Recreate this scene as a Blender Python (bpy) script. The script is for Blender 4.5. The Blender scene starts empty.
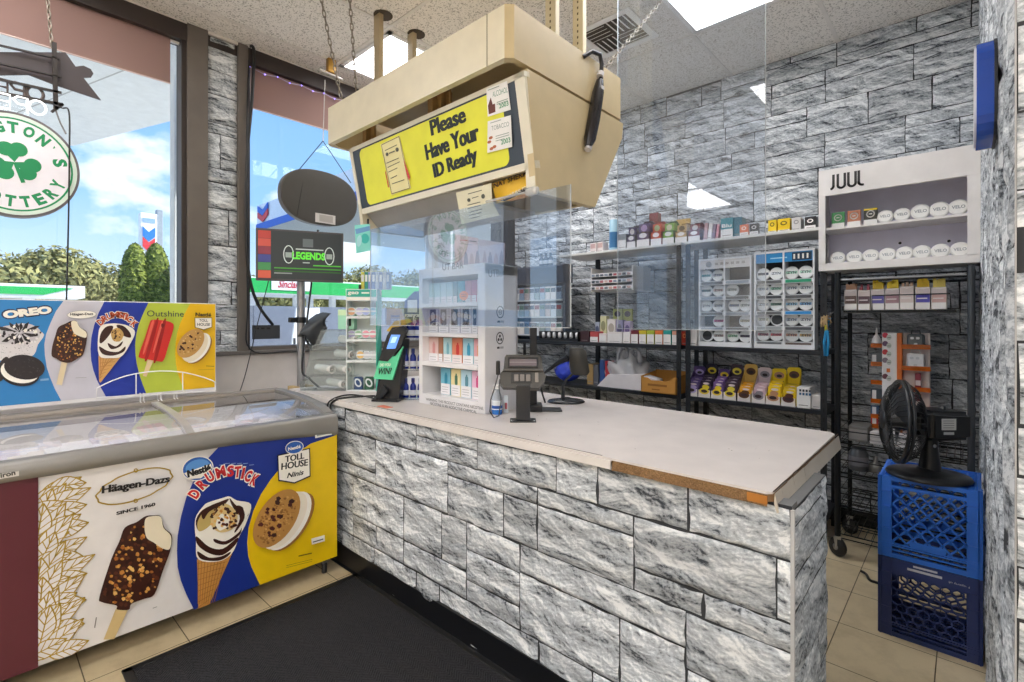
import bpy, bmesh, math, random
from mathutils import Vector, Matrix, noise
from math import sin, cos, pi, atan2, radians
random.seed(7)
SC = bpy.context.scene
COL = SC.collection

# ------------------------------------------------------------------ camera, sky, sun, exposure
YAW = math.atan(454/496)
FPX, EYE, HZ = 496.0, 1.4, 320.0
CS, CC = sin(YAW), cos(YAW)
cam_d = bpy.data.cameras.new('camera')
cam_d.sensor_width = 36.0; cam_d.sensor_fit = 'HORIZONTAL'
cam_d.lens = FPX/1024*36.0
cam_d.shift_y = -(341-HZ)/1024
cam_d.clip_start = 0.02; cam_d.clip_end = 400
cam = bpy.data.objects.new('camera', cam_d); COL.objects.link(cam)
cam.location = (0, 0, EYE); cam.rotation_euler = (pi/2, 0, YAW)
SC.camera = cam

SC.view_settings.view_transform = 'Standard'
SC.view_settings.look = 'None'
SC.view_settings.gamma = 1.0
SC.view_settings.use_curve_mapping = False
SC.view_settings.exposure = 0.62
LAMP = 5.4
SKY = 1.0

w = bpy.data.worlds.new('sky'); SC.world = w; w.use_nodes = True
nt = w.node_tree; nt.nodes.clear()
def wn(t): return nt.nodes.new(t)
tc = wn('ShaderNodeTexCoord'); sep = wn('ShaderNodeSeparateXYZ'); nt.links.new(tc.outputs['Generated'], sep.inputs[0])
rampb = wn('ShaderNodeValToRGB'); nt.links.new(sep.outputs['Z'], rampb.inputs[0])
cr = rampb.color_ramp
cr.elements[0].position = 0.0; cr.elements[0].color = (.78, .88, .96, 1)
cr.elements[1].position = 0.55; cr.elements[1].color = (.15, .37, .82, 1)
e = cr.elements.new(0.2); e.color = (.33, .57, .92, 1)
mp = wn('ShaderNodeMapping'); mp.inputs['Scale'].default_value = (3.6, 3.6, 6.5); mp.inputs['Location'].default_value = (1.3, .4, .25)
nt.links.new(tc.outputs['Generated'], mp.inputs[0])
nz = wn('ShaderNodeTexNoise'); nz.inputs['Scale'].default_value = 1.6; nz.inputs['Detail'].default_value = 7; nz.inputs['Roughness'].default_value = .52
nt.links.new(mp.outputs[0], nz.inputs['Vector'])
rc = wn('ShaderNodeValToRGB'); rc.color_ramp.elements[0].position = .53; rc.color_ramp.elements[1].position = .64
nt.links.new(nz.outputs[0], rc.inputs[0])
mx = wn('ShaderNodeMixRGB'); mx.inputs[2].default_value = (.97, .98, 1, 1)
nt.links.new(rc.outputs[0], mx.inputs[0]); nt.links.new(rampb.outputs[0], mx.inputs[1])
bg = wn('ShaderNodeBackground'); bg.inputs['Strength'].default_value = SKY
nt.links.new(mx.outputs[0], bg.inputs[0])
wo = wn('ShaderNodeOutputWorld'); nt.links.new(bg.outputs[0], wo.inputs[0])

sun_d = bpy.data.lights.new('sun', 'SUN'); sun_d.energy = 6.0; sun_d.angle = radians(1.0); sun_d.color = (1, .95, .86)
sun = bpy.data.objects.new('sun', sun_d); COL.objects.link(sun)
sun.rotation_euler = Vector((-.36, -.70, -.62)).to_track_quat('-Z', 'Y').to_euler()

# ------------------------------------------------------------------ pixel of the photograph -> point on a real plane
def ray(u, v):
    a = (u-512)/FPX; b = (HZ-v)/FPX
    return Vector((-CS+a*CC, CC+a*CS, b))
EYEV = Vector((0, 0, EYE))
def P(u, v, x=None, y=None, z=None):
    d = ray(u, v)
    t = x/d.x if x is not None else y/d.y if y is not None else (z-EYE)/d.z
    return EYEV+d*t
def X(u, y): return P(u, 300, y=y).x
def Y(u, x): return P(u, 300, x=x).y
def ZY(u, v, y): return P(u, v, y=y).z
def ZX(u, v, x): return P(u, v, x=x).z

# ------------------------------------------------------------------ materials
def lin(h):
    h = h.lstrip('#'); h = ''.join(q*2 for q in h) if len(h) == 3 else h; r = []
    for i in (0, 2, 4):
        c = int(h[i:i+2], 16)/255
        r.append(c/12.92 if c <= .04045 else ((c+.055)/1.055)**2.4)
    return tuple(r)+(1,)
_mats = {}
def new_mat(name):
    m = bpy.data.materials.new(name); m.use_nodes = True
    n = m.node_tree.nodes; b = n['Principled BSDF']
    return m, m.node_tree, b
def C(h, rough=.5, metal=0.0, var=.05, bump=0.0, bscale=60.0, spec=.5):
    """plain procedural material: a colour with slight noise variation, optional fine bump"""
    k = (h, rough, metal, var, bump, bscale, spec)
    if k in _mats: return _mats[k]
    m, t, b = new_mat('mat_'+h.strip('#'))
    b.inputs['Roughness'].default_value = rough; b.inputs['Metallic'].default_value = metal
    b.inputs['Specular IOR Level'].default_value = spec
    base = lin(h)
    tc = t.nodes.new('ShaderNodeTexCoord')
    nz = t.nodes.new('ShaderNodeTexNoise'); nz.inputs['Scale'].default_value = bscale if bump else 9.0; nz.inputs['Detail'].default_value = 4
    t.links.new(tc.outputs['Object'], nz.inputs['Vector'])
    r = t.nodes.new('ShaderNodeValToRGB')
    r.color_ramp.elements[0].position = .3; r.color_ramp.elements[1].position = .7
    r.color_ramp.elements[0].color = tuple(max(0, x*(1-var)) for x in base[:3])+(1,)
    r.color_ramp.elements[1].color = tuple(min(1, x*(1+var)) for x in base[:3])+(1,)
    t.links.new(nz.outputs[0], r.inputs[0]); t.links.new(r.outputs[0], b.inputs['Base Color'])
    if bump:
        bp = t.nodes.new('ShaderNodeBump'); bp.inputs['Strength'].default_value = bump; bp.inputs['Distance'].default_value = .004
        t.links.new(nz.outputs[0], bp.inputs['Height']); t.links.new(bp.outputs[0], b.inputs['Normal'])
    _mats[k] = m
    return m
def emit(h, s):
    k = ('e', h, s)
    if k in _mats: return _mats[k]
    m, t, b = new_mat('glow_'+h.strip('#'))
    b.inputs['Base Color'].default_value = lin(h)
    b.inputs['Emission Color'].default_value = lin(h); b.inputs['Emission Strength'].default_value = s
    _mats[k] = m
    return m
def clear(name, tint='#ffffff', refl=1.0, haze=0.0, hazecol='#ffffff', rough=0.0, add=0.0):
    """thin clear sheet: transparent, with fresnel mirror reflection and an optional milky share"""
    if name in _mats: return _mats[name]
    m = bpy.data.materials.new(name); m.use_nodes = True; t = m.node_tree; t.nodes.clear()
    tr = t.nodes.new('ShaderNodeBsdfTransparent'); tr.inputs[0].default_value = lin(tint)
    gl = t.nodes.new('ShaderNodeBsdfGlossy'); gl.inputs['Roughness'].default_value = rough
    lw = t.nodes.new('ShaderNodeLayerWeight'); lw.inputs['Blend'].default_value = .5
    pw = t.nodes.new('ShaderNodeMath'); pw.operation = 'POWER'; pw.inputs[1].default_value = 5; t.links.new(lw.outputs['Facing'], pw.inputs[0])
    fr = t.nodes.new('ShaderNodeMath'); fr.operation = 'MULTIPLY_ADD'; fr.inputs[1].default_value = .94; fr.inputs[2].default_value = .045; t.links.new(pw.outputs[0], fr.inputs[0])
    ml = t.nodes.new('ShaderNodeMath'); ml.operation = 'MULTIPLY_ADD'; ml.inputs[1].default_value = refl; ml.inputs[2].default_value = add; ml.use_clamp = True
    t.links.new(fr.outputs[0], ml.inputs[0])
    base = tr
    if haze > 0:
        df = t.nodes.new('ShaderNodeBsdfDiffuse'); df.inputs[0].default_value = lin(hazecol)
        mh = t.nodes.new('ShaderNodeMixShader'); mh.inputs[0].default_value = haze
        t.links.new(tr.outputs[0], mh.inputs[1]); t.links.new(df.outputs[0], mh.inputs[2]); base = mh
    mxs = t.nodes.new('ShaderNodeMixShader')
    t.links.new(ml.outputs[0], mxs.inputs[0]); t.links.new(base.outputs[0], mxs.inputs[1]); t.links.new(gl.outputs[0], mxs.inputs[2])
    o = t.nodes.new('ShaderNodeOutputMaterial'); t.links.new(mxs.outputs[0], o.inputs[0])
    _mats[name] = m
    return m

def stone_mat(name, lo='#3f444b', mid='#a3a9b0', hi='#f1f4f7', swap=False, gain=3.4):
    """printed rock: an embossed looking print (difference of two shifted rock heights), another patch of print on every stone"""
    m, t, b = new_mat(name); L = t.links.new; N = t.nodes.new
    b.inputs['Roughness'].default_value = .7; b.inputs['Specular IOR Level'].default_value = .25
    tc = N('ShaderNodeTexCoord'); geo = N('ShaderNodeNewGeometry')
    sc_ = N('ShaderNodeVectorMath'); sc_.operation = 'SCALE'; sc_.inputs['Scale'].default_value = 37.0
    cb = N('ShaderNodeCombineXYZ')
    for k in range(3): L(geo.outputs['Random Per Island'], cb.inputs[k])
    L(cb.outputs[0], sc_.inputs[0])
    def height(off):
        a = N('ShaderNodeVectorMath'); a.operation = 'ADD'; L(tc.outputs['Object'], a.inputs[0]); L(sc_.outputs[0], a.inputs[1])
        o = N('ShaderNodeVectorMath'); o.operation = 'ADD'; o.inputs[1].default_value = off; L(a.outputs[0], o.inputs[0])
        mp = N('ShaderNodeMapping'); mp.inputs['Scale'].default_value = (1, .45, 1) if swap else (.5, .5, 1)
        mp.inputs['Rotation'].default_value = (0, 0, 0) if swap else (.22, .22, 0)
        L(o.outputs[0], mp.inputs[0])
        wz = N('ShaderNodeTexNoise'); wz.inputs['Scale'].default_value = 6; wz.inputs['Detail'].default_value = 5; L(mp.outputs[0], wz.inputs['Vector'])
        ws = N('ShaderNodeVectorMath'); ws.operation = 'SCALE'; ws.inputs['Scale'].default_value = .09; L(wz.outputs['Color'], ws.inputs[0])
        wa = N('ShaderNodeVectorMath'); wa.operation = 'ADD'; L(mp.outputs[0], wa.inputs[0]); L(ws.outputs[0], wa.inputs[1])
        v = N('ShaderNodeTexVoronoi'); v.feature = 'F1'; v.inputs['Scale'].default_value = 13; L(wa.outputs[0], v.inputs['Vector'])
        n = N('ShaderNodeTexNoise'); n.inputs['Scale'].default_value = 13; n.inputs['Detail'].default_value = 10; n.inputs['Roughness'].default_value = .72; n.inputs['Distortion'].default_value = .1; L(wa.outputs[0], n.inputs['Vector'])
        q = N('ShaderNodeMath'); q.operation = 'MULTIPLY_ADD'; q.inputs[1].default_value = .62; L(v.outputs['Distance'], q.inputs[0]); L(n.outputs[0], q.inputs[2])
        return q
    h0 = height((0, 0, 0)); h1 = height((.0045, .0045, .0065) if not swap else (.004, .009, .004))
    d = N('ShaderNodeMath'); d.operation = 'SUBTRACT'; L(h0.outputs[0], d.inputs[0]); L(h1.outputs[0], d.inputs[1])
    g = N('ShaderNodeMath'); g.operation = 'MULTIPLY_ADD'; g.inputs[1].default_value = gain; g.inputs[2].default_value = .52; L(d.outputs[0], g.inputs[0])
    r = N('ShaderNodeValToRGB'); e = r.color_ramp.elements
    e[0].position = .12; e[0].color = lin(lo); e[1].position = .80; e[1].color = lin(hi)
    e2 = r.color_ramp.elements.new(.36); e2.color = lin(mid); e3 = r.color_ramp.elements.new(.55); e3.color = lin('#c2c8ce')
    L(g.outputs[0], r.inputs[0])
    ri = N('ShaderNodeMapRange'); ri.inputs['To Min'].default_value = .80; ri.inputs['To Max'].default_value = 1.08
    L(geo.outputs['Random Per Island'], ri.inputs['Value'])
    mm = N('ShaderNodeMixRGB'); mm.blend_type = 'MULTIPLY'; mm.inputs[0].default_value = 1
    L(r.outputs[0], mm.inputs[1]); L(ri.outputs[0], mm.inputs[2]); L(mm.outputs[0], b.inputs['Base Color'])
    bp = N('ShaderNodeBump'); bp.inputs['Strength'].default_value = .5; bp.inputs['Distance'].default_value = .010
    L(h0.outputs[0], bp.inputs['Height']); L(bp.outputs[0], b.inputs['Normal'])
    return m

# ------------------------------------------------------------------ mesh collector
class Fr:
    """a flat frame in the place: origin o, axes U (right), V (up), outward normal N"""
    def __init__(s, o, U, V):
        s.o = Vector(o); s.U = Vector(U).normalized(); s.V = Vector(V).normalized(); s.N = s.U.cross(s.V).normalized()
    def p(s, u, v, d=0.0): return s.o+s.U*u+s.V*v+s.N*d
    def uv(s, pu, pv, d=0.0):
        r = ray(pu, pv); o = s.o+s.N*d
        t = (o-EYEV).dot(s.N)/r.dot(s.N); q = EYEV+r*t-s.o
        return q.dot(s.U), q.dot(s.V)

_glyph = {}
def glyphs(s, bold):
    k = (s, bold)
    if k in _glyph: return _glyph[k]
    cu = bpy.data.curves.new('t', 'FONT'); cu.body = s; cu.size = 1; cu.resolution_u = 3
    cu.offset = bold; cu.fill_mode = 'FRONT'
    ob = bpy.data.objects.new('t', cu); COL.objects.link(ob)
    dg = bpy.context.evaluated_depsgraph_get(); dg.update()
    me = bpy.data.meshes.new_from_object(ob.evaluated_get(dg))
    vs = [(v.co.x, v.co.y) for v in me.vertices]; fs = [tuple(p.vertices) for p in me.polygons]
    bpy.data.objects.remove(ob); bpy.data.curves.remove(cu); bpy.data.meshes.remove(me)
    if vs:
        x0 = min(v[0] for v in vs); x1 = max(v[0] for v in vs); y0 = min(v[1] for v in vs); y1 = max(v[1] for v in vs)
    else: x0 = y0 = 0; x1 = y1 = 1
    _glyph[k] = (vs, fs, x0, x1, y0, y1)
    return _glyph[k]

class MB:
    def __init__(s): s.v = []; s.f = []; s.m = []; s.mats = []; s.sm = []
    def mi(s, mat):
        if mat not in s.mats: s.mats.append(mat)
        return s.mats.index(mat)
    def add(s, vs, fs, mat, smooth=False):
        b = len(s.v); s.v += [Vector(v) for v in vs]; i = s.mi(mat)
        for f in fs: s.f.append(tuple(x+b for x in f)); s.m.append(i); s.sm.append(smooth)
        return s
    def bm(s, bm, mat, smooth=False, M=None):
        bm.verts.index_update()
        vs = [(M @ v.co) if M else v.co.copy() for v in bm.verts]; fs = [tuple(v.index for v in f.verts) for f in bm.faces]
        bm.free(); return s.add(vs, fs, mat, smooth)
    def box(s, a, b, mat, bev=0.0, M=None, seg=2):
        a = Vector(a); b = Vector(b)
        lo = Vector(map(min, a, b)); hi = Vector(map(max, a, b)); c = (lo+hi)/2; d = hi-lo
        if bev <= 0:
            vs = [Vector((x, y, z)) for x in (lo.x, hi.x) for y in (lo.y, hi.y) for z in (lo.z, hi.z)]
            if M: vs = [M @ v for v in vs]
            return s.add(vs, [(0, 1, 3, 2), (4, 6, 7, 5), (0, 4, 5, 1), (2, 3, 7, 6), (0, 2, 6, 4), (1, 5, 7, 3)], mat)
        bm = bmesh.new(); bmesh.ops.create_cube(bm, size=1)
        for v in bm.verts: v.co = Vector((v.co.x*d.x, v.co.y*d.y, v.co.z*d.z))+c
        bmesh.ops.bevel(bm, geom=list(bm.edges), offset=min(bev, min(d)*.49), segments=seg, affect='EDGES', profile=.5)
        return s.bm(bm, mat, False, M)
    def poly(s, pts, mat): return s.add(pts, [tuple(range(len(pts)))], mat)
    def fpoly(s, fr, pts, mat, d=0.0): return s.poly([fr.p(u, v, d) for u, v in pts], mat)
    def px(s, fr, pts, mat, d=0.0): return s.poly([fr.p(*fr.uv(u, v, d), d) for u, v in pts], mat)
    def prism(s, pts, dv, mat, smooth=False):
        n = len(pts); dv = Vector(dv); pts = [Vector(p) for p in pts]
        s.add(pts+[p+dv for p in pts], [tuple(range(n))[::-1], tuple(range(n, 2*n))], mat)
        b = pts+[p+dv for p in pts]
        return s.add(b, [(i, (i+1) % n, n+(i+1) % n, n+i) for i in range(n)], mat, smooth)
    def fprism(s, fr, pts, d0, d1, mat): return s.prism([fr.p(u, v, d0) for u, v in pts], fr.N*(d1-d0), mat)
    def tube(s, pts, r, mat, n=8, closed=False, caps=True):
        pts = [Vector(p) for p in pts]; m = len(pts); rs = r if isinstance(r, (list, tuple)) else [r]*m
        vs = []; prev = None
        for i, p in enumerate(pts):
            if closed: t = pts[(i+1) % m]-pts[i-1]
            else: t = pts[min(i+1, m-1)]-pts[max(i-1, 0)]
            t.normalize()
            if prev is None:
                a = Vector((0, 0, 1)) if abs(t.z) < .9 else Vector((1, 0, 0)); x = t.cross(a).normalized()
            else:
                x = (prev-t*prev.dot(t))
                x = x.normalized() if x.length > 1e-6 else t.orthogonal().normalized()
            prev = x; y = t.cross(x)
            vs += [p+(x*cos(2*pi*k/n)+y*sin(2*pi*k/n))*rs[i] for k in range(n)]
        fs = []
        for i in range(m if closed else m-1):
            j = (i+1) % m
            fs += [(i*n+k, i*n+(k+1) % n, j*n+(k+1) % n, j*n+k) for k in range(n)]
        s.add(vs, fs, mat, True)
        if not closed and caps: s.add(vs[:n], [tuple(range(n))[::-1]], mat); s.add(vs[-n:], [tuple(range(n))], mat)
        return s
    def lathe(s, prof, mat, o=(0, 0, 0), axis=(0, 0, 1), n=24, sx=1.0, sy=1.0, smooth=True):
        """profile [(radius, height)] turned round an axis; sx, sy stretch the ring"""
        o = Vector(o); ax = Vector(axis).normalized()
        x = ax.cross(Vector((0, 0, 1))) if abs(ax.z) < .9 else Vector((1, 0, 0)); x.normalize(); y = ax.cross(x)
        vs = []
        for r, h in prof: vs += [o+ax*h+(x*cos(2*pi*k/n)*sx+y*sin(2*pi*k/n)*sy)*r for k in range(n)]
        m = len(prof)
        fs = [(i*n+k, i*n+(k+1) % n, (i+1)*n+(k+1) % n, (i+1)*n+k) for i in range(m-1) for k in range(n)]
        s.add(vs, fs, mat, smooth)
        if prof[0][0] > 1e-5: s.add(vs[:n], [tuple(range(n))[::-1]], mat)
        if prof[-1][0] > 1e-5: s.add(vs[-n:], [tuple(range(n))], mat)
        return s
    def line(s, fr, pts, wd, mat, d=0.0, closed=False):
        n = len(pts)
        for i in range(n if closed else n-1):
            a = Vector(pts[i]); b = Vector(pts[(i+1) % n]); t = b-a
            if t.length < 1e-7: continue
            t.normalize(); k = Vector((-t.y, t.x))*wd/2; a = a-t*wd*.2; b = b+t*wd*.2
            s.fpoly(fr, [a-k, b-k, b+k, a+k], mat, d)
        return s
    def ell(s, fr, c, a, b, mat, d=0.0, rot=0.0, n=28, t0=0, t1=2*pi, ret=False):
        pts = []
        for i in range(n):
            t = t0+(t1-t0)*i/(n if abs(t1-t0-2*pi) < 1e-6 else n-1)
            x, y = a*cos(t), b*sin(t); pts.append((c[0]+x*cos(rot)-y*sin(rot), c[1]+x*sin(rot)+y*cos(rot)))
        if ret: return pts
        return s.fpoly(fr, pts, mat, d)
    def text(s, fr, txt, u0, v0, w, h, mat, d=0.0, bold=.0, rot=0.0, shear=0.0, strike=0.0, center=False):
        """lettering fitted to the box u0,v0 (lower left), w wide, h high, in the frame"""
        vs, fs, x0, x1, y0, y1 = glyphs(txt, bold)
        sy = h/(y1-y0); sx = sy if (w is None) else w/(x1-x0)
        ww = sx*(x1-x0)
        if center: u0 -= ww/2; v0 -= h/2
        cu, cv = u0+ww/2, v0+h/2
        out = []
        for x, y in vs:
            a = (x-x0)*sx-ww/2+shear*((y-y0)*sy-h/2); b = (y-y0)*sy-h/2
            out.append(fr.p(cu+a*cos(rot)-b*sin(rot), cv+a*sin(rot)+b*cos(rot), d))
        s.add(out, fs, mat)
        if strike:
            for k in (-1, 1): s.add([q+fr.U*k*strike+fr.N*.00012*k for q in out], fs, mat)
        return s
    def mesh(s, name, off=Vector((0, 0, 0))):
        me = bpy.data.meshes.new(name)
        me.from_pydata([tuple(v-off) for v in s.v], [], s.f)
        for m in s.mats: me.materials.append(m)
        me.polygons.foreach_set('material_index', s.m); me.polygons.foreach_set('use_smooth', s.sm)
        me.update(); me.validate(); return me

_off = {}
def thing(name, label, cat, loc=(0, 0, 0), group=None, rz=None):
    """Empty at the base of a thing. With rz the parts are given in local coordinates, else in world coordinates."""
    o = bpy.data.objects.new(name, None); COL.objects.link(o); o.empty_display_size = .05
    o.location = loc
    if rz is not None: o.rotation_euler = (0, 0, rz); _off[o] = Vector((0, 0, 0))
    else: _off[o] = Vector(loc)
    o['label'] = label; o['category'] = cat
    if group: o['group'] = group
    return o
def part(parent, name, mb, label=None, kind=None):
    o = bpy.data.objects.new(name, mb.mesh(name, _off[parent])); COL.objects.link(o); o.parent = parent; _off[o] = _off[parent]
    if label: o['label'] = label
    if kind: o['kind'] = kind
    return o
def solo(name, mb, label, cat, loc=(0, 0, 0), group=None, rz=None, kind=None):
    off = Vector((0, 0, 0)) if rz is not None else Vector(loc)
    o = bpy.data.objects.new(name, mb.mesh(name, off)); COL.objects.link(o); o.location = loc
    if rz is not None: o.rotation_euler = (0, 0, rz)
    o['label'] = label; o['category'] = cat; _off[o] = off
    if group: o['group'] = group
    if kind: o['kind'] = kind
    return o
def struct(name, mb, parent=None, label=None):
    o = bpy.data.objects.new(name, mb.mesh(name)); COL.objects.link(o); o['kind'] = 'structure'
    if label: o['label'] = label
    _off[o] = Vector((0, 0, 0))
    if parent: o.parent = parent
    return o

# ------------------------------------------------------------------ common materials
WHITE = C('#f1efee', .45); OFFW = C('#e6e1da', .5); BLACK = C('#17181a', .45); DKMETAL = C('#23262b', .4, .3)
FRAME = C('#6c655f', .5, .2); FRAME_D = C('#3a3230', .5, .2); CREAM = C('#d9c9a4', .4); CREAM2 = C('#e3dcc8', .45)
CHROME = C('#b9bcc0', .2, .9); GREY = C('#8e8c8a', .45); STEEL = C('#a7a7a8', .3, .7)
GLASS = clear('window_glass', '#f4f8fa', .55)
PLEXI = clear('acrylic_sheet', '#f3f7fc', 1.1, .03, '#e6eefa', 0.0, .03)
PLEXI_L = clear('acrylic_sheet_glossy', '#f1f6fc', 1.3, .03, '#e6eefa', 0.0, .09)
PLEXI_EDGE = clear('acrylic_edge', '#dde6ee', 1.0, .55, '#eef2f6')
ACRYL = clear('acrylic_case', '#f6f9f9', .9, .035, '#f2f6f6')
LIDGLASS = clear('lid_glass', '#f4f5f7', 1.3, .06, '#f6f3f7', .0, .02)
STONE = stone_mat('stone_wallpaper'); STONE_R = stone_mat('stone_wallpaper_turned', swap=True, gain=4.2)
STONE_L = stone_mat('stone_wallpaper_counter', '#454a51', '#adb2b8', '#f4f6f8')
JOINT = C('#34363a', .9)

# ------------------------------------------------------------------ stone wallpaper (relief of each printed stone)
def stones(mb, fr, W, H, seed, cell, mat, relief=.012, keepout=None, turned=False):
    rnd = random.Random(seed)
    mb.fpoly(fr, [(0, 0), (W, 0), (W, H), (0, H)] if not turned else [(0, 0), (H, 0), (H, W), (0, W)], JOINT, 0)
    def stone(u0, u1, v0, v1):
        u0, u1 = max(u0, 0), min(u1, W); v0, v1 = max(v0, 0), min(v1, H)
        if u1-u0 < .02 or v1-v0 < .015: return
        g = rnd.choice((.0012, .0016, .003)); u0 += g; u1 -= g; v0 += g; v1 -= g
        nx = max(2, int((u1-u0)/cell)); ny = max(2, int((v1-v0)/cell))
        base = rnd.uniform(.35, .8)*relief; sd = rnd.uniform(0, 60); tl = rnd.uniform(-.15, .55)*relief; sk = rnd.uniform(-.9, .9)
        vs = []
        for j in range(ny+1):
            for i in range(nx+1):
                fu = i/nx; fv = j/ny; u = u0+(u1-u0)*fu; v = v0+(v1-v0)*fv
                ed = min(fu*(u1-u0), (1-fu)*(u1-u0), fv*(v1-v0), (1-fv)*(v1-v0))
                q = Vector((u*2.6+v*sk*3, v*8.5, sd))
                h = base+tl*(.5-fv)*2+relief*.55*(noise.ridged_multi_fractal(q, 1.0, 2.1, 5, 1.0, 2.0)-.9)*.62+relief*.5*noise.noise(q*3.3)
                e = min(1, ed/.018); h = max(h, relief*.12)*(.30+.70*e*(2-e))
                if i in (0, nx) or j in (0, ny):
                    w1 = max(0, noise.noise(Vector((u*15, v*15, sd))))*.009; w2 = max(0, noise.noise(Vector((u*15, v*15, sd+9))))*.009
                    u += abs(w1) if i == 0 else -abs(w1) if i == nx else 0
                    v += abs(w2) if j == 0 else -abs(w2) if j == ny else 0
                    h = relief*.06
                vs.append(fr.p(v, u, h) if turned else fr.p(u, v, h))
        n = nx+1
        fs = [(j*n+i, j*n+i+1, (j+1)*n+i+1, (j+1)*n+i) for j in range(ny) for i in range(nx)]
        if turned: fs = [f[::-1] for f in fs]
        mb.add(vs, fs, mat, True)
    v = -rnd.uniform(0, .1)
    while v < H:
        bh = rnd.uniform(.20, .34); u = -rnd.uniform(0, .4)
        while u < W:
            cw = rnd.uniform(.28, .70); k = rnd.choice((1, 2, 2, 2, 3)); k = max(2, k) if bh > .27 else k
            if bh < .24: k = min(k, 2)
            cuts = sorted(rnd.uniform(.25, .75) for _ in range(k-1))
            if k == 3: cuts = [rnd.uniform(.24, .38), rnd.uniform(.58, .74)]
            ls = [0]+cuts+[1]
            for a, b in zip(ls, ls[1:]):
                if rnd.random() < .45 and cw > .45:
                    s_ = rnd.uniform(.3, .7)
                    stone(u, u+cw*s_, v+bh*a, v+bh*b); stone(u+cw*s_, u+cw, v+bh*a, v+bh*b)
                else: stone(u, u+cw, v+bh*a, v+bh*b)
            u += cw
        v += bh
    return mb
# ================================================================== the room
H = 3.347; WX = -3.78; YB = 4.1; XR = .065; YF = -6.0; XE = 5.0

def floor_mat():
    m, t, b = new_mat('vinyl_floor_tiles')
    b.inputs['Roughness'].default_value = .32
    tc = t.nodes.new('ShaderNodeTexCoord'); mp = t.nodes.new('ShaderNodeMapping')
    mp.inputs['Location'].default_value = (.435+.345*20, -.645+.345*20, 0)
    t.links.new(tc.outputs['Object'], mp.inputs[0])
    br = t.nodes.new('ShaderNodeTexBrick'); br.offset = 0; br.squash = 1
    br.inputs['Scale'].default_value = 1; br.inputs['Brick Width'].default_value = .345; br.inputs['Row Height'].default_value = .345
    br.inputs['Mortar Size'].default_value = .0022; br.inputs['Mortar Smooth'].default_value = .1; br.inputs['Bias'].default_value = 0
    br.inputs['Color1'].default_value = lin('#dccbaa'); br.inputs['Color2'].default_value = lin('#d4c29e'); br.inputs['Mortar'].default_value = lin('#57492f')
    t.links.new(mp.outputs[0], br.inputs['Vector'])
    n = t.nodes.new('ShaderNodeTexNoise'); n.inputs['Scale'].default_value = 7; n.inputs['Detail'].default_value = 8; n.inputs['Roughness'].default_value = .7
    t.links.new(tc.outputs['Object'], n.inputs['Vector'])
    r = t.nodes.new('ShaderNodeValToRGB'); r.color_ramp.elements[0].position = .28; r.color_ramp.elements[0].color = (.62, .58, .52, 1); r.color_ramp.elements[1].position = .55; r.color_ramp.elements[1].color = (1, 1, 1, 1)
    t.links.new(n.outputs[0], r.inputs[0])
    mx = t.nodes.new('ShaderNodeMixRGB'); mx.blend_type = 'MULTIPLY'; mx.inputs[0].default_value = .55
    t.links.new(br.outputs[0], mx.inputs[1]); t.links.new(r.outputs[0], mx.inputs[2]); t.links.new(mx.outputs[0], b.inputs['Base Color'])
    return m
def ceil_mat():
    m, t, b = new_mat('acoustic_ceiling_tile')
    b.inputs['Roughness'].default_value = .9
    tc = t.nodes.new('ShaderNodeTexCoord')
    n = t.nodes.new('ShaderNodeTexNoise'); n.inputs['Scale'].default_value = 105; n.inputs['Detail'].default_value = 3
    t.links.new(tc.outputs['Object'], n.inputs['Vector'])
    r = t.nodes.new('ShaderNodeValToRGB'); e = r.color_ramp.elements
    e[0].position = .37; e[0].color = lin('#aea8a2'); e[1].position = .455; e[1].color = lin('#f0ebe6')
    t.links.new(n.outputs[0], r.inputs[0]); t.links.new(r.outputs[0], b.inputs['Base Color'])
    bp = t.nodes.new('ShaderNodeBump'); bp.inputs['Strength'].default_value = .4; bp.inputs['Distance'].default_value = .004
    t.links.new(n.outputs[0], bp.inputs['Height']); t.links.new(bp.outputs[0], b.inputs['Normal'])
    return m
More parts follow.
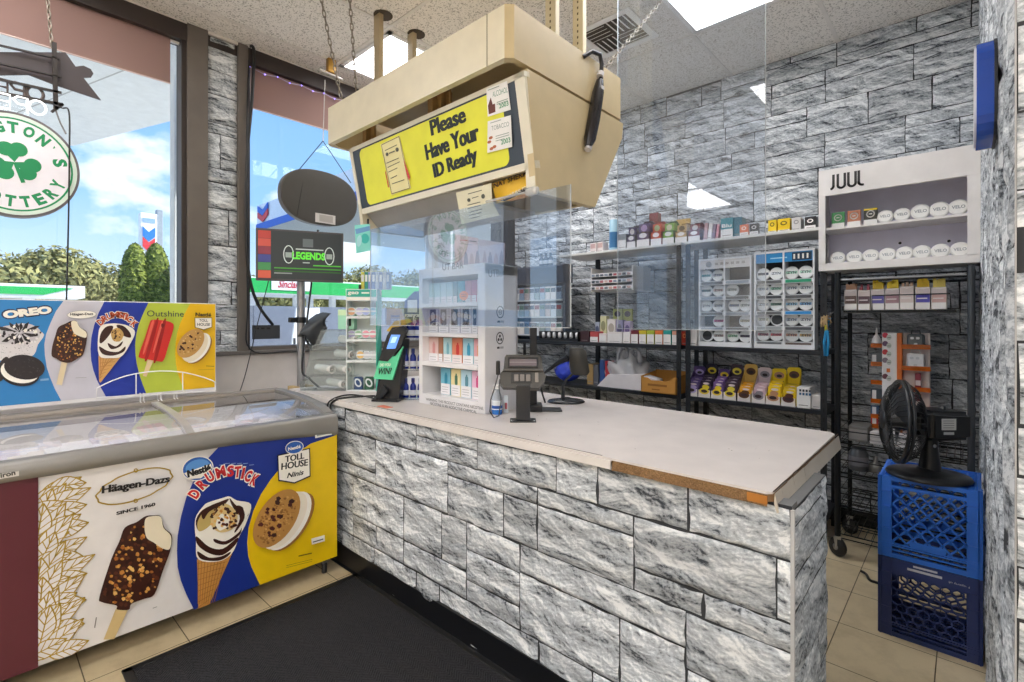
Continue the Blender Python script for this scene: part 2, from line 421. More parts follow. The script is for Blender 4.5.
def mat_mat():
    m, t, b = new_mat('ribbed_entrance_mat')
    b.inputs['Roughness'].default_value = .95; b.inputs['Specular IOR Level'].default_value = .1
    tc = t.nodes.new('ShaderNodeTexCoord')
    # herringbone ribs: diagonal stripes whose slant flips in every band
    sp = t.nodes.new('ShaderNodeSeparateXYZ'); t.links.new(tc.outputs['Object'], sp.inputs[0])
    pg = t.nodes.new('ShaderNodeMath'); pg.operation = 'PINGPONG'; pg.inputs[1].default_value = .035; t.links.new(sp.outputs['Y'], pg.inputs[0])
    ad = t.nodes.new('ShaderNodeMath'); ad.operation = 'ADD'; t.links.new(pg.outputs[0], ad.inputs[0]); t.links.new(sp.outputs['X'], ad.inputs[1])
    p2 = t.nodes.new('ShaderNodeMath'); p2.operation = 'PINGPONG'; p2.inputs[1].default_value = .0065; t.links.new(ad.outputs[0], p2.inputs[0])
    ml = t.nodes.new('ShaderNodeMath'); ml.operation = 'MULTIPLY'; ml.inputs[1].default_value = 150; t.links.new(p2.outputs[0], ml.inputs[0])
    n = t.nodes.new('ShaderNodeTexNoise'); n.inputs['Scale'].default_value = 160; n.inputs['Detail'].default_value = 3; t.links.new(tc.outputs['Object'], n.inputs['Vector'])
    mm = t.nodes.new('ShaderNodeMath'); mm.operation = 'MULTIPLY_ADD'; mm.inputs[1].default_value = .55; t.links.new(ml.outputs[0], mm.inputs[0]); t.links.new(n.outputs[0], mm.inputs[2])
    r = t.nodes.new('ShaderNodeValToRGB'); e = r.color_ramp.elements
    e[0].position = .35; e[0].color = lin('#131315'); e[1].position = 1; e[1].color = lin('#3a3a3d')
    t.links.new(mm.outputs[0], r.inputs[0]); t.links.new(r.outputs[0], b.inputs['Base Color'])
    bp = t.nodes.new('ShaderNodeBump'); bp.inputs['Strength'].default_value = .6; bp.inputs['Distance'].default_value = .004
    t.links.new(mm.outputs[0], bp.inputs['Height']); t.links.new(bp.outputs[0], b.inputs['Normal'])
    return m

struct('floor', MB().box((WX-.15, YF, -.1), (XE, YB+.1, 0), floor_mat()))
struct('ceiling', MB().box((WX-.15, YF, H), (XE, YB+.1, H+.15), ceil_mat()))
TX = [-.66-.717*k for k in range(-8, 5)]; TY = [1.88+1.45*k for k in range(-6, 2)]
g = MB(); GB = C('#e2ddd8', .5)
for x in TX:
    if WX < x < XE: g.box((x-.012, YF, H-.005), (x+.012, YB, H+.002), GB)
for y in TY:
    if YF < y < YB: g.box((WX, y-.012, H-.006), (XE, y+.012, H+.002), GB)
g.box((WX, YF, H-.02), (WX+.02, YB, H), GB)
struct('ceiling_grid_trim', g)

# back wall and partition with the stone wallpaper
b = MB(); b.box((WX-.15, YB+.002, 0), (XR+1.2, YB+.15, H), C('#5b5d60', .9))
stones(b, Fr((WX, YB, 0), (1, 0, 0), (0, 0, 1)), XR-WX, H, 11, .024, STONE, .016)
struct('wall_back', b)
b = MB(); b.box((XR+.002, 1.252, 0), (XR+1.1, YB, H), C('#8b8c8e', .9))
stones(b, Fr((XR, YB, 0), (0, -1, 0), (0, 0, 1)), H, YB-1.25, 23, .022, STONE_R, .010, turned=True)
stones(b, Fr((XR, 1.25, 0), (1, 0, 0), (0, 0, 1)), 1.1, H, 29, .05, STONE, .012)
b.box((XR-.0015, 1.246, 0), (XR+.001, 1.252, H), C('#a9a9aa', .5))
struct('wall_right', b)
PAINT = C('#efece8', .7)
struct('wall_front', MB().box((WX-.15, YF-.1, 0), (XE, YF, H), PAINT))
struct('wall_far_right', MB().box((XE, YF, 0), (XE+.1, YB, H), PAINT))
struct('baseboard_back', MB().box((WX, YB-.02, 0), (XR, YB-.001, .1), BLACK))

# window wall: low white wall, sill, header, piers
SILL, HEAD = 1.18, 3.255
wl = MB(); LOWW = C('#e4dedb', .55)
wl.box((WX-.15, YF, 0), (WX, YB, SILL-.02), LOWW)
wl.box((WX-.15, YF, HEAD), (WX, YB, H), FRAME_D)
wins = [(-.95, .958), (1.332, 3.94), (-1.95, -1.2), (-3.62, -2.2), (-5.9, -3.85)]
ys = sorted([YF, YB]+[q for a in wins for q in a])
for a, c in zip(ys[0::2], ys[1::2]):
    if a < 1.0 < c: wl.box((WX-.15, a, SILL-.02), (WX-.012, c, H), C('#777', .8))
    else: wl.box((WX-.15, a, SILL-.02), (WX, c, H), FRAME_D)
stones(wl, Fr((WX-.004, 1.08, SILL), (0, 1, 0), (0, 0, 1)), .19, H-SILL, 5, .02, STONE, .014)
struct('wall_left', wl)
struct('trim_sill', MB().box((WX-.02, YF, SILL-.025), (WX+.035, YB-.02, SILL+.002), C('#6f6a66', .5), .004))
for i, (a, c) in enumerate(wins):
    f = MB(); t = .012
    la, lc = (.0, .122) if i == 0 else (.065, .05) if i == 1 else (.05, .05)
    xx = WX+.028
    f.box((WX-.1, a-la if la else a-.04, SILL), (xx, a, H-.003), FRAME, .004)
    f.box((WX-.1, c, SILL), (xx, c+lc, H-.003), FRAME, .004)
    f.box((WX-.1, c-.03, SILL), (xx-.012, c, HEAD), FRAME_D); f.box((WX-.1, a, SILL), (xx-.012, a+.015, HEAD), FRAME_D)
    f.box((WX-.1, a, HEAD-.03), (xx-.004, c, H-.012), FRAME_D)
    f.box((WX-.1, a, SILL), (xx-.012, c, SILL+.03), FRAME)
    f.box((WX-.05, a, HEAD-.045), (WX-.03, c, HEAD-.03), WHITE)
    if i == 1: f.box((WX-.1, 3.0, SILL), (xx-.012, 3.05, HEAD), C('#cfcfcf', .4, .3))
    wo_ = struct('window_%d' % (i+1), f)
    struct('window_pane', MB().box((WX-.065, a, SILL+.02), (WX-.059, c, HEAD-.02), GLASS), wo_)

# pinkish roller shades drawn part way down
def shade_mat():
    m, t, b = new_mat('shade_cloth')
    t.nodes.remove(b); o = t.nodes['Material Output']
    d = t.nodes.new('ShaderNodeBsdfDiffuse'); d.inputs[0].default_value = lin('#b3958e')
    tl = t.nodes.new('ShaderNodeBsdfTranslucent'); tl.inputs[0].default_value = lin('#b0968f')
    tp = t.nodes.new('ShaderNodeBsdfTransparent'); tp.inputs[0].default_value = lin('#e6c9c0')
    a = t.nodes.new('ShaderNodeMixShader'); a.inputs[0].default_value = .4; t.links.new(d.outputs[0], a.inputs[1]); t.links.new(tl.outputs[0], a.inputs[2])
    c = t.nodes.new('ShaderNodeMixShader'); c.inputs[0].default_value = .16; t.links.new(a.outputs[0], c.inputs[1]); t.links.new(tp.outputs[0], c.inputs[2])
    t.links.new(c.outputs[0], o.inputs[0]); return m
SHADE = shade_mat()
def shade(y0, y1, zb, label):
    t = thing('roller_shade', label, 'window shade', (WX, (y0+y1)/2, zb), 'window shades')
    m = MB(); n = 40
    vs = []
    for k, xo in ((0, 0), (1, .003)):
        for j, z in enumerate((zb, (zb+HEAD)/2, HEAD)):
            for i in range(n+1):
                y = y0+(y1-y0)*i/n
                vs.append((WX-.02+xo+.003*sin(y*17+z*5)*(j != 2), y, z))
    fs = []
    for k in (0, 1):
        for j in range(2):
            for i in range(n):
                a = k*3*(n+1)+j*(n+1)+i; q = (a, a+1, a+n+2, a+n+1); fs.append(q if k else q[::-1])
    m.add(vs, fs, SHADE, True); part(t, 'cloth', m)
    part(t, 'roller', MB().tube([(WX-.02, y0, HEAD-.012), (WX-.02, y1, HEAD-.012)], .011, C('#6b5a55', .6)))
    part(t, 'hem_bar', MB().tube([(WX-.018, y0, zb), (WX-.018, y1, zb)], .005, C('#d8c4be', .5)))
shade(-.93, .875, 2.93, 'pinkish shade pulled part way down in the window behind the ice cream freezer')
shade(1.36, 2.98, 2.93, 'pinkish shade pulled part way down in the window behind the black oval hanging sign')

# string of small purple lights round the second window
t = thing('string_lights', 'thin string of tiny purple lights round the window beside the stone pier', 'lights', (WX+.03, 1.36, 1.9))
wire = [(WX+.012, 1.345, z) for z in (1.9, 2.4, 2.9, HEAD-.05)]+[(WX+.012, 1.36+.09*i, HEAD-.052-.014*(i % 2)) for i in range(1, 15)]
part(t, 'cord', MB().tube(wire, .0025, C('#cfc8e0', .5), 5))
bl = MB()
for p in wire[3:]: bl.lathe([(0, -.007), (.006, 0), (0, .007)], emit('#8f7bff', 3.0), p, (0, 0, 1), 6)
part(t, 'bulbs', bl, kind='stuff')

# ceiling lights
def troffer(x0, x1, y0, y1, label):
    t = thing('ceiling_light', label, 'ceiling light', ((x0+x1)/2, (y0+y1)/2, H), 'fluorescent ceiling panels')
    f = MB(); k = .03
    for a, c in (((x0, y0), (x1, y0+k)), ((x0, y1-k), (x1, y1)), ((x0, y0), (x0+k, y1)), ((x1-k, y0), (x1, y1))):
        f.box((a[0], a[1], H-.012), (c[0], c[1], H), WHITE)
    part(t, 'frame', f)
    part(t, 'diffuser', MB().box((x0+k, y0+k, H-.008), (x1-k, y1-k, H-.001), emit('#fdfbfa', LAMP)))
lx = [(-3.53, -2.86), (-1.36, -.675), (.79, 1.48), (2.94, 3.63)]
for j, (y0, y1) in enumerate(((1.9, 3.31), (-1.0, .41), (-3.9, -2.49), (.45, 1.86), (-2.45, -1.04))):  # last listed row is added to share the light among dimmer panels
    for i, (x0, x1) in enumerate(lx):
        if j == 0 and i > 1 or j == 3: continue
        if j == 0: lab = ('bright ceiling light panel behind the two posts above the left end of the sign hood', 'warm white ceiling light panel beyond the sign hood, next to the air vent')[i]
        else: lab = 'bright ceiling light panel in an unseen row overhead, %s bay of the %s row' % (('window side', 'second', 'third', 'far side')[i], ('second', 'last', 'counter side', 'third')[j-1])
        troffer(x0, x1, y0, y1, lab)

troffer(-2.81, -2.13, 2.63, 3.31, 'added ceiling light panel hidden above the sign hood')  # unseen panel added to brighten the shelves behind the counter

# air vent in the ceiling
t = thing('air_vent', 'white square air vent with slats in the ceiling tiles', 'air vent', (-1.76, 2.97, H))
m = MB(); z = H-.004; x0, x1, y0, y1 = -1.93, -1.59, 2.80, 3.13
m.box((x0-.045, y0-.045, z-.006), (x1+.045, y0, z), WHITE); m.box((x0-.045, y1, z-.006), (x1+.045, y1+.045, z), WHITE)
m.box((x0-.045, y0, z-.006), (x0, y1, z), WHITE); m.box((x1, y0, z-.006), (x1+.045, y1, z), WHITE)
part(t, 'frame', m)
part(t, 'duct', MB().box((x0, y0, z+.001), (x1, y1, z+.003), C('#57504a', .9)))
xm, ym = (x0+x1)/2, (y0+y1)/2
sl = MB()
for q in range(4):
    for k in range(4):
        f_ = (k+.6)/4.2
        if q in (0, 3):
            xa, xb = (x0, xm) if q == 0 else (xm, x1); yy = (y0+(ym-y0)*f_) if q == 0 else (ym+(y1-ym)*f_)
            M = Matrix.Translation((0, yy, z-.003)) @ Matrix.Rotation(radians(35), 4, 'X')
            sl.box((xa+.006, -.012, -.0015), (xb-.006, .012, .0015), WHITE, M=M)
        else:
            ya, yb = (ym, y1) if q == 1 else (y0, ym); xx = (x0+(xm-x0)*f_) if q == 1 else (xm+(x1-xm)*f_)
            M = Matrix.Translation((xx, 0, z-.003)) @ Matrix.Rotation(radians(35), 4, 'Y')
            sl.box((-.012, ya+.006, -.0015), (.012, yb-.006, .0015), WHITE, M=M)
part(t, 'slats', sl)

# ================================================================== outdoors
struct('ground_outside', MB().box((-120, -90, -.25), (WX-.16, 120, -.02), C('#c9c7c1', .9, bump=.2)))
eave = MB(); pts = [(-9.84, 1.04), (-3.95, 3.02), (-3.95, -9), (-12.6, -9)]
eave.prism([Vector((x, y, 4.0)) for x, y in pts], (0, 0, .5), C('#f6f5f3', .7))
for k in range(1, 9):
    a = Vector((-9.84-.28*k, 1.04-1.05*k, 3.995)); c_ = Vector((-3.95, 3.02-1.2*k, 3.995))
    eave.prism([a, c_, c_+Vector((0, .012, 0)), a+Vector((0, .012, 0))], (0, 0, .006), C('#c4c2c0', .8))
struct('eave_ceiling', eave)
q = P(181, 200, x=-5.2)
struct('eave_column', MB().box((q.x-.07, q.y-.07, -.02), (q.x+.07, q.y+.075, 4.0), C('#ecebea', .6), .01))

# fuel canopy with a blue striped fascia
t = thing('fuel_canopy', 'large fuel station canopy with white and blue fascia beyond the second window', 'canopy', (-12, 9, 0))
cx0, cx1, cy0, cy1 = -17, -7.4, 6.3, 19
m = MB(); m.box((cx0, cy0, 4.3), (cx1, cy1, 4.36), C('#cfccc8', .6)); part(t, 'soffit', m)
m = MB(); m.box((cx0, cy0, 4.36), (cx1, cy1, 5.1), C('#dfe5ee', .5)); part(t, 'fascia', m)
fr = Fr((cx0, cy0-.01, 4.23), (1, 0, 0), (0, 0, 1)); BLU = C('#1f5fc4', .5)
m = MB(); m.box((cx0-.02, cy0-.03, 4.28), (cx1+.02, cy0-.005, 4.5), BLU); m.box((cx1+.005, cy0, 4.28), (cx1+.03, cy1, 4.5), BLU); part(t, 'blue_stripe', m)
m = MB()
for col, dz in (('#1f5fc4', .50), ('#d5383f', .30)):
    m.fprism(fr, [(.15, dz+.16), (.55, dz-.02), (.95, dz+.16), (.95, dz+.34), (.55, dz+.16), (.15, dz+.34)], .012, .04, C(col, .5))
part(t, 'chevron_emblem', m)
m = MB()
for yy in (8.5, 16): m.box((-10.2, yy, -.02), (-9.8, yy+.4, 4.3), C('#d8d6d3', .6), .02)
part(t, 'column', m)
m = MB()
for yy in (8, 11, 14, 17): m.box((-11, yy, 4.285), (-10, yy+1, 4.3), emit('#ffffff', 2.0))
part(t, 'soffit_lights', m, kind='stuff')

# price pylon
t = thing('price_pylon', 'tall white fuel station pylon sign behind the clipped conifers', 'sign', (-35, 7.7, 0))
qq = P(152, 230, x=-35); y0 = qq.y
m = MB(); m.box((-35.5, y0-.55, 2), (-35, y0+.25, 7.6), C('#e9e9ea', .5), .03); part(t, 'panel', m)
m = MB(); m.box((-35.5, y0+.25, 2), (-35.05, y0+.55, 7.9), C('#9aa0a6', .5), .03); m.tube([(-35.3, y0, -.02), (-35.3, y0, 2.2)], .25, C('#8a8d90', .5)); part(t, 'post', m)
fr = Fr((-34.99, y0-.5, 5.0), (0, 1, 0), (0, 0, 1)); m = MB()
for col, dz in (('#2f78c8', .95), ('#d5383f', .35)): m.fprism(fr, [(.05, dz+.3), (.34, dz), (.65, dz+.3), (.65, dz+.85), (.34, dz+.55), (.05, dz+.85)], .0, .04, C(col, .5))
m.fprism(fr, [(.05, 2.05), (.65, 2.05), (.65, 2.3), (.05, 2.3)], 0, .02, C('#8da8c8', .5)); part(t, 'chevron_emblem', m)

# neighbouring station with green and white bands
t = thing('green_station_canopy', 'low green and white striped fuel canopy seen over the freezer poster', 'canopy', (-30, 2, 0))
qa = P(-90, 291, x=-30); qb = P(85, 291, x=-30); GRN = C('#1fae55', .5)
gz0, gz1 = ZX(40, 297, -30), ZX(40, 284.5, -30)
m = MB(); m.box((-33, qa.y, gz0), (-30, qb.y, gz1), WHITE); part(t, 'fascia', m)
m = MB(); m.box((-29.99, qa.y, gz0+.1), (-29.95, qb.y-1.4, gz1-.12), GRN); m.prism([(-29.99, qb.y-1.4, gz0+.1), (-29.99, qb.y-.4, gz1-.12), (-29.99, qb.y-1.4, gz1-.12)], (.04, 0, 0), GRN); part(t, 'green_band', m)
m = MB()
for yy in (qa.y+2, qb.y-2): m.box((-31.5, yy, -.02), (-31.1, yy+.4, gz0), WHITE)
part(t, 'column', m)
t = thing('green_station_roof', 'long white and green striped fuel canopy seen below the television', 'canopy', (-22, 14, 0))
xa = -22; ya, yb = P(240, 300, x=xa).y, P(440, 300, x=xa).y
m = MB(); m.box((xa-4, ya, 2.55), (xa, yb, 3.22), C('#f4f4f4', .5)); part(t, 'fascia', m)
m = MB(); m.box((xa+.005, ya, 2.56), (xa+.05, yb, 2.86), GRN); m.box((xa+.005, ya, 1.35), (xa+.05, yb-3, 1.75), GRN)
m.box((xa+.005, yb-11, 2.86), (xa+.05, yb, 3.16), GRN); part(t, 'green_band', m)
m = MB(); m.box((xa-1, ya, 1.3), (xa, yb-3, 1.8), C('#f4f4f4', .5)); part(t, 'lower_band', m)
m = MB()
for uu in (262, 308, 322, 345, 372): yy = P(uu, 300, x=xa).y; m.box((xa-1.6, yy, -.02), (xa-1.3, yy+.22, 2.6), WHITE)
part(t, 'column', m)
fr = Fr((xa+.06, P(278, 300, x=xa).y, 2.75), (0, 1, 0), (0, 0, 1)); m = MB()
m.fprism(fr, [(-.3, -.05), (1.4, -.05), (1.4, .5), (-.3, .5)], -.01, .02, WHITE)
m.text(fr, 'Sinclair', 0, .05, .95, .34, C('#c8203a', .5), .03, .02, shear=.3); part(t, 'red_lettering', m)

# low pale wall outside, price board leaning on it
yy0, yy1 = P(215, 320, x=-9.5).y, P(345, 320, x=-9.5).y
m = MB(); m.box((-9.9, 2.2, -.02), (-9.5, 12, 1.66), C('#aeaeb6', .7), .01)
for k in range(12): m.box((-9.497, 2.6+k*.85, 0), (-9.492, 2.615+k*.85, 1.66), C('#8c8c95', .8))
struct('low_wall_outside', m)
q0 = P(285, 340, x=-8.6); fr = Fr((-8.6, q0.y, 0), (0, 1, 0), (0, 0, 1))
t = thing('price_board', 'white board with the price 12 and small 10 leaning on the pale wall outside', 'sign', (-8.6, q0.y+.3, 0))
m = MB(); m.fprism(fr, [(.0, 0), (.62, 0), (.62, 1.62), (.2, 1.62)], -.05, 0, C('#eeedf0', .5)); part(t, 'panel', m)
m = MB(); m.text(fr, '12', .14, .75, .22, .34, C('#333', .5), .004, .03); part(t, 'large_digits', m); m = MB(); m.text(fr, '10', .4, .92, .12, .16, C('#333', .5), .004, .03); m.fpoly(fr, [(.25, 1.3), (.5, 1.3), (.5, 1.33), (.25, 1.33)], C('#777', .5), .004); part(t, 'lettering', m)
fr = Fr((-3.83, P(248, 335, x=-3.83).y, 0), (0, 1, 0), (0, 0, 1))
a = fr.uv(248, 345); c_ = fr.uv(280, 325)
m = MB(); m.fprism(fr, [(a[0]+.03, a[1]+.04), (c_[0], a[1]+.04), (c_[0], c_[1]), (a[0]+.03, c_[1])], -.006, 0, C('#3c3f44', .6))
for k in range(3): m.fpoly(fr, [(a[0]+.05+k*.04, c_[1]-.03), (a[0]+.075+k*.04, c_[1]-.03), (a[0]+.075+k*.04, c_[1]-.018), (a[0]+.05+k*.04, c_[1]-.018)], C('#1b1c1f', .6), .001)
solo('window_sticker', m, 'dark grey square sticker on the window pane above the sill', 'sticker', (-3.83, fr.o.y, 1.22))

# trees
def leaf_mat(name, a, c):
    m, t, b = new_mat(name); b.inputs['Roughness'].default_value = .8
    g = t.nodes.new('ShaderNodeNewGeometry'); r = t.nodes.new('ShaderNodeValToRGB')
    r.color_ramp.elements[0].color = lin(a); r.color_ramp.elements[1].color = lin(c)
    t.links.new(g.outputs['Random Per Island'], r.inputs[0]); t.links.new(r.outputs[0], b.inputs['Base Color']); return m
LEAF1 = leaf_mat('leaf_olive', '#5e6238', '#a39c62'); LEAF2 = leaf_mat('leaf_conifer', '#4a5a1c', '#939c3c')
def crown(m, c, r, n, size, mat, rnd, cone=False):
    for _ in range(n):
        while True:
            d = Vector((rnd.uniform(-1, 1), rnd.uniform(-1, 1), rnd.uniform(-1, 1)))
            if .55 < d.length < 1: break
        if cone:
            zf = rnd.random(); rr = (1-zf**7)**.6*(.86+.14*min(1, zf*3)); an = rnd.uniform(0, 2*pi); k = rnd.uniform(.8, 1.05)
            p = Vector((c[0]+r[0]*rr*k*cos(an), c[1]+r[1]*rr*k*sin(an), c[2]+r[2]*zf)); nn = Vector((cos(an), sin(an), .5))
        else:
            p = Vector(c)+Vector((d.x*r[0], d.y*r[1], d.z*r[2])); nn = d.copy()
        nn = (nn+Vector((rnd.uniform(-.6, .6), rnd.uniform(-.6, .6), rnd.uniform(-.6, .6)))).normalized()
        x = nn.orthogonal().normalized(); x = (Matrix.Rotation(rnd.uniform(0, 6.28), 3, nn) @ x); y = nn.cross(x); s_ = size*rnd.uniform(.6, 1.3)
        m.add([p-x*s_, p-y*s_*.5, p+x*s_, p+y*s_*.5], [(0, 1, 2, 3)], mat)
rnd = random.Random(3)
def tree(pu, x, top, wd, label, k):
    x = -38-9*k if k < 6 else -44-9*(k-6); wd = wd*abs(x)/46; q = P(pu, 300, x=x); zt = max(2, ZX(pu, top, x))
    t = thing('leafy_tree', label, 'tree', (x, q.y, -.02), 'trees across the road')
    part(t, 'trunk', MB().tube([(x, q.y, -.02), (x+.1, q.y, zt*.5), (x, q.y+.1, zt*.8)], [.3, .22, .08], C('#5b4a3a', .9)))
    m = MB()
    for i in range(7): crown(m, (x+rnd.uniform(-1, 1), q.y+rnd.uniform(-.6, .6)*wd, zt*rnd.uniform(.45, .80)), (2, wd*.55, zt*.27), 650, .26, LEAF1, rnd)
    part(t, 'foliage', m)
for k, (pu, x, top, wd, lab) in enumerate([
    (-40, -44, 240, 4.5, 'olive green tree at the far left behind the green striped canopy'),
    (12, -40, 250, 4.2, 'olive green tree below the round lottery sign'),
    (48, -46, 256, 3.6, 'smaller olive green tree just left of the dangling black cord'),
    (84, -42, 253, 4.0, 'bushy olive green tree between the cord and the clipped conifers'),
    (112, -50, 276, 4.0, 'low olive green tree line end beside the clipped conifers'),
    (166, -55, 268, 3.0, 'tree showing between the clipped conifers and the white column'),
    (262, -50, 279, 5, 'tree behind the left end of the station roof'),
    (318, -55, 280, 5, 'tree behind the station roof under the television'),
    (368, -48, 266, 4.5, 'tree seen above the teal display case'),
    (412, -50, 270, 4.5, 'tree seen right of the teal display case')]):
    tree(pu, x, top, wd, lab, k)
for pu, wd, lab in ((135, .36, 'left of the two clipped columnar conifers'), (156, .38, 'right of the two clipped columnar conifers')):
    q = P(pu, 300, x=-17); zt = ZX(pu, 244, -17)
    t = thing('columnar_conifer', lab+' outside the window', 'conifer', (-17, q.y, -.02), 'clipped conifers')
    m = MB(); m.lathe([(.02, 0), (wd*.8, .3), (wd*.88, zt*.6), (wd*.72, zt*.9), (0, zt)], C('#4d5a1d', .9), (-17, q.y, -.02)); crown(m, (-17, q.y, 0), (wd, wd, zt), 4200, .065, LEAF2, rnd, True)
    part(t, 'foliage', m); part(t, 'trunk', MB().tube([(-17, q.y, -.02), (-17, q.y, .5)], .08, C('#5b4a3a', .9)))
# ================================================================== rubber mat
m = MB(); m.box((-2.46, .42, 0), (-.05, 1.432, .008), mat_mat(), .003)
t = thing('floor_mat', 'black ribbed entrance mat lying along the foot of the stone counter', 'mat', (-1.3, .92, 0))
part(t, 'carpet', m)
m = MB()
for a, c in (((-2.475, .405), (-2.44, 1.442)), ((-2.475, 1.405), (-.05, 1.442)), ((-2.475, .405), (-.05, .44))): m.box((a[0], a[1], 0), (c[0], c[1], .0105), C('#121214', .6), .004)
part(t, 'rubber_border', m)

# ================================================================== ice cream freezer
FX = -2.59; FY0, FY1 = -.85, 1.375; FZ0 = .09
fz = thing('chest_freezer', 'long grey topped ice cream chest freezer with printed front below the window', 'freezer', (-2.97, .26, 0))
RIM = C('#8b8884', .35, .25)
BODY = C('#dcdad8', .4)
m = MB(); m.box((-3.33, FY0, FZ0), (FX-.004, FY1, .60), BODY, .006)
for a, c in (((-3.33, FY0, .6), (-3.28, FY1, .88)), ((-2.65, FY0, .6), (FX-.004, FY1, .80)), ((-3.33, FY0, .6), (FX-.004, FY0+.06, .84)), ((-3.33, FY1-.06, .6), (FX-.004, FY1, .79))): m.box(a, c, BODY)
part(fz, 'cabinet', m)
m = MB(); m.box((-3.28, FY0+.06, .72), (-2.65, FY1-.06, .735), C('#f4f1f2', .6))
m.box((-3.28, FY0+.06, .735), (-2.66, FY1-.06, .795), C('#f6f3f5', .6))
rr = random.Random(4)
for k in range(90):
    yy = rr.uniform(FY0+.15, FY1-.15); xx = rr.uniform(-3.2, -2.72); s_ = rr.uniform(.03, .07)
    m.box((xx-s_, yy-s_, .79), (xx+s_, yy+s_, .795+rr.uniform(.006, .035)), C(rr.choice(['#f6f3f4', '#eeeaee', '#e6e0ea', '#f2e9e2']), .5), .004)
part(fz, 'frosted_contents', m, 'white frosted packs inside the freezer', kind='stuff')
# front rail: rounded section swept along y, thicker towards the far end
def rail_sec(y):
    k = max(0, (y-.55)/(FY1-.55)); k = k*k
    zb = .805-.045*k
    return [(FX+.002, zb), (FX+.022, zb+.006), (FX+.03, zb+.028), (FX+.024, .858), (FX+.004, .876), (FX-.03, .882), (FX-.05, .872), (FX-.05, .80), (FX-.01, .79)]
def sweep_y(m, ysec, mat, smooth=True):
    n = len(ysec[0][1]); vs = [(x, y, z) for y, s_ in ysec for x, z in s_]
    fs = [(i*n+k, (i+1)*n+k, (i+1)*n+(k+1) % n, i*n+(k+1) % n) for i in range(len(ysec)-1) for k in range(n)]
    m.add(vs, fs, mat, smooth); m.add(vs[:n], [tuple(range(n))], mat); m.add(vs[-n:], [tuple(range(n))[::-1]], mat)
m = MB(); yl = [FY0, 0, .4]+[.5+.0875*i for i in range(11)]
sweep_y(m, [(y, rail_sec(y)) for y in yl], RIM)
LIDC = [(FX-.035, .874), (FX-.10, .897), (FX-.2, .917), (FX-.33, .931), (FX-.48, .939), (FX-.62, .942), (-3.31, .942)]
def strip(m, y0, y1, off, th, mat):
    top = [(x, z+off+th) for x, z in LIDC]; bot = [(x, z+off) for x, z in reversed(LIDC)]
    sweep_y(m, [(y0, top+bot), (y1, top+bot)], mat, False)
strip(m, FY1-.05, FY1, -.06, .072, RIM); strip(m, FY0, FY0+.05, -.06, .072, RIM)
m.box((-3.36, FY0, .86), (-3.285, FY1, .955), C('#8d857c', .4, .2), .012)
part(fz, 'lid_frame', m)
ymid = P(187, 420, x=-2.7).y
for a, c, dz in ((FY0+.05, ymid, -.004), (ymid-.03, FY1-.05, .0)):
    g = MB(); top = [(x, z+dz) for x, z in LIDC]
    n = len(top); g.add([(x, y, z) for y in (a, c) for x, z in top], [(k, k+1, n+k+1, n+k) for k in range(n-1)], LIDGLASS, True)
    part(fz, 'glass_lid', g)
g = MB(); strip(g, ymid-.018, ymid+.012, .0, .009, C('#b5b2b0', .35, .3)); part(fz, 'lid_divider', g)
# casters
def caster(px_, py_):
    c_ = MB(); c_.lathe([(.005, -.013), (.03, -.013), (.034, -.006), (.034, .006), (.03, .013), (.005, .013)], C('#2b2b2d', .5), (px_, py_, .034), (.5, .86, 0), 16)
    c_.box((px_-.02, py_-.02, .06), (px_+.02, py_+.02, FZ0), C('#9a9a9a', .3, .7), .004)
    c_.tube([(px_+.018, py_-.012, .034), (px_+.014, py_-.012, .07)], .005, C('#9a9a9a', .3, .7), 6); c_.tube([(px_-.012, py_+.02, .034), (px_-.012, py_+.02, .07)], .005, C('#9a9a9a', .3, .7), 6)
    return c_
for p in ((-2.622, 1.325), (-3.28, 1.30), (-2.64, FY0+.1), (-3.28, FY0+.1)): part(fz, 'caster', caster(*p))
m = MB(); m.box((-3.2, FY0+.2, .03), (-2.72, FY1-.25, FZ0), C('#1c1b1a', .8)); part(fz, 'compressor_tray', m)

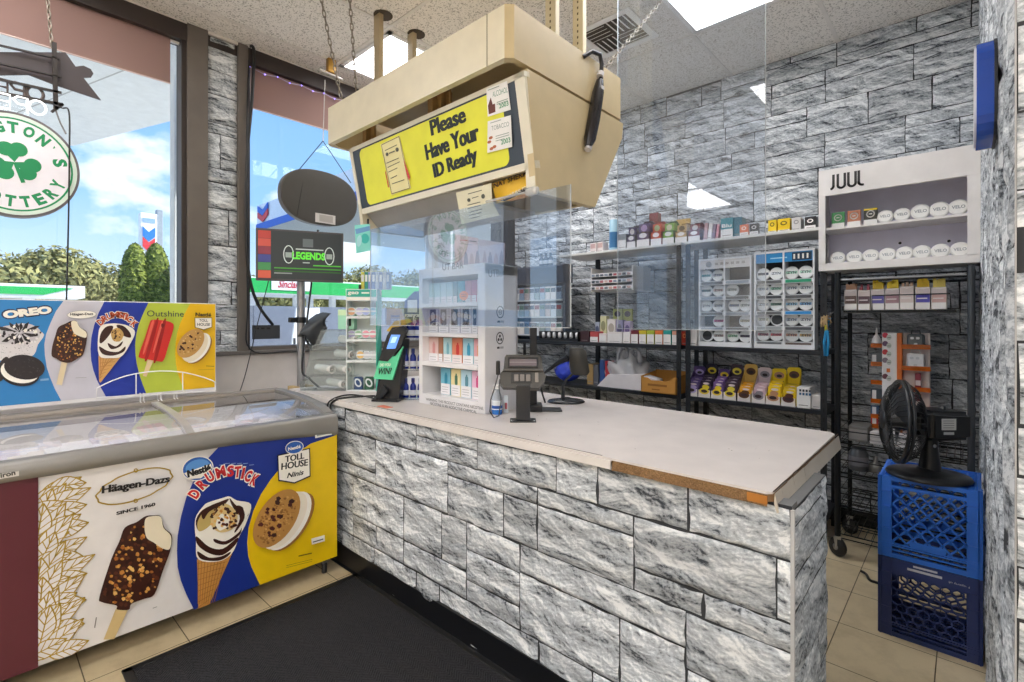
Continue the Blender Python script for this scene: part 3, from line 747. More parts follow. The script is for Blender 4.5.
FF = Fr((FX, 0, 0), (0, 1, 0), (0, 0, 1))
class Art:
    """lays printed shapes on one flat frame; pixel outlines are traced from a crop given by its origin and scale"""
    def __init__(s, fr, mb, d0=.0): s.fr, s.m, s.d = fr, mb, d0
    def crop(s, ox, oy, k): s.ox, s.oy, s.k = ox, oy, k; return s
    def q(s, pts): return [s.fr.uv(s.ox+a/s.k, s.oy+b/s.k) for a, b in pts]
    def poly(s, pts, mat, dd=.0004): s.d += dd; s.m.fpoly(s.fr, s.q(pts), mat, s.d)
    def smooth(s, pts, mat, n=4, dd=.0004):
        s.d += dd; p = [Vector(a) for a in s.q(pts)]; o = []; N = len(p)
        for i in range(N):
            a, b, c, e = p[i-1], p[i], p[(i+1) % N], p[(i+2) % N]
            for j in range(n):
                t = j/n; o.append(.5*((2*b)+(c-a)*t+(2*a-5*b+4*c-e)*t*t+(3*b-a-3*c+e)*t**3))
        s.m.fpoly(s.fr, o, mat, s.d); return o
    def line(s, pts, wd, mat, dd=.0003): s.d += dd; s.m.line(s.fr, s.q(pts), wd, mat, s.d)
    def text(s, txt, a, b, h, mat, bold=.02, dd=.0003, shear=0.0, strike=0.0):
        """lettering whose baseline runs from crop point a to b; h in crop pixels"""
        s.d += dd; (u0, v0), (u1, v1) = s.q([a, b]); hv = s.q([(a[0], a[1]-h)])[0][1]-v0
        rot = atan2(v1-v0, u1-u0); L = math.hypot(u1-u0, v1-v0)
        cu, cv = (u0+u1)/2-sin(rot)*hv/2, (v0+v1)/2+cos(rot)*hv/2
        s.m.text(s.fr, txt, cu-L/2, cv-hv/2, L, hv, mat, s.d, bold, rot, shear, strike)
    def ellipse(s, c, a, b, rot, mat, dd=.0004, n=30):
        """ellipse outline in crop pixels (rot in degrees, y down)"""
        r = radians(rot); s.d += dd
        pts = [(c[0]+a*cos(t)*cos(r)-b*sin(t)*sin(r), c[1]+a*cos(t)*sin(r)+b*sin(t)*cos(r)) for t in [2*pi*i/n for i in range(n)]]
        s.m.fpoly(s.fr, s.q(pts), mat, s.d)
def inside(pt, poly):
    x, y = pt; r = False; j = len(poly)-1
    for i in range(len(poly)):
        xi, yi = poly[i]; xj, yj = poly[j]
        if (yi > y) != (yj > y) and x < (xj-xi)*(y-yi)/(yj-yi)+xi: r = not r
        j = i
    return r
def bits(art, poly, n, smin, smax, cols, seed, margin=0):
    r = random.Random(seed); x0 = min(p[0] for p in poly); x1 = max(p[0] for p in poly); y0 = min(p[1] for p in poly); y1 = max(p[1] for p in poly)
    art.d += .0004; k = 0; tries = 0
    while k < n and tries < n*40:
        tries += 1
        c = (r.uniform(x0, x1), r.uniform(y0, y1)); s_ = r.uniform(smin, smax)
        if not all(inside((c[0]+dx*(s_+margin), c[1]+dy*(s_+margin)), poly) for dx, dy in ((1, 0), (-1, 0), (0, 1), (0, -1))): continue
        a0 = r.uniform(0, 6.28); nn = r.choice((5, 6))
        pts = [(c[0]+s_*r.uniform(.6, 1)*cos(a0+6.283*i/nn), c[1]+s_*r.uniform(.5, .95)*sin(a0+6.283*i/nn)) for i in range(nn)]
        art.m.fpoly(art.fr, art.q(pts), r.choice(cols), art.d+k*.000003); k += 1
    art.d += k*.000003
INK = C('#1e1b1c', .5); GOLD = C('#b9992f', .4, .2); PW = C('#e9e6e6', .4); REDL = C('#d3232b', .45)
DBLUE = C('#16318f', .4); YEL = C('#f2cc0a', .4); CHOC = C('#3a1a12', .35); CHOC2 = C('#5a2c1c', .35); NUT = C('#c98a3d', .5); NUT2 = C('#e8b96a', .5)
CRM = C('#f1e6cc', .5); CRM2 = C('#fbf6ec', .5); STICK = C('#d9bf88', .5); COOK = C('#bd8a45', .6); COOK2 = C('#a06f33', .6); WAF = C('#cf9447', .55); WAF2 = C('#a4692c', .55)
MAROON = C('#5a1c2c', .45); SEAL = C('#2b62b8', .4)
fg = MB(); A = Art(FF, fg, .0004)
zt = lambda y: rail_sec(y)[0][1]+.004
# backing panel, maroon end, white field
def field(y0, y1, mat, d):
    n = 14; ysn = [y0+(y1-y0)*i/n for i in range(n+1)]
    fg.fpoly(FF, [(ysn[0], FZ0), (ysn[-1], FZ0)]+[(y, zt(y)) for y in reversed(ysn)], mat, d)
field(FY0, FY1, PW, .0006)
ymar = FF.uv(38, 560)[0]; A.d = .0012
# gold leaves
rl = random.Random(12)
def leaf(bx, by, L, ang, wd):
    ca, sa = cos(ang), sin(ang)
    def at(t, k): x = t*L; y = k; return (bx+x*ca-y*sa, by+x*sa+y*ca)
    prof = lambda t: wd*(sin(pi*min(1, t)**.8))*(1 if t < 1 else 0)
    ts = [i/9 for i in range(10)]
    outl = [at(t, prof(t)) for t in ts]+[at(t, -prof(t)) for t in reversed(ts[:-1])]
    A.d += .00012; fg.fpoly(FF, outl, PW, A.d); A.d += .00008
    fg.line(FF, outl, .0042, GOLD, A.d, closed=True); fg.line(FF, [at(0, 0), at(.97, 0)], .0042, GOLD, A.d)
    for t in (.15, .32, .5, .66):
        for sg in (1, -1): fg.line(FF, [at(t, 0), at(min(.97, t+.2), sg*prof(min(.97, t+.2))*.96)], .0032, GOLD, A.d)
zz = .74
while zz > .12:
    for xo, an, L in ((-.02, radians(60), .17), (.0, radians(28), .15), (.02, radians(-6), .11), (-.01, radians(78), .14), (-.03, radians(15), .12)):
        z0 = zz+rl.uniform(-.03, .03); y0 = ymar+xo+rl.uniform(0, .015); ang = an+rl.uniform(-.18, .18)
        if z0+L*sin(ang) > .79: continue
        leaf(y0, z0, L*rl.uniform(.85, 1.1), ang, .034)
    zz -= .085
A.d += .0004; field(FY0, ymar, MAROON, A.d); A.d += .0004
# bar panel emblem
A.crop(30, 460, 3.587)
oc = [(372+138*(1+.03*math.cos(12*t))*math.cos(t)*.97-14*math.sin(t), 92-34*math.cos(t)+56*math.sin(t)) for t in [2*pi*i/48 for i in range(48)]]
A.d += .0003; fg.line(FF, A.q(oc), .0055, GOLD, A.d, closed=True)
for c in ((378, 36), (377, 144)): A.d += .0001; fg.line(FF, A.q([(c[0]+6*math.cos(t), c[1]+6*math.sin(t)) for t in [2*pi*i/10 for i in range(10)]]), .004, GOLD, A.d, closed=True)
A.text('Häagen-Dazs', (256, 127), (498, 85), 36, INK, .025, strike=.0011); A.text('SINCE 1960', (309, 196), (447, 162), 13, INK, .02, strike=.0008)
bar = [(338, 240), (380, 220), (412, 199), (440, 196), (466, 199), (480, 240), (506, 268), (502, 318), (474, 395), (444, 478), (408, 494), (362, 512), (352, 533), (310, 532), (308, 518), (256, 506), (248, 484), (290, 352), (318, 290)]
A.poly([(305, 532), (350, 532), (300, 652), (262, 640)], STICK)
bo = A.smooth(bar, CHOC)
bits(A, bar, 130, 5, 12, [CHOC2, C('#2a120c', .3), CHOC2], 2); bits(A, bar, 105, 5, 11, [NUT, NUT, NUT2, C('#a9652a', .5), C('#d9a050', .5)], 3, 2)
A.smooth([(412, 208), (432, 199), (466, 201), (476, 240), (503, 270), (498, 316), (470, 312), (440, 292), (416, 276), (408, 240)], CRM)
A.line([(230, 596), (236, 560)], .004, C('#8d8a88', .5)); A.line([(438, 527), (452, 522)], .003, C('#999', .5))
# blue field
A.crop(170, 430, 4.01)
Lb = [(190, 64), (140, 120), (100, 180), (62, 265), (40, 345), (27, 420), (24, 480), (27, 545), (40, 600), (62, 655), (92, 716)]
top_pts = [A.fr.uv(u, 300) for u in ()]
bl = A.q(Lb); y_a = bl[0][0]; ysn = [y_a+(FY1-y_a)*i/12 for i in range(13)]
A.d += .0004; fg.fpoly(FF, [(y, zt(y)) for y in ysn]+[(FY1, FZ0)]+[(bl[-1][0], FZ0)]+[p for p in reversed(bl[1:-1]) if p[1] > FZ0], DBLUE, A.d)
Ly = [(652, 22), (560, 52), (500, 92), (445, 140), (400, 195), (360, 255), (330, 320), (310, 390), (305, 450), (309, 500), (322, 545), (356, 612)]
A.d += .0004; yp = A.q(Ly); fg.fpoly(FF, [(FY1, FZ0), (FY1, zt(FY1))]+yp[:-1]+[(yp[-1][0], FZ0)], YEL, A.d)
# seal, arched red name, cone
A.ellipse((107, 152), 64, 49, -14, CRM2); A.ellipse((107, 152), 60, 45, -14, SEAL); A.ellipse((107, 146), 50, 30, -14, C('#5f9be0', .4)); A.poly([(52, 170), (160, 132), (164, 150), (120, 190), (72, 194)], CRM2)
A.text('Nestlé', (68, 188), (160, 160), 30, INK, .03, strike=.0016)
let = [('D', 93, 252, -48), ('R', 123, 214, -38), ('U', 155, 184, -26), ('M', 198, 166, -12), ('S', 238, 162, 0), ('T', 266, 165, 6), ('I', 288, 170, 12), ('C', 309, 182, 20), ('K', 334, 197, 30)]
for rnd_, (mat_, bo_, sc_) in enumerate(((CRM2, .13, 1.22), (REDL, .045, 1.0))):
    A.d += .0004
    for ch, x, y, r_ in let:
        (u, v), (u2, v2) = A.q([(x, y), (x, y-44)]); h = (v2-v)*sc_
        wid = {'I': .012, 'M': .04}.get(ch, .030)*sc_
        fg.text(FF, ch, u-wid/2, v-h/2, wid, h, mat_, A.d, bo_, -radians(r_))
for k in range(6): A.line([(192+k*24, 138-(6 if 0 < k < 5 else 0)), (210+k*24, 136-(6 if 0 < k < 5 else 0))], .003, C('#8ea5d8', .5))
A.poly([(103, 513), (190, 520), (243, 490), (205, 575), (152, 716), (108, 716), (106, 620)], WAF)
for k in range(9):
    A.line([(105, 530+k*22), (235-k*11, 500+k*22)], .0024, WAF2, .0001); A.line([(108+k*13, 522), (106+k*8, 690)], .0024, WAF2, .0001)
sw = [(95, 352), (128, 300), (150, 285), (205, 268), (232, 262), (262, 278), (318, 294), (300, 365), (272, 420), (244, 486), (192, 520), (108, 513), (98, 440)]
A.smooth(sw, CRM2)
for pts in ([(97, 360), (125, 315), (190, 285), (230, 272), (195, 310), (140, 345), (112, 400)], [(100, 420), (150, 462), (205, 470), (265, 425), (255, 455), (205, 495), (150, 488), (105, 455)],
            [(104, 480), (150, 505), (200, 500), (236, 482), (225, 500), (185, 518), (120, 512)], [(232, 268), (262, 300), (300, 310), (305, 340), (270, 330), (245, 305)], [(170, 430), (215, 440), (268, 405), (280, 385), (272, 415), (220, 452), (176, 446)]):
    A.smooth(pts, CHOC)
A.smooth([(105, 360), (135, 315), (165, 305), (185, 330), (150, 380), (110, 400)], C('#c9b06a', .5))
A.smooth([(165, 330), (215, 290), (262, 330), (250, 385), (200, 405), (160, 380)], C('#e3c88c', .5)); bits(A, [(150, 320), (215, 285), (280, 320), (262, 390), (200, 410), (148, 385)], 40, 5, 11, [CHOC, CHOC2, NUT2, NUT, CHOC], 8)
A.smooth([(176, 372), (188, 340), (205, 330), (214, 350), (222, 332), (232, 352), (226, 380), (206, 392), (190, 396)], CRM2)
A.smooth([(120, 330), (150, 300), (205, 280), (190, 300), (150, 322), (128, 352)], CHOC); A.smooth([(258, 300), (285, 306), (292, 345), (262, 395), (250, 402), (272, 350)], CHOC); A.smooth([(285, 300), (312, 302), (298, 350), (284, 372), (292, 335)], CRM2)
bits(A, [(150, 330), (215, 300), (270, 325), (255, 385), (200, 405), (150, 385)], 26, 5, 10, [CHOC, NUT, NUT2, CHOC2], 88)
# badge and cookie sandwich
A.poly([(421, 96), (552, 68), (554, 182), (522, 196), (490, 210), (455, 204), (425, 200)], INK); A.poly([(425, 100), (548, 73), (550, 178), (520, 192), (489, 205), (456, 199), (429, 195)], CRM2)
A.text('TOLL', (453, 126), (528, 110), 25, INK, .01, strike=.0012); A.text('HOUSE', (437, 156), (542, 138), 27, INK, .01, strike=.0012); A.text('Ninis', (462, 188), (526, 174), 20, INK, .03, shear=.3)
A.ellipse((489, 66), 37, 26, -12, CRM2); A.ellipse((489, 66), 34, 23, -12, SEAL); A.text('Nestlé', (464, 80), (514, 68), 14, CRM2, .04)
ck = (417, 348)
A.ellipse((ck[0]+62, ck[1]+14), 134, 60, -56, COOK2); A.ellipse((ck[0]+48, ck[1]+10), 134, 64, -56, CRM2); A.ellipse((ck[0]+32, ck[1]+8), 132, 64, -56, C('#f3ead8', .5)); A.ellipse(ck, 132, 72, -56, COOK)
ckp = [(ck[0]+122*math.cos(t)*math.cos(radians(-56))-62*math.sin(t)*math.sin(radians(-56)), ck[1]+122*math.cos(t)*math.sin(radians(-56))+62*math.sin(t)*math.cos(radians(-56))) for t in [2*pi*i/24 for i in range(24)]]
bits(A, ckp, 150, 3, 8, [COOK2, C('#d0a05a', .6), C('#8f6230', .6)], 31); bits(A, ckp, 17, 9, 15, [C('#3c1c14', .4), C('#4f1f1c', .4)], 33)
A.poly([(555, 428), (608, 414), (609, 438), (557, 452)], CRM2); A.line([(562, 442), (602, 430)], .006, C('#555', .5))
A.line([(505, 497), (556, 486)], .006, C('#6a5a10', .5)); A.line([(455, 543), (558, 518)], .002, C('#8d7a1a', .5)); A.line([(455, 535), (558, 510)], .002, C('#8d7a1a', .5))
for v in fg.v: v.z = max(v.z, FZ0)
part(fz, 'front_graphic', fg, 'front panel printed with ice creams on white, blue and yellow')
m = MB(); fr = Fr((FX+.0315, 0, 0), (0, 1, 0), (0, 0, 1)); AA = Art(fr, m, 0).crop(0, 460, 5)
a = fr.uv(1, 479); c_ = fr.uv(19, 471); m.fpoly(fr, [(a[0]-.06, a[1]), (c_[0], a[1]+.001), (c_[0], c_[1]), (a[0]-.06, c_[1])], C('#d9d6d4', .4), .0005)
AA.d = .001; AA.text('iron', (3, 90), (78, 74), 24, INK, .03)
part(fz, 'rim_label', m)
m = MB(); AA = Art(FF, m, .0).crop(200, 380, 3.41); AA.d = .024; AA.poly([(384, 170), (441, 158), (442, 184), (386, 196)], C('#ecebe9', .4)); AA.line([(392, 186), (434, 176)], .012, C('#98a0a8', .4)); part(fz, 'maker_plate', m)

# ------------------------------------------------------------------ poster board standing on the back of the freezer
PXX = -3.345
hd = thing('freezer_poster', 'wide colourful ice cream poster board standing on the back of the freezer', 'poster', (PXX, .3, .955))
PF = Fr((PXX, 0, 0), (0, 1, 0), (0, 0, 1)); pg = MB()
y1 = PF.uv(216, 340)[0]; z1 = PF.uv(215.5, 303.5)[1]; zb = .975
m = MB(); m.box((PXX-.012, -.75, zb), (PXX, y1, z1), C('#e9e7ea', .4), .003); part(hd, 'board', m)
A = Art(PF, pg, .0005); zg = PF.uv(215, 387)[1]
A.crop(0, 290, 5.683)
def band(left, right, mat):
    l = A.q(left) if left else [(-.75, z1-.004), (-.75, zg)]; r = A.q(right) if right else [(y1-.004, z1-.004), (y1-.004, zg)]
    l[0] = (l[0][0], z1-.004); r[0] = (r[0][0], z1-.004); l[-1] = (l[-1][0], zg); r[-1] = (r[-1][0], zg)
    A.d += .0002; pg.fpoly(PF, l+r[::-1], mat, A.d)
def alt(pts): return [((100+a/5.683-0)*5.683, b) for a, b in pts]
b1 = [(360, 65), (318, 120), (288, 185), (262, 250), (252, 310), (255, 370), (266, 440), (286, 500), (312, 562), (348, 630)]
b2 = [(592, 75), (560, 130), (535, 200), (519, 270), (514, 335), (518, 400), (530, 455), (550, 510), (570, 550), (602, 605)]
b3 = alt([(275, 80), (245, 135), (220, 195), (205, 255), (199, 315), (202, 375), (211, 430), (226, 490), (242, 535), (262, 590)])
b4 = alt([(512, 85), (480, 135), (455, 190), (438, 245), (429, 300), (427, 360), (431, 420), (442, 475), (456, 515), (478, 570)])
band(None, b1, C('#2f86c9', .4)); band(b1, b2, C('#cfcdd8', .4)); band(b2, b3, C('#1d3aa8', .4)); band(b3, b4, C('#c3d348', .4)); band(b4, None, C('#f5c417', .4))
A.d += .0003
A.text('OREO', (14, 172), (306, 138), 60, C('#16244f', .4), .10); A.text('OREO', (22, 165), (298, 132), 46, CRM2, .07)
dark = C('#2a2426', .5)
A.smooth([(-60, 260), (20, 225), (240, 240), (215, 310), (168, 382), (-60, 392)], C('#e6e2e4', .5))
cup = [(-40, 262), (10, 205), (60, 196), (120, 184), (190, 192), (246, 240), (215, 300), (140, 320), (60, 312), (-40, 320)]
A.smooth([(-30, 262), (10, 212), (60, 200), (120, 190), (185, 198), (232, 238), (205, 290), (140, 305), (60, 300), (-30, 310)], C('#d8d4d8', .5))
for a_, L_, w_ in ((-168, 140, 22), (-140, 80, 20), (-112, 55, 18), (-78, 52, 20), (-45, 75, 22), (-15, 120, 24), (14, 110, 22), (46, 90, 22), (80, 72, 20), (112, 80, 22), (150, 120, 24)):
    ca, sa = cos(radians(a_)), sin(radians(a_)); o = (112, 240)
    A.poly([(o[0]+ca*12, o[1]+sa*8), (o[0]+ca*L_*.6-sa*w_*.6, o[1]+sa*L_*.6+ca*w_*.5), (o[0]+ca*L_, o[1]+sa*L_-6), (o[0]+ca*L_*.75+sa*w_*.6, o[1]+sa*L_*.75-ca*w_*.5)], dark if int(a_) % 4 else C('#3a3438', .5))
bits(A, cup, 45, 5, 14, [dark, C('#f4f1f2', .5), C('#453f43', .5), CRM2], 77)
bits(A, [(0, 310), (200, 310), (165, 375), (0, 385)], 40, 1.5, 3, [dark], 5)
A.ellipse((15, 450), 30, 75, 20, dark); A.ellipse((112, 475), 112, 70, 8, dark); A.ellipse((112, 462), 110, 66, 8, CRM2); A.ellipse((138, 438), 116, 70, 6, dark)
bits(A, [(138+100*math.cos(t), 438+58*math.sin(t)) for t in [2*pi*i/20 for i in range(20)]], 60, 2, 5, [C('#4a4346', .5), C('#1b1718', .5)], 9)
A.poly([(228, 505), (276, 500), (276, 512), (228, 516)], C('#7fb3dc', .4))
A.ellipse((462, 140), 84, 24, -2, C('#9b9aa2', .4)); A.ellipse((462, 140), 81, 22, -2, CRM2); A.text('Häagen-Dazs', (398, 149), (528, 146), 18, INK, .03)
bar = [(330, 212), (372, 190), (400, 176), (432, 176), (452, 210), (490, 238), (490, 290), (470, 365), (440, 388), (395, 412), (350, 408), (320, 390), (292, 372), (296, 318), (312, 262)]
A.poly([(348, 405), (382, 408), (350, 540), (318, 535)], C('#e6d3ad', .5))
A.smooth(bar, CHOC); bits(A, bar, 70, 6, 12, [CHOC2, C('#2a120c', .3)], 21); bits(A, bar, 70, 4, 8, [NUT, NUT2, C('#a9652a', .5)], 22, 3)
A.smooth([(402, 182), (432, 178), (450, 210), (488, 240), (486, 270), (450, 262), (415, 240)], CRM)
A.line([(428, 498), (488, 496)], .002, C('#999', .5))
A.crop(100, 290, 5.683)
for rnd_, (mat_, bo_, sc_) in enumerate(((CRM2, .12, 1.2), (C('#c4512f', .45), .045, 1.0))):
    A.d += .0003
    for ch, x, y, r_ in [('D', 0, 182, -38), ('R', 24, 162, -28), ('U', 50, 148, -16), ('M', 82, 141, -6), ('S', 112, 142, 3), ('T', 132, 146, 10), ('I', 148, 154, 17), ('C', 166, 167, 28), ('K', 192, 193, 40)]:
        (u, v), (u2, v2) = A.q([(x, y), (x, y-34)]); h = (v2-v)*sc_; wid = {'I': .010, 'M': .034}.get(ch, .024)*sc_
        pg.text(PF, ch, u-wid/2, v-h/2, wid, h, mat_, A.d, bo_, -radians(r_))
A.poly([(-12, 372), (60, 385), (118, 374), (0, 525), (-8, 520)], C('#d9a562', .5))
for k in range(6): A.line([(-6, 392+k*22), (100-k*18, 386+k*20)], .002, C('#b5793a', .5), .0001); A.line([(0+k*18, 382), (-4+k*4, 500-k*14)], .002, C('#b5793a', .5), .0001)
A.smooth([(-12, 240), (10, 200), (60, 190), (110, 192), (160, 205), (195, 240), (165, 310), (120, 375), (60, 386), (-10, 370)], CRM2)
for pts in ([(0, 250), (30, 210), (70, 205), (60, 240), (20, 290), (-5, 300)], [(-8, 320), (40, 345), (100, 350), (140, 320), (130, 350), (70, 372), (10, 362)], [(90, 200), (130, 205), (165, 240), (170, 270), (130, 260), (110, 235)], [(40, 300), (85, 320), (125, 290), (110, 320), (60, 335)]): A.smooth(pts, CHOC)
A.smooth([(60, 235), (100, 215), (130, 250), (110, 290), (70, 285)], C('#c9a260', .5)); bits(A, [(55, 225), (100, 205), (140, 245), (110, 300), (60, 290)], 18, 4, 9, [CHOC, NUT2, CHOC2], 25)
A.text('Outshine', (262, 150), (470, 152), 34, C('#3a4a4f', .4), .0)
A.poly([(265, 395), (298, 400), (258, 492), (238, 486)], C('#e2c898', .5))
A.smooth([(292, 170), (350, 172), (402, 186), (412, 215), (385, 310), (356, 398), (325, 404), (270, 394), (222, 384), (217, 362), (250, 270), (276, 190)], C('#d8322b', .35))
for pts in ([(310, 178), (325, 182), (270, 380), (250, 384)], [(352, 182), (368, 186), (318, 390), (300, 392)]): A.smooth(pts, C('#a81f1d', .35), 3)
A.smooth([(286, 185), (300, 188), (250, 350), (240, 345)], C('#ee6a58', .3), 3); A.smooth([(338, 192), (350, 194), (305, 340), (296, 340)], C('#ee6a58', .3), 3); A.smooth([(345, 190), (362, 196), (352, 214), (342, 206)], C('#7b1c1c', .3), 3)
A.text('Nestlé', (535, 150), (625, 152), 22, C('#5a4a1a', .4), .05)
A.poly([(530, 156), (630, 156), (630, 212), (582, 228), (532, 214)], C('#8b7a3a', .4)); A.poly([(534, 160), (626, 160), (626, 209), (582, 223), (536, 211)], CRM2); A.text('TOLL', (556, 180), (606, 181), 15, INK, .01); A.text('HOUSE', (545, 203), (618, 204), 16, INK, .01)
A.ellipse((556, 335), 96, 52, -52, COOK2); A.ellipse((546, 328), 98, 56, -52, CRM2); A.ellipse((532, 324), 96, 56, -52, C('#efe3c8', .5)); A.ellipse((507, 302), 96, 60, -48, C('#c99b57', .6))
cp = [(507+86*math.cos(t)*math.cos(radians(-48))-52*math.sin(t)*math.sin(radians(-48)), 302+86*math.cos(t)*math.sin(radians(-48))+52*math.sin(t)*math.cos(radians(-48))) for t in [2*pi*i/20 for i in range(20)]]
bits(A, cp, 50, 4, 8, [C('#b5843f', .6), C('#dcb676', .6)], 41); bits(A, cp, 13, 7, 11, [C('#4a2418', .4), CHOC], 42)
A.line([(595, 430), (640, 432)], .004, C('#a08320', .5)); A.line([(550, 452), (636, 450)], .002, C('#b89a2a', .5))
part(hd, 'printed_picture', pg, 'printed ice cream pictures on blue, silver, lime and yellow bands')
# white wire holder in front of the poster
m = MB(); WW = C('#f3f2f4', .35); fr = Fr((PXX+.03, 0, 0), (0, 1, 0), (0, 0, 1))
def wpt(a, b): u, v = fr.uv(100+a/5.683, 290+b/5.683); return fr.p(u, v)
arc = [(-20, 560), (0, 548), (70, 515), (140, 490), (205, 475), (270, 465), (340, 460), (405, 461), (470, 467), (530, 480), (590, 497), (640, 515), (655, 525), (655, 575)]
m.tube([wpt(*p) for p in arc], .0032, WW, 6)
m.tube([wpt(-20, 560), wpt(-20, 612), wpt(655, 575)], .0032, WW, 6)
for a in (205, 470): m.tube([wpt(a, 475 if a < 300 else 467), wpt(a, 592 if a < 300 else 580)], .0028, WW, 6)
for a in (228, 248, 328, 346, 420, 436):
    p = wpt(a, 585); m.tube([p, Vector((PXX+.03, p.y, .958)), Vector((PXX+.055, p.y, .952))], .0028, WW, 6)
part(hd, 'wire_holder', m, 'white wire holder')

# ================================================================== overhead sign hood
hood = thing('overhead_sign_hood', 'large tan overhead display hood hanging above the counter with a yellow ID sign', 'display hood', (-2.05, 1.9, 1.94))
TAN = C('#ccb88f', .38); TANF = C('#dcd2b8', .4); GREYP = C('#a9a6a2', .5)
HX0, HX1 = -2.86, -1.345
m = MB()
# upper band as a hollow ring of four fascia boards with bevelled corners
def ring(zb, zt_, x0, x1, y0, y1, ch, th, mat, front):
    out = [(x0+ch, y0), (x1-ch, y0), (x1, y0+ch), (x1, y1-ch), (x1-ch, y1), (x0+ch, y1), (x0, y1-ch), (x0, y0+ch)]
    cx_, cy_ = (x0+x1)/2, (y0+y1)/2
    inn = [(x+(th if x < cx_ else -th), y+(th if y < cy_ else -th)) for x, y in out]
    n = 8
    vs = [(x, y, zb) for x, y in out]+[(x, y, zt_) for x, y in out]+[(x, y, zb) for x, y in inn]+[(x, y, zt_) for x, y in inn]
    for i in range(n):
        j = (i+1) % n
        m.add(vs, [(i, j, n+j, n+i), (2*n+j, 2*n+i, 3*n+i, 3*n+j), (n+i, n+j, 3*n+j, 3*n+i), (j, i, 2*n+i, 2*n+j)], front if i == 0 else mat)
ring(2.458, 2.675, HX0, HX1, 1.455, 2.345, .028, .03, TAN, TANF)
m.box((-1.475, 1.4535, 2.458), (-1.470, 1.456, 2.675), C('#8f8468', .6))
part(hood, 'upper_band', m)
m = MB(); m.box((HX0+.1, 1.66, 2.645), (HX1-.03, 2.315, 2.66), TAN); part(hood, 'top_board', m)
# box below with sloping sides
def sec(x): return [Vector((x, y, z)) for y, z in ((1.56, 2.445), (2.345, 2.445), (2.335, 2.365), (2.075, 1.955), (1.625, 1.945))]
BX0, BX1 = -2.745, -1.345
m = MB(); m.prism(sec(BX1-.035), (.035, 0, 0), TAN); part(hood, 'end_panel', m)
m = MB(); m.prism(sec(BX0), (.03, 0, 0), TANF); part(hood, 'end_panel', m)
m = MB(); m.prism([(BX0+.03, 2.34, 2.44), (BX0+.03, 2.33, 2.37), (BX0+.03, 2.075, 1.97), (BX0+.03, 2.055, 1.975), (BX0+.03, 2.30, 2.37), (BX0+.03, 2.31, 2.44)], (BX1-BX0-.065, 0, 0), TAN); part(hood, 'back_panel', m)
m = MB(); m.prism([(BX0+.03, 1.635, 2.06), (BX0+.03, 1.745, 1.955), (BX0+.03, 2.06, 1.965), (BX0+.03, 2.06, 1.985), (BX0+.03, 1.75, 1.975), (BX0+.03, 1.65, 2.065)], (BX1-BX0-.4, 0, 0), GREYP); part(hood, 'bottom_panel', m)
SF = Fr((BX0, 1.545, 2.43), (1, 0, 0), (0, -.075, .385)); L = BX1-BX0; HH = math.hypot(.075, .385)
m = MB()
for u0, u1, v0, v1 in ((0, L, -.022, 0), (0, L, -HH, -HH+.032), (0, .03, -HH, 0), (L-.055, L-.002, -HH, 0)): m.fprism(SF, [(u0, v0), (u1, v0), (u1, v1), (u0, v1)], -.03, .004, CREAM2)
m.prism([SF.p(L-.055, -HH+.002, .0038), SF.p(L-.003, -HH+.002, .0038), Vector((BX1-.003, 1.617, 1.948)), Vector((BX1-.05, 1.617, 1.945))], (0, .03, 0), CREAM2)
part(hood, 'sign_frame', m)
m = MB(); sg = Art(SF, m, .0).crop(350, 60, 4.26)
m.fpoly(SF, [(.03, -HH+.032), (L-.055, -HH+.032), (L-.055, -.022), (.03, -.022)], C('#39424d', .45), .0)
yel = sg.q([(52, 376), (585, 128), (680, 412), (102, 612)])
v1_, v0_ = -.03, -HH+.042; u0_, u1_ = .10, L-.14
rc_ = [(u0_+.03*(1-cos(t))-0, 0) for t in ()]
def rrect(u0, u1, v0, v1, r, n=5):
    o = []
    for cx_, cy_, a0 in ((u1-r, v1-r, 0), (u0+r, v1-r, 90), (u0+r, v0+r, 180), (u1-r, v0+r, 270)):
        o += [(cx_+r*cos(radians(a0+90*i/n)), cy_+r*sin(radians(a0+90*i/n))) for i in range(n+1)]
    return o
m.fpoly(SF, rrect(u0_, u1_, v0_, v1_, .035), C('#e6e43c', .4), .0012)
for txt, a, c_, h in (('Please', (350, 324), (496, 264), 70), ('Have Your', (330, 428), (553, 340), 70), ('ID Ready', (366, 520), (549, 450), 80)):
    sg.d = .002; sg.text(txt, a, c_, h, C('#1d2420', .5), .02, strike=.0045)
part(hood, 'sign_face', m, 'yellow sign reading Please Have Your ID Ready')
for q in ((-2.62, 1.62), (-2.0, 1.62), (-1.98, 1.66)):
    m = MB(); m.box((q[0]-.02, q[1]-.05, 2.445), (q[0]+.02, q[1]+.02, 2.64), C('#8a6a3c', .6, .2), .004)
    m.box((q[0]-.05, q[1]-.02, 2.47), (q[0]+.05, q[1]+.0, 2.56), C('#9c7b4a', .5, .2), .004)
    part(hood, 'bracket', m)
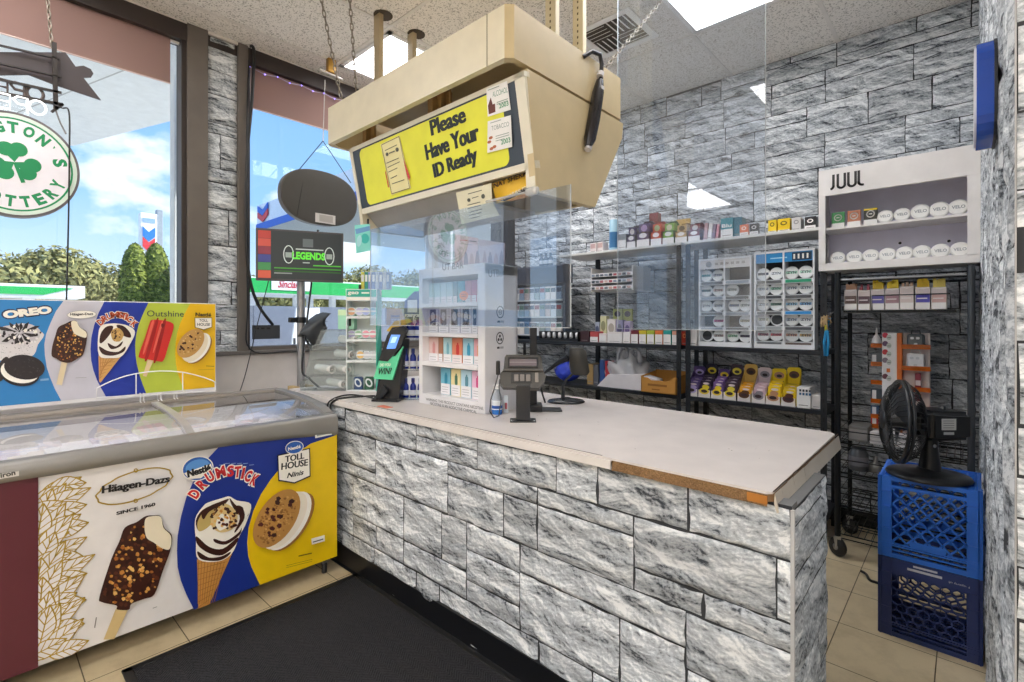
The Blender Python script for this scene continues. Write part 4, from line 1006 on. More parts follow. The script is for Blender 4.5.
# notes taped to the sign
def note(lab, pts, paper, scene_lines, extra=None, fr=SF, d=.004, name='taped_note'):
    m = MB(); s_ = Art(fr, m, 0).crop(350, 60, 4.26)
    q = s_.q(pts); m.fprism(fr, q, d, d+.0012, paper)
    s_.d = d+.0016
    if scene_lines: scene_lines(s_)
    c_ = sum((fr.p(*p) for p in q), Vector())/len(q)
    return solo(name, m, lab, 'paper note', (c_.x, c_.y, c_.z))
grey = C('#55564a', .6); lin_c = lambda s_, rows, col=grey, wd=.004: [s_.line([a, b], wd, col, .0001) for a, b in rows]
def n1(s_):
    o = [(138, 362), (212, 326), (258, 546), (182, 570)]
    for a, b in zip(o, o[1:]+o[:1]): s_.line([a, b], .004, C('#7b6a30', .6))
    lin_c(s_, [((154, 386), (204, 362)), ((160, 440), (212, 418)), ((165, 458), (216, 434)), ((168, 478), (206, 460)), ((178, 505), (205, 492)), ((184, 528), (236, 510))])
    s_.ellipse((163, 402), 6, 8, 0, grey); s_.ellipse((206, 382), 7, 9, 0, grey); s_.line([(172, 398), (196, 388)], .006, grey)
    s_.poly([(234, 420), (262, 500), (256, 514), (238, 450)], C('#c8403a', .5)); s_.poly([(158, 470), (172, 540), (168, 545), (156, 480)], C('#c8403a', .5))
note('cream notice with a red edge taped to the left of the yellow ID sign', [(133, 360), (213, 322), (262, 545), (180, 575)], C('#e9dfa6', .6), n1)
def n2(s_):
    s_.text('ALCOHOL', (612, 160), (676, 138), 24, C('#6f9a86', .5), .0); s_.text('2003', (640, 208), (680, 194), 20, C('#4b9a72', .5), .02)
    s_.poly([(596, 232), (592, 196), (604, 160), (612, 190), (622, 186), (624, 222)], C('#6a3326', .5)); lin_c(s_, [((592, 130), (640, 112)), ((630, 182), (676, 166)), ((630, 190), (676, 174))], C('#8a9a90', .5), .003)
note('white alcohol age notice taped at the upper right of the yellow ID sign', [(584, 124), (672, 90), (688, 212), (590, 242)], C('#f1efec', .5), n2)
def n3(s_):
    s_.text('TOBACCO', (610, 302), (684, 282), 20, C('#8d9a96', .5), .0); s_.text('2003', (650, 362), (690, 350), 22, C('#4b9a72', .5), .02)
    for c in ((606, 332), (600, 350), (622, 370), (610, 378)): s_.ellipse(c, 9, 6, -30, C('#b56a48', .5))
    lin_c(s_, [((605, 270), (650, 256)), ((628, 326), (684, 310)), ((628, 336), (684, 320)), ((628, 346), (664, 336))], C('#9aa39e', .5), .003)
note('white tobacco age notice taped at the lower right of the yellow ID sign', [(592, 262), (690, 236), (696, 370), (590, 396)], C('#f1efec', .5), n3, d=.007)
UF = Fr((-2.0, 1.62, 2.0), (1, 0, 0), (0, -.02, 1))
def n4(s_): lin_c(s_, [((508, 572), (566, 556)), ((525, 590), (552, 582)), ((506, 620), (560, 606)), ((508, 634), (562, 620)), ((512, 650), (568, 636)), ((512, 664), (566, 650)), ((516, 676), (556, 668))]); s_.ellipse((512, 598), 7, 8, 0, grey); s_.ellipse((573, 582), 8, 10, 0, grey)
note('cream paper note with curled corner hanging below the yellow ID sign', [(456, 566), (606, 526), (610, 600), (640, 662), (480, 700)], C('#dcd5b8', .7), n4, fr=UF, d=.006)
AF = Fr((-1.6, 1.66, 2.0), (1, 0, 0), (0, 0, 1)); m = MB(); a_ = Art(AF, m, 0).crop(470, 170, 6.82)
m.fprism(AF, a_.q([(150, 92), (470, -6), (470, 160), (180, 226)]), -.004, 0, C('#e9b92a', .45)); a_.d = .001
a_.poly([(205, 210), (430, 92), (430, 128), (240, 214)], INK); a_.poly([(255, 215), (430, 130), (430, 178), (260, 216)], C('#b07b3d', .5))
a_.text('NAT SHERMAN', (164, 126), (462, 10), 34, C('#4a2f16', .5), .03); a_.text('ALL NATURAL TOBACCO', (222, 208), (460, 92), 20, C('#e8e0c8', .5), .02)
solo('tobacco_card', m, 'yellow and brown tobacco advert card under the right end of the ID sign', 'advert card', (-1.6, 1.66, 2.03))
# posts carrying the hood
def post(x, y, z0, label, holes=True):
    t = thing('ceiling_post', label, 'post', (x, y, z0), 'posts holding up the hood')
    m = MB(); m.box((x-.032, y-.016, z0), (x+.032, y+.016, H-.001), C('#cdbf9c' if holes else '#b5a483', .45), .003); part(t, 'channel', m)
    m = MB()
    for k in range(24):
        z = z0+.02+k*.03
        if z < H-.03: m.box((x-.004, y-.0168, z), (x+.004, y-.0155, z+.012), C('#5d4e33', .7))
    if holes: part(t, 'slots', m, kind='stuff')
    m = MB(); m.lathe([(.06, H-.004), (.06, H-.0015)], C('#4c4238', .9), (x+.02, y+.02, 0), (0, 0, 1), 16); part(t, 'ceiling_hole', m)
post(-2.765, 1.76, 2.66, 'nearer tan post at the left end of the sign hood', False)
post(-2.78, 2.03, 2.66, 'second tan post at the left hood end, behind the nearer tan post', False)
post(-1.475, 1.9, 2.66, 'cream post at the right end of the sign hood, farther left of its pair')
post(-1.455, 2.1, 2.66, 'cream slotted post at the right end of the hood next to the air vent')
# power strip wrapped in black plastic on the end of the hood
EF = Fr((BX1, 0, 0), (0, 1, 0), (0, 0, 1)); e_ = lambda u, v: EF.uv(u, v)
def ep(u, v, d=.022): a, b = EF.uv(u, v); return EF.p(a, b, d)
t = thing('power_strip', 'black plastic wrapped power strip hanging on the tan end of the sign hood', 'power strip', tuple(ep(588, 150, 0)))
m = MB(); m.tube([ep(596, 82), ep(594, 95), ep(590, 120), ep(586, 140), ep(584, 148)], [.018, .030, .032, .030, .016], C('#232022', .25), 10); part(t, 'body', m)
m = MB(); m.tube([ep(583, 57, .0), ep(588, 53, .02), ep(596, 56, .022), ep(598, 66, .022), ep(597, 82, .022)], .011, C('#2b282a', .3), 8); part(t, 'cable', m)
m = MB(); m.tube([ep(597, 74), ep(596, 78)], .017, C('#c9c6c8', .3), 10); m.tube([ep(585, 147), ep(584, 151)], .017, C('#c9c6c8', .3), 10); part(t, 'tie_wrap', m)
m = MB(); a, b = EF.uv(594.5, 91); m.fprism(EF, [(a-.012, b-.006), (a+.012, b-.006), (a+.012, b+.01), (a-.012, b+.01)], .045, .049, C('#d6d2d0', .4)); part(t, 'label_tag', m)

# ------------------------------------------------------------------ chains
def chain(p0, p1, label, link=.035, r=.0035, col=C('#8d8478', .4, .6)):
    p0 = Vector(p0); p1 = Vector(p1); m = MB(); n = max(3, int((p1-p0).length/link)); d = (p1-p0).normalized()
    s1 = d.orthogonal().normalized(); s2 = d.cross(s1)
    for i in range(n):
        c_ = p0+(p1-p0)*((i+.5)/n); s_ = s1 if i % 2 else s2; hl = (p1-p0).length/n*.66
        m.tube([c_+d*hl*cos(2*pi*k/8)+s_*link*.26*sin(2*pi*k/8) for k in range(8)], r, col, 5, closed=True)
    return solo('hanging_chain', m, label, 'chain', tuple(p1), 'hanging chains')
zt_ = lambda u, v: P(u, v, z=H)
pa = P(319, -12, z=H); chain((pa.x, pa.y, H), P(341, 98, y=1.6), 'thin chain nearer the window holding the left end of the hood')
pa = P(349, -12, z=H); chain((pa.x, pa.y, H), P(356, 90, y=1.62), 'thin chain closest to the front left post of the hood')
chain(P(662, 0, z=H), P(597, 78, y=2.2), 'slack chain slanting down past the air vent to the hood', .03)

# ================================================================== acrylic sheets hung above the counter
PY_ = 1.60
def sheet(x0, x1, z0, z1, label, PY_=1.60):
    t = thing('acrylic_screen', label, 'acrylic screen', ((x0+x1)/2, PY_, z0), 'clear acrylic screens')
    m = MB(); m.box((x0+.002, PY_-.002, z0+.002), (x1-.002, PY_+.002, z1), PLEXI_L if PY_ < 2 else PLEXI); part(t, 'sheet', m)
    m = MB()
    for a, c_ in (((x0, z0), (x0+.003, z1)), ((x1-.003, z0), (x1, z1)), ((x0, z0), (x1, z0+.003))): m.box((a[0], PY_-.0025, a[1]), (c_[0], PY_+.0025, c_[1]), PLEXI_EDGE)
    part(t, 'cut_edge', m)
    return t
sheet(-2.60, P(571, 250, y=1.60).x, 1.368, 1.935, 'clear acrylic screen hanging under the sign hood above the counter')
t = sheet(-1.40, P(766, 200, y=2.38).x, 1.352, H-.002, 'clear acrylic screen hanging from the ceiling right of the sign hood', 2.38)
m = MB()
for x in (-1.28, -.72): m.box((x-.02, 2.38-.012, H-.05), (x+.02, 2.38+.012, H-.002), CHROME, .003)
part(t, 'ceiling_clip', m)
m = MB(); CLP = clear('clamp_plastic', '#f1f1f1', 1.0, .35, '#efefef'); m.box((-1.385, PY_-.012, 1.925), (-1.32, PY_+.02, 1.962), CLP, .012); m.tube([(-1.62, PY_-.004, 1.942), (-1.38, PY_-.004, 1.942)], .006, CLP, 8)
solo('acrylic_clamp', m, 'white plastic clamp rail at the lower right corner of the hood', 'clamp', (-1.36, PY_, 1.94))
fr = Fr((-2.55, PY_-.012, 1.9), (CC, CS, 0), (0, 0, 1)); m = MB(); a_ = Art(fr, m, 0).crop(340, 180, 8.52)
t = thing('hanging_card', 'small turquoise card hanging from the left corner of the sign hood', 'card', tuple(P(362, 238, y=PY_-.012)))
m.fprism(fr, a_.q([(125, 385), (255, 375), (262, 600), (140, 625)]), 0, .003, C('#7fd6cf', .35)); a_.d = .0035
a_.poly([(130, 420), (255, 392), (257, 430), (140, 462)], C('#5f93c4', .4)); a_.ellipse((215, 500), 35, 42, 0, C('#2fb3ad', .4)); a_.ellipse((165, 520), 22, 50, 8, C('#a9dfe4', .4)); part(t, 'card_face', m)
m = MB(); p = P(368, 224, y=PY_-.012); m.tube([p, p+Vector((0, 0, .03))], .006, BLACK, 6); part(t, 'clip', m)
# ================================================================== stone clad service counter
CY, CXR, CZ = 1.445, -.334, .945
ct = thing('service_counter', 'long service counter clad in grey stone wallpaper with a black kick strip', 'counter', (-1.6, 1.65, 0))
m = MB(); m.box((-3.24, CY+.002, .02), (CXR-.002, CY+.06, .913), C('#77787a', .9)); m.box((CXR-.06, CY+.002, .02), (CXR-.002, 1.868, .90), C('#77787a', .9)); m.box((-3.24, CY+.05, .02), (-3.2, 2.3, .913), C('#77787a', .9))
m.box((-1.9, CY+.06, .02), (-1.85, 2.3, .913), C('#8b8178', .8)); m.box((-3.2, CY+.06, .45), (CXR-.06, 1.86, .47), C('#8b8178', .8))
part(ct, 'carcass', m)
m = MB(); stones(m, Fr((-3.24, CY, 0), (1, 0, 0), (0, 0, 1)), CXR+3.24, .914, 41, .0105, STONE_L, .013); part(ct, 'front_cladding', m)
m = MB(); stones(m, Fr((CXR, CY+.004, 0), (0, 1, 0), (0, 0, 1)), .42, .90, 47, .013, STONE_L, .010)
m.box((CXR-.003, CY-.004, 0), (CXR+.006, CY+.006, .905), C('#b9b9ba', .5))
part(ct, 'end_cladding', m)
m = MB(); m.prism([(-3.24, CY-.016, 0), (-3.24, CY-.028, .006), (-3.24, CY-.014, .012), (-3.24, CY-.014, .118), (-3.24, CY, .121), (-3.24, CY, 0)], (CXR+3.24, 0, 0), C('#141519', .35)); part(ct, 'kick_strip', m)
# worktop
tp = thing('countertop', 'worn off white laminate countertop on the stone counter with a chipped front edge', 'countertop', (-1.8, 1.9, .914))
LAM = C('#d8d0cc', .35); xR = -.378
TB = .9147
def top_out(z): return [Vector((-3.3, 1.425, z)), Vector((xR-.012, 1.425, z)), Vector((xR, 1.437, z)), Vector((xR-.004, 1.9, z)), Vector((xR-.008, 2.33, z)), Vector((xR-.03, 2.36, z)), Vector((-1.8, 2.43, z)), Vector((-3.3, 2.5, z))]
m = MB(); m.prism(top_out(.938), (0, 0, .007), LAM); m.prism([v+Vector((0, .012, 0)) if v.y < 1.5 else v for v in top_out(TB)], (0, 0, .0233), C('#9a7c5c', .9, bump=.5, bscale=220)); part(tp, 'laminate_top', m)
m = MB(); x1 = P(611, 462, y=1.425).x; m.box((-3.3, 1.420, .908), (x1, 1.4265, .9375), C('#e2dcd8', .35), .001)
m.prism([(x1, 1.420, .908), (x1+.004, 1.420, .915), (x1-.002, 1.420, .925), (x1+.003, 1.420, .9375), (x1, 1.420, .9375)], (0, .006, 0), LAM)
part(tp, 'edge_strip', m)
m = MB(); ch = C('#8a6a48', .95, var=.4, bump=.8, bscale=260)
ncb = 26; xa, xb = x1+.004, xR-.01; vs = []
for i in range(ncb+1):
    x = xa+(xb-xa)*i/ncb
    for k, z in enumerate((.906, .920, .9379)): vs.append((x, 1.4235+.0045*noise.noise(Vector((x*40, z*90, 2))), z))
m.add(vs, [(i*3+k, (i+1)*3+k, (i+1)*3+k+1, i*3+k+1) for i in range(ncb) for k in (0, 1)], ch)
m.box((xb-.05, 1.421, .912), (xb, 1.428, .934), C('#b9772f', .8, var=.3)); part(tp, 'exposed_chipboard', m, 'bare chipboard where the edge strip is missing')
m = MB(); nn = 14
for i in range(nn):
    y0 = 1.437+(2.33-1.437)*i/nn; y1_ = 1.437+(2.33-1.437)*(i+1)/nn
    o = .002*noise.noise(Vector((i*.7, 0, 0)))
    m.prism([(xR+.003, y0, .914), (xR+.010, y0, .890), (xR+.014, y0, .892), (xR+.005+o, y0, .941)], (0, y1_-y0, 0), C('#cdc3b4', .5))
m.tube([(xR+.002+.003*noise.noise(Vector((i*.9, 3, 0))), 1.437+.9*i/24, .9455) for i in range(25)], .0018, C('#4b3a2c', .9), 5)
part(tp, 'end_trim', m, 'chipped laminate trim along the right end')
m = MB(); r = random.Random(2)
for _ in range(16):
    x = r.uniform(-1.6, -.5); y = r.uniform(1.45, 1.9); m.lathe([(r.uniform(.001, .003), 0), (0, .0004)], C('#6d5a4a', .9), (x, y, .9452), (0, 0, 1), 6)
m.tube([(-2.5+.1*i, 1.432+.0006*(i % 2), .9453) for i in range(17)], .0011, C('#4b3a2c', .9), 4)
part(tp, 'stains', m, kind='stuff')

ANG = YAW            # things turned square to the shop corner the customer stands in
def facing(px_u, px_v, z): p = P(px_u, px_v, z=z); return p
# ---------------------------------------------------------------- stepped clear dispenser with paper rolls
LF = Fr((0, 0, 0), (1, 0, 0), (0, 0, 1))
p = P(299, 391, z=CZ+.001)
dsp = thing('clear_dispenser', 'stepped clear acrylic dispenser holding white rolled cups at the counter end by the window', 'dispenser', (p.x, p.y+.02, CZ+.001), rz=ANG)
S = lambda q: q/148.0
case = [(0, 0), (S(50), 0), (S(50), S(58)), (S(18), S(58)), (S(12), S(44)), (S(8), S(42)), (S(3), S(12)), (-.015, S(8)), (-.012, 0)]
m = MB()
for y in (0, .12): m.prism([(x, y, z) for x, z in case], (0, .004, 0), ACRYL)
part(dsp, 'side_wall', m)
m = MB()
for (xa, za), (xb, zb_) in zip(case[2:8], case[3:9]): m.prism([(xa, .004, za), (xb, .004, zb_), (xb+.003, .004, zb_), (xa+.003, .004, za)], (0, .116, 0), ACRYL)
for k, (xa, za) in enumerate(((4, 14), (9, 29), (14, 43), (18, 57))): m.box((S(xa), .004, S(za)-.004), (S(50), .12, S(za)), ACRYL)
m.box((0, .004, 0), (S(50), .12, .004), ACRYL); part(dsp, 'shelf', m)
dloc = Vector((p.x, p.y+.02, CZ+.001)); dR = Matrix.Rotation(ANG, 3, 'Z')
for k, (a, b, lab) in enumerate(((30, 6.5, 'lowest'), (34, 20.5, 'second lowest'), (38, 34.5, 'second highest'), (42, 48.5, 'topmost'))):
    for j, dx in enumerate((0, -15) if k in (1,) else (0,)):
        base = dR @ Vector((S(a+dx), .05, S(b))); m = MB(); ax = dR @ Vector((.8, -.55, -.03))
        m.lathe([(.025, -.08), (.025, .07), (.027, .075), (.027, .08), (.022, .081), (.019, .06), (0, .058)], C('#eceae6', .4), dloc+base-Vector((0, 0, 0)), ax, 18)
        m.lathe([(.010, .0), (.010, .0805), (0, .0808)], C('#b9b3ac', .5), dloc+base, ax, 12)
        solo('paper_roll', m, '%s white roll in the clear stepped dispenser%s' % (lab, ', farther back' if dx else ''), 'roll', tuple(dloc+base-Vector((0, 0, .025))), 'rolls in the stepped dispenser')
p2 = P(338, 329, z=CZ+.001+S(58)+.001)
# mint product box on the dispenser
base = dloc+dR @ Vector((S(33), .02, S(58)+.002)); t = thing('vape_box', 'pale green gradient box with a dark vape picture standing on the clear dispenser', 'box', tuple(base), rz=ANG)
m = MB(); m.box((0, 0, 0), (.105, .06, .128), C('#a8e0c4', .35), .002); part(t, 'carton', m)
m = MB(); fr = Fr((0, -.001, 0), (1, 0, 0), (0, 0, 1)); m.fpoly(fr, rrect(.07, .086, .02, .085, .008), C('#1d2321', .4), .0005); m.fpoly(fr, [(.002, .09), (.103, .09), (.103, .126), (.002, .126)], C('#d5eec2', .4), .0003); m.ell(fr, (.078, .072), .004, .004, CRM2, .001); part(t, 'printed_picture', m)

# dark curved hood behind the dispenser
q = P(318, 330, x=-3.42); t = thing('folded_umbrella', 'dark grey folded umbrella canopy leaning between the metal pole and the dispenser', 'umbrella', (q.x, q.y, 1.2))
m = MB(); fr = Fr(q, (CC, CS, 0), (0, 0, 1)); k = 1/148.0*1.04
dome = []
for i in range(9):
    a = i/8
    pts = [(-13+20*a-2*a*a, 12-2*a, 0)]
prof = [(-13.5, -5), (-12, 4), (-8, 11), (-1, 16), (6, 18), (12, 17)]; low = [(-12.5, -7), (-8, -9), (-5, -14), (-3, -20), (2, -10), (8, 2)]
nu, nv = 6, 8; vs = []
for i in range(nu):
    for j in range(nv+1):
        f_ = j/nv; a = prof[i]; b = low[i]; bul = sin(pi*f_)
        vs.append(fr.p((a[0]+(b[0]-a[0])*f_)*k, (a[1]+(b[1]-a[1])*f_)*k, .11*bul*(1 if i < 5 else .7)+.02))
m.add(vs, [(i*(nv+1)+j, i*(nv+1)+j+1, (i+1)*(nv+1)+j+1, (i+1)*(nv+1)+j) for i in range(nu-1) for j in range(nv)], C('#3c4044', .5), True)
vs2 = [v-fr.N*.05 for v in vs]; m.add(vs2, [(i*(nv+1)+j, (i+1)*(nv+1)+j, (i+1)*(nv+1)+j+1, i*(nv+1)+j+1) for i in range(nu-1) for j in range(nv)], C('#2b2e31', .6), True)
part(t, 'fabric', m)
m = MB(); m.tube([fr.p(-13.5*k, -6*k, .03), fr.p(-9*k, -11*k, .04), fr.p(-4*k, -19*k, .04), fr.p(-4*k, -21*k, .04)], .009, C('#4a4d50', .5), 7)
for s_ in (9, 3): m.tube([fr.p(12*k, s_*k, .04), fr.p(3*k, s_*k, .06)], .003, C('#77797c', .4), 5)
part(t, 'ribs', m)

# ---------------------------------------------------------------- white and teal tin display
p = P(346, 391, z=CZ+.001); dep = (p-EYEV).dot(Vector((-CS, CC, 0))); u1 = dep/FPX
gd = thing('tin_display', 'white and teal counter display with rows of round tins behind the lottery terminal', 'display', tuple(p), rz=ANG)
gw, gh, gD = 31*u1, 102*u1, .11
m = MB(); W_ = C('#e7ecea', .4)
m.box((0, 0, 0), (.006, gD, gh), W_); m.box((0, gD-.006, 0), (gw, gD, gh), C('#f6f8f7', .5))
for v in (0, 30, 51, 74): m.box((.006, .0, v*u1), (gw-.006, gD-.006, v*u1+.006), W_)
for v in (0, 30, 51, 74): m.box((.006, -.002, v*u1-.010), (gw-.006, .002, v*u1+.004), W_)
m.box((0, -.002, gh-.075), (gw, gD, gh), W_); part(gd, 'shelves', m)
m = MB(); m.prism([(gw-.006, 0, 0), (gw-.006, gD, 0), (gw-.006, gD, gh*.93), (gw-.006, gD*.5, gh*1.0), (gw-.006, 0, gh)], (.006, 0, 0), C('#37b89d', .4)); part(gd, 'teal_side', m, 'teal side panel')
m = MB(); fr = Fr((gw+.0005, 0, 0), (0, 1, 0), (0, 0, 1)); m.fpoly(fr, [(0, gh*.45), (gD, gh*.75), (gD, gh*.92), (gD*.5, gh*.99), (0, gh*.99)], C('#8fd9cb', .4), .0004); m.fpoly(fr, [(0, gh*.15), (gD, gh*.35), (gD, gh*.5), (0, gh*.3)], C('#1f8f78', .4), .0004); part(gd, 'side_print', m)
m = MB(); fr = Fr((0, -.0025, 0), (1, 0, 0), (0, 0, 1)); m.fpoly(fr, [(.004, gh-.05), (gw-.004, gh-.05), (gw-.004, gh-.004), (.004, gh-.004)], C('#3ab39a', .4), .0); m.text(fr, 'geo', .012, gh-.041, .07, .024, CRM2, .0008, .03)
m.fpoly(fr, [(.10, gh-.03), (.15, gh-.03), (.15, gh-.02), (.10, gh-.02)], CRM2, .0006); m.fpoly(fr, [(.004, gh-.07), (gw-.004, gh-.07), (gw-.004, gh-.054), (.004, gh-.054)], CRM2, .0); part(gd, 'header_card', m)
gR = Matrix.Rotation(ANG, 3, 'Z'); gl = Vector(p)
def tin(loc, N, r, th, rimc, face, band=None, txt=None, lab='', grp='', tc='#3a4450', cat='tin'):
    """round tin standing on edge, facing N"""
    N = Vector(N).normalized(); m = MB(); c_ = Vector(loc)+Vector((0, 0, r))
    m.lathe([(r*.96, -th), (r, -th*.85), (r, -.002), (r*.93, 0), (0, 0)], C(rimc, .35), c_, N, 18)
    U = Vector((0, 0, 1)).cross(N).normalized(); V = N.cross(U); fr = Fr(c_, U, V)
    m.ell(fr, (0, 0), r*.8, r*.8, C(face, .4), .0006, n=18)
    if band: m.fpoly(fr, [(-r*.78, -r*.18), (r*.78, -r*.18), (r*.78, r*.22), (-r*.78, r*.22)], C(band, .4), .001)
    if txt: m.text(fr, txt, 0, r*.02, r*1.25, r*.42, C(tc, .4), .0016, .02, center=True)
    return solo('round_tin', m, lab, cat, tuple(loc), grp)
rowsg = [(74, [('#e9b48a', 4.0), ('#cfd0ee', 12), ('#a9b6e8', 18.5), ('#8fc7dd', 25.5)], 'top'), (51, [('#bfaee0', 4.0), ('#9ec2a0', 11), ('#e69aa8', 18.5), ('#eaa2b0', 25.5)], 'second'), (30, [('#e9c27a', 13), ('#d8d8dc', 19.5), ('#dcdce0', 26)], 'third')]
cnames = {'#e9b48a': 'orange', '#cfd0ee': 'pale lilac', '#a9b6e8': 'blue', '#8fc7dd': 'light blue', '#bfaee0': 'purple', '#9ec2a0': 'green', '#e69aa8': 'pink', '#eaa2b0': 'rose', '#e9c27a': 'yellow', '#d8d8dc': 'grey', '#dcdce0': 'pale grey'}
for v, its, rn in rowsg:
    for col, uu in its:
        loc = gl+gR @ Vector((uu*u1, .028, v*u1+.007)); tin(loc, gR @ Vector((0, -1, .0)), 4.6*u1, .022, '#e8eef0', col, '#f4f4f6', None, '%s round tin in the %s row of the white and teal display' % (cnames[col], rn), 'tins in the white and teal display')
for uu, col, nm in ((11, '#2b4a78', 'blue'), (22, '#2c5a46', 'dark green')):
    m = MB(); b_ = gl+gR @ Vector((uu*u1, .03, .0075)); fr = Fr(b_, gR @ Vector((1, 0, 0)), (0, 0, 1)); w_ = 4.2*u1
    m.fprism(fr, [(-w_, 0), (w_, 0), (w_*1.05, w_*2.6), (w_*.8, w_*3.0), (-w_*.8, w_*3.0), (-w_*1.05, w_*2.6)], -.01, .01, C(col, .3)); m.ell(fr, (0, w_*1.6), w_*.8, w_*1.1, C('#dfe5e6', .4), .0105, rot=.5); m.ell(fr, (0, w_*1.6), w_*.45, w_*.7, C(col, .4), .011, rot=.5)
    solo('pouch', m, nm+' foil pouch on the bottom shelf of the white and teal display', 'pouch', tuple(b_), 'pouches in the teal display')
# slim packs on top
ptop = gl+gR @ Vector((0, 0, gh+.001))
for k, (col, nm) in enumerate((('#d9d65a', 'lime'), ('#3e9b8e', 'teal'), ('#8a9bd8', 'lavender'), ('#4d6fae', 'blue'), ('#c2cfe6', 'pale blue'), ('#7f90c4', 'periwinkle'), ('#dfe4ea', 'white'), ('#9fb2d6', 'grey blue'))):
    m = MB(); b_ = ptop+gR @ Vector((.10+k*.0235-.02, .05, 0)); M = Matrix.Translation(b_) @ Matrix.Rotation(ANG, 4, 'Z')
    m.box((0, 0, 0), (.0215, .06, .112), C(col, .4), .002, M=M); m.box((.003, -.0006, .05), (.0185, 0, .095), C('#e9ecec', .4), M=M)
    solo('slim_pack', m, nm+' slim pack standing in the row on top of the teal display', 'pack', tuple(b_), 'slim packs on the teal display')
m = MB(); b_ = ptop+gR @ Vector((.07, .03, 0)); M = Matrix.Translation(b_) @ Matrix.Rotation(ANG, 4, 'Z'); m.box((-.0, 0, 0), (.012, .08, .03), C('#2e3230', .5), .003, M=M); m.box((.0, .07, 0), (.005, .08, .05), C('#2e3230', .5), .002, M=M)
solo('pack_stop', m, 'small black bookend holding the row of slim packs', 'bookend', tuple(b_))

# ---------------------------------------------------------------- lottery checker terminal
p = P(386, 401, z=CZ+.001); lt = thing('lottery_terminal', 'black lottery ticket checker with a green WIN? panel on the counter', 'ticket checker', tuple(p), rz=ANG-.12)
u1 = (p-EYEV).dot(Vector((-CS, CC, 0)))/FPX; U = lambda q: q*u1
BK = C('#1c1d20', .3)
m = MB(); m.prism([(U(-13), -.03, 0), (U(14), -.03, 0), (U(14), .13, 0), (U(-9), .13, 0)], (0, 0, .012), BK)
m.prism([(U(-12), -.025, .012), (U(-4), -.03, .012), (U(4), -.03, .06), (U(-2), -.02, .09), (U(-10), -.02, .03)], (0, .02, 0), BK)
m.prism([(U(-11), .0, .012), (U(13), .0, .012), (U(15), .02, U(24)), (U(16), .05, U(74)), (U(12), .05, U(78)), (U(-2), .03, U(40)), (U(-9), .02, U(22))], (0, .10, 0), BK); part(lt, 'body', m)
fr = Fr((U(-13), .005, U(22)), (1, 0, .05), (.18, .13, 1)); m = MB()
m.fprism(fr, [(0, 0), (U(20), -U(2)), (U(23.5), U(32)), (U(18), U(22)), (U(4), U(24)), (U(1.5), U(18))], -.02, .006, C('#5fd3a0', .35)); part(lt, 'green_panel', m, 'green front panel')
m = MB(); m.fprism(fr, [(U(1.5), U(18.5)), (U(11), U(17)), (U(22), U(32)), (U(24), U(50)), (U(20), U(53)), (U(8), U(52)), (U(4.5), U(44))], -.02, .010, BK); part(lt, 'screen_bezel', m)
m = MB(); m.fprism(fr, [(U(7.2), U(30)), (U(16.5), U(30)), (U(18.5), U(44)), (U(9), U(44.5))], .010, .0125, emit('#5a86d8', .75)); m.fpoly(fr, [(U(10), U(36)), (U(15), U(36)), (U(16), U(42)), (U(11), U(42))], emit('#9fc0f0', .7), .0135); part(lt, 'screen', m, 'lit blue screen')
m = MB(); m.text(fr, 'WIN?', U(3.2), U(4), U(14), U(6.6), C('#12251d', .4), .0075, .03); m.text(fr, 'DID YOU', U(3.8), U(12.2), U(11), U(3), CRM2, .0075, .02); part(lt, 'lettering_print', m)
m = MB(); m.prism([(U(2), .03, U(69)), (U(14), .03, U(76)), (U(22), .06, U(79)), (U(20), .06, U(82)), (U(6), .05, U(80)), (U(-3), .05, U(70))], (0, .03, 0), C('#c9a43a', .45)); part(lt, 'yellow_card', m, 'yellow card sticking up behind the terminal')
# flat salmon card whose colour stands for the red glow in front of it
m = MB(); q = P(385, 407, z=CZ); m.box((q.x-.045, q.y-.02, CZ+.0005), (q.x+.045, q.y+.02, CZ+.003), C('#e88468', .5)); solo('red_glow_card', m, 'flat salmon patch standing for the red glow at the foot of the lottery terminal', 'glow patch', tuple(q))

# ---------------------------------------------------------------- wire rack with little blue bottles
p = P(400, 400, z=CZ+.001); u1 = (p-EYEV).dot(Vector((-CS, CC, 0)))/FPX
br = thing('bottle_rack', 'small clear rack of blue shot bottles between the lottery terminal and white display', 'bottle rack', tuple(p), rz=ANG)
U = lambda q: q*u1; bw, bD = U(24), .13
m = MB()
for z in (0, U(29), U(60)): m.box((0, 0, z), (bw, bD, z+.005), ACRYL)
part(br, 'shelf', m)
m = MB(); wr = C('#c4c8cc', .3, .7)
for x in (0, bw): 
    for y in (0, bD): m.tube([(x, y, 0), (x, y, U(86))], .003, wr, 6)
for z in (.01, .03, U(29)+.01, U(29)+.03, U(60)+.01, U(60)+.03): m.tube([(0, 0, z), (bw, 0, z), (bw, bD, z), (0, bD, z)], .0022, wr, 5, closed=True)
part(br, 'wire_frame', m)
m = MB(); m.box((0, bD-.004, U(60)), (bw, bD, U(86)), C('#eceff2', .5))
m.prism([(U(-1), bD-.006, U(84)), (bw+U(4), bD-.006, U(84)), (bw+U(4), bD-.006, U(104)), (U(18), bD-.006, U(110)), (U(10), bD-.006, U(110)), (U(0), bD-.006, U(100))], (0, .006, 0), C('#24479a', .45)); part(br, 'header', m, 'blue and white header card')
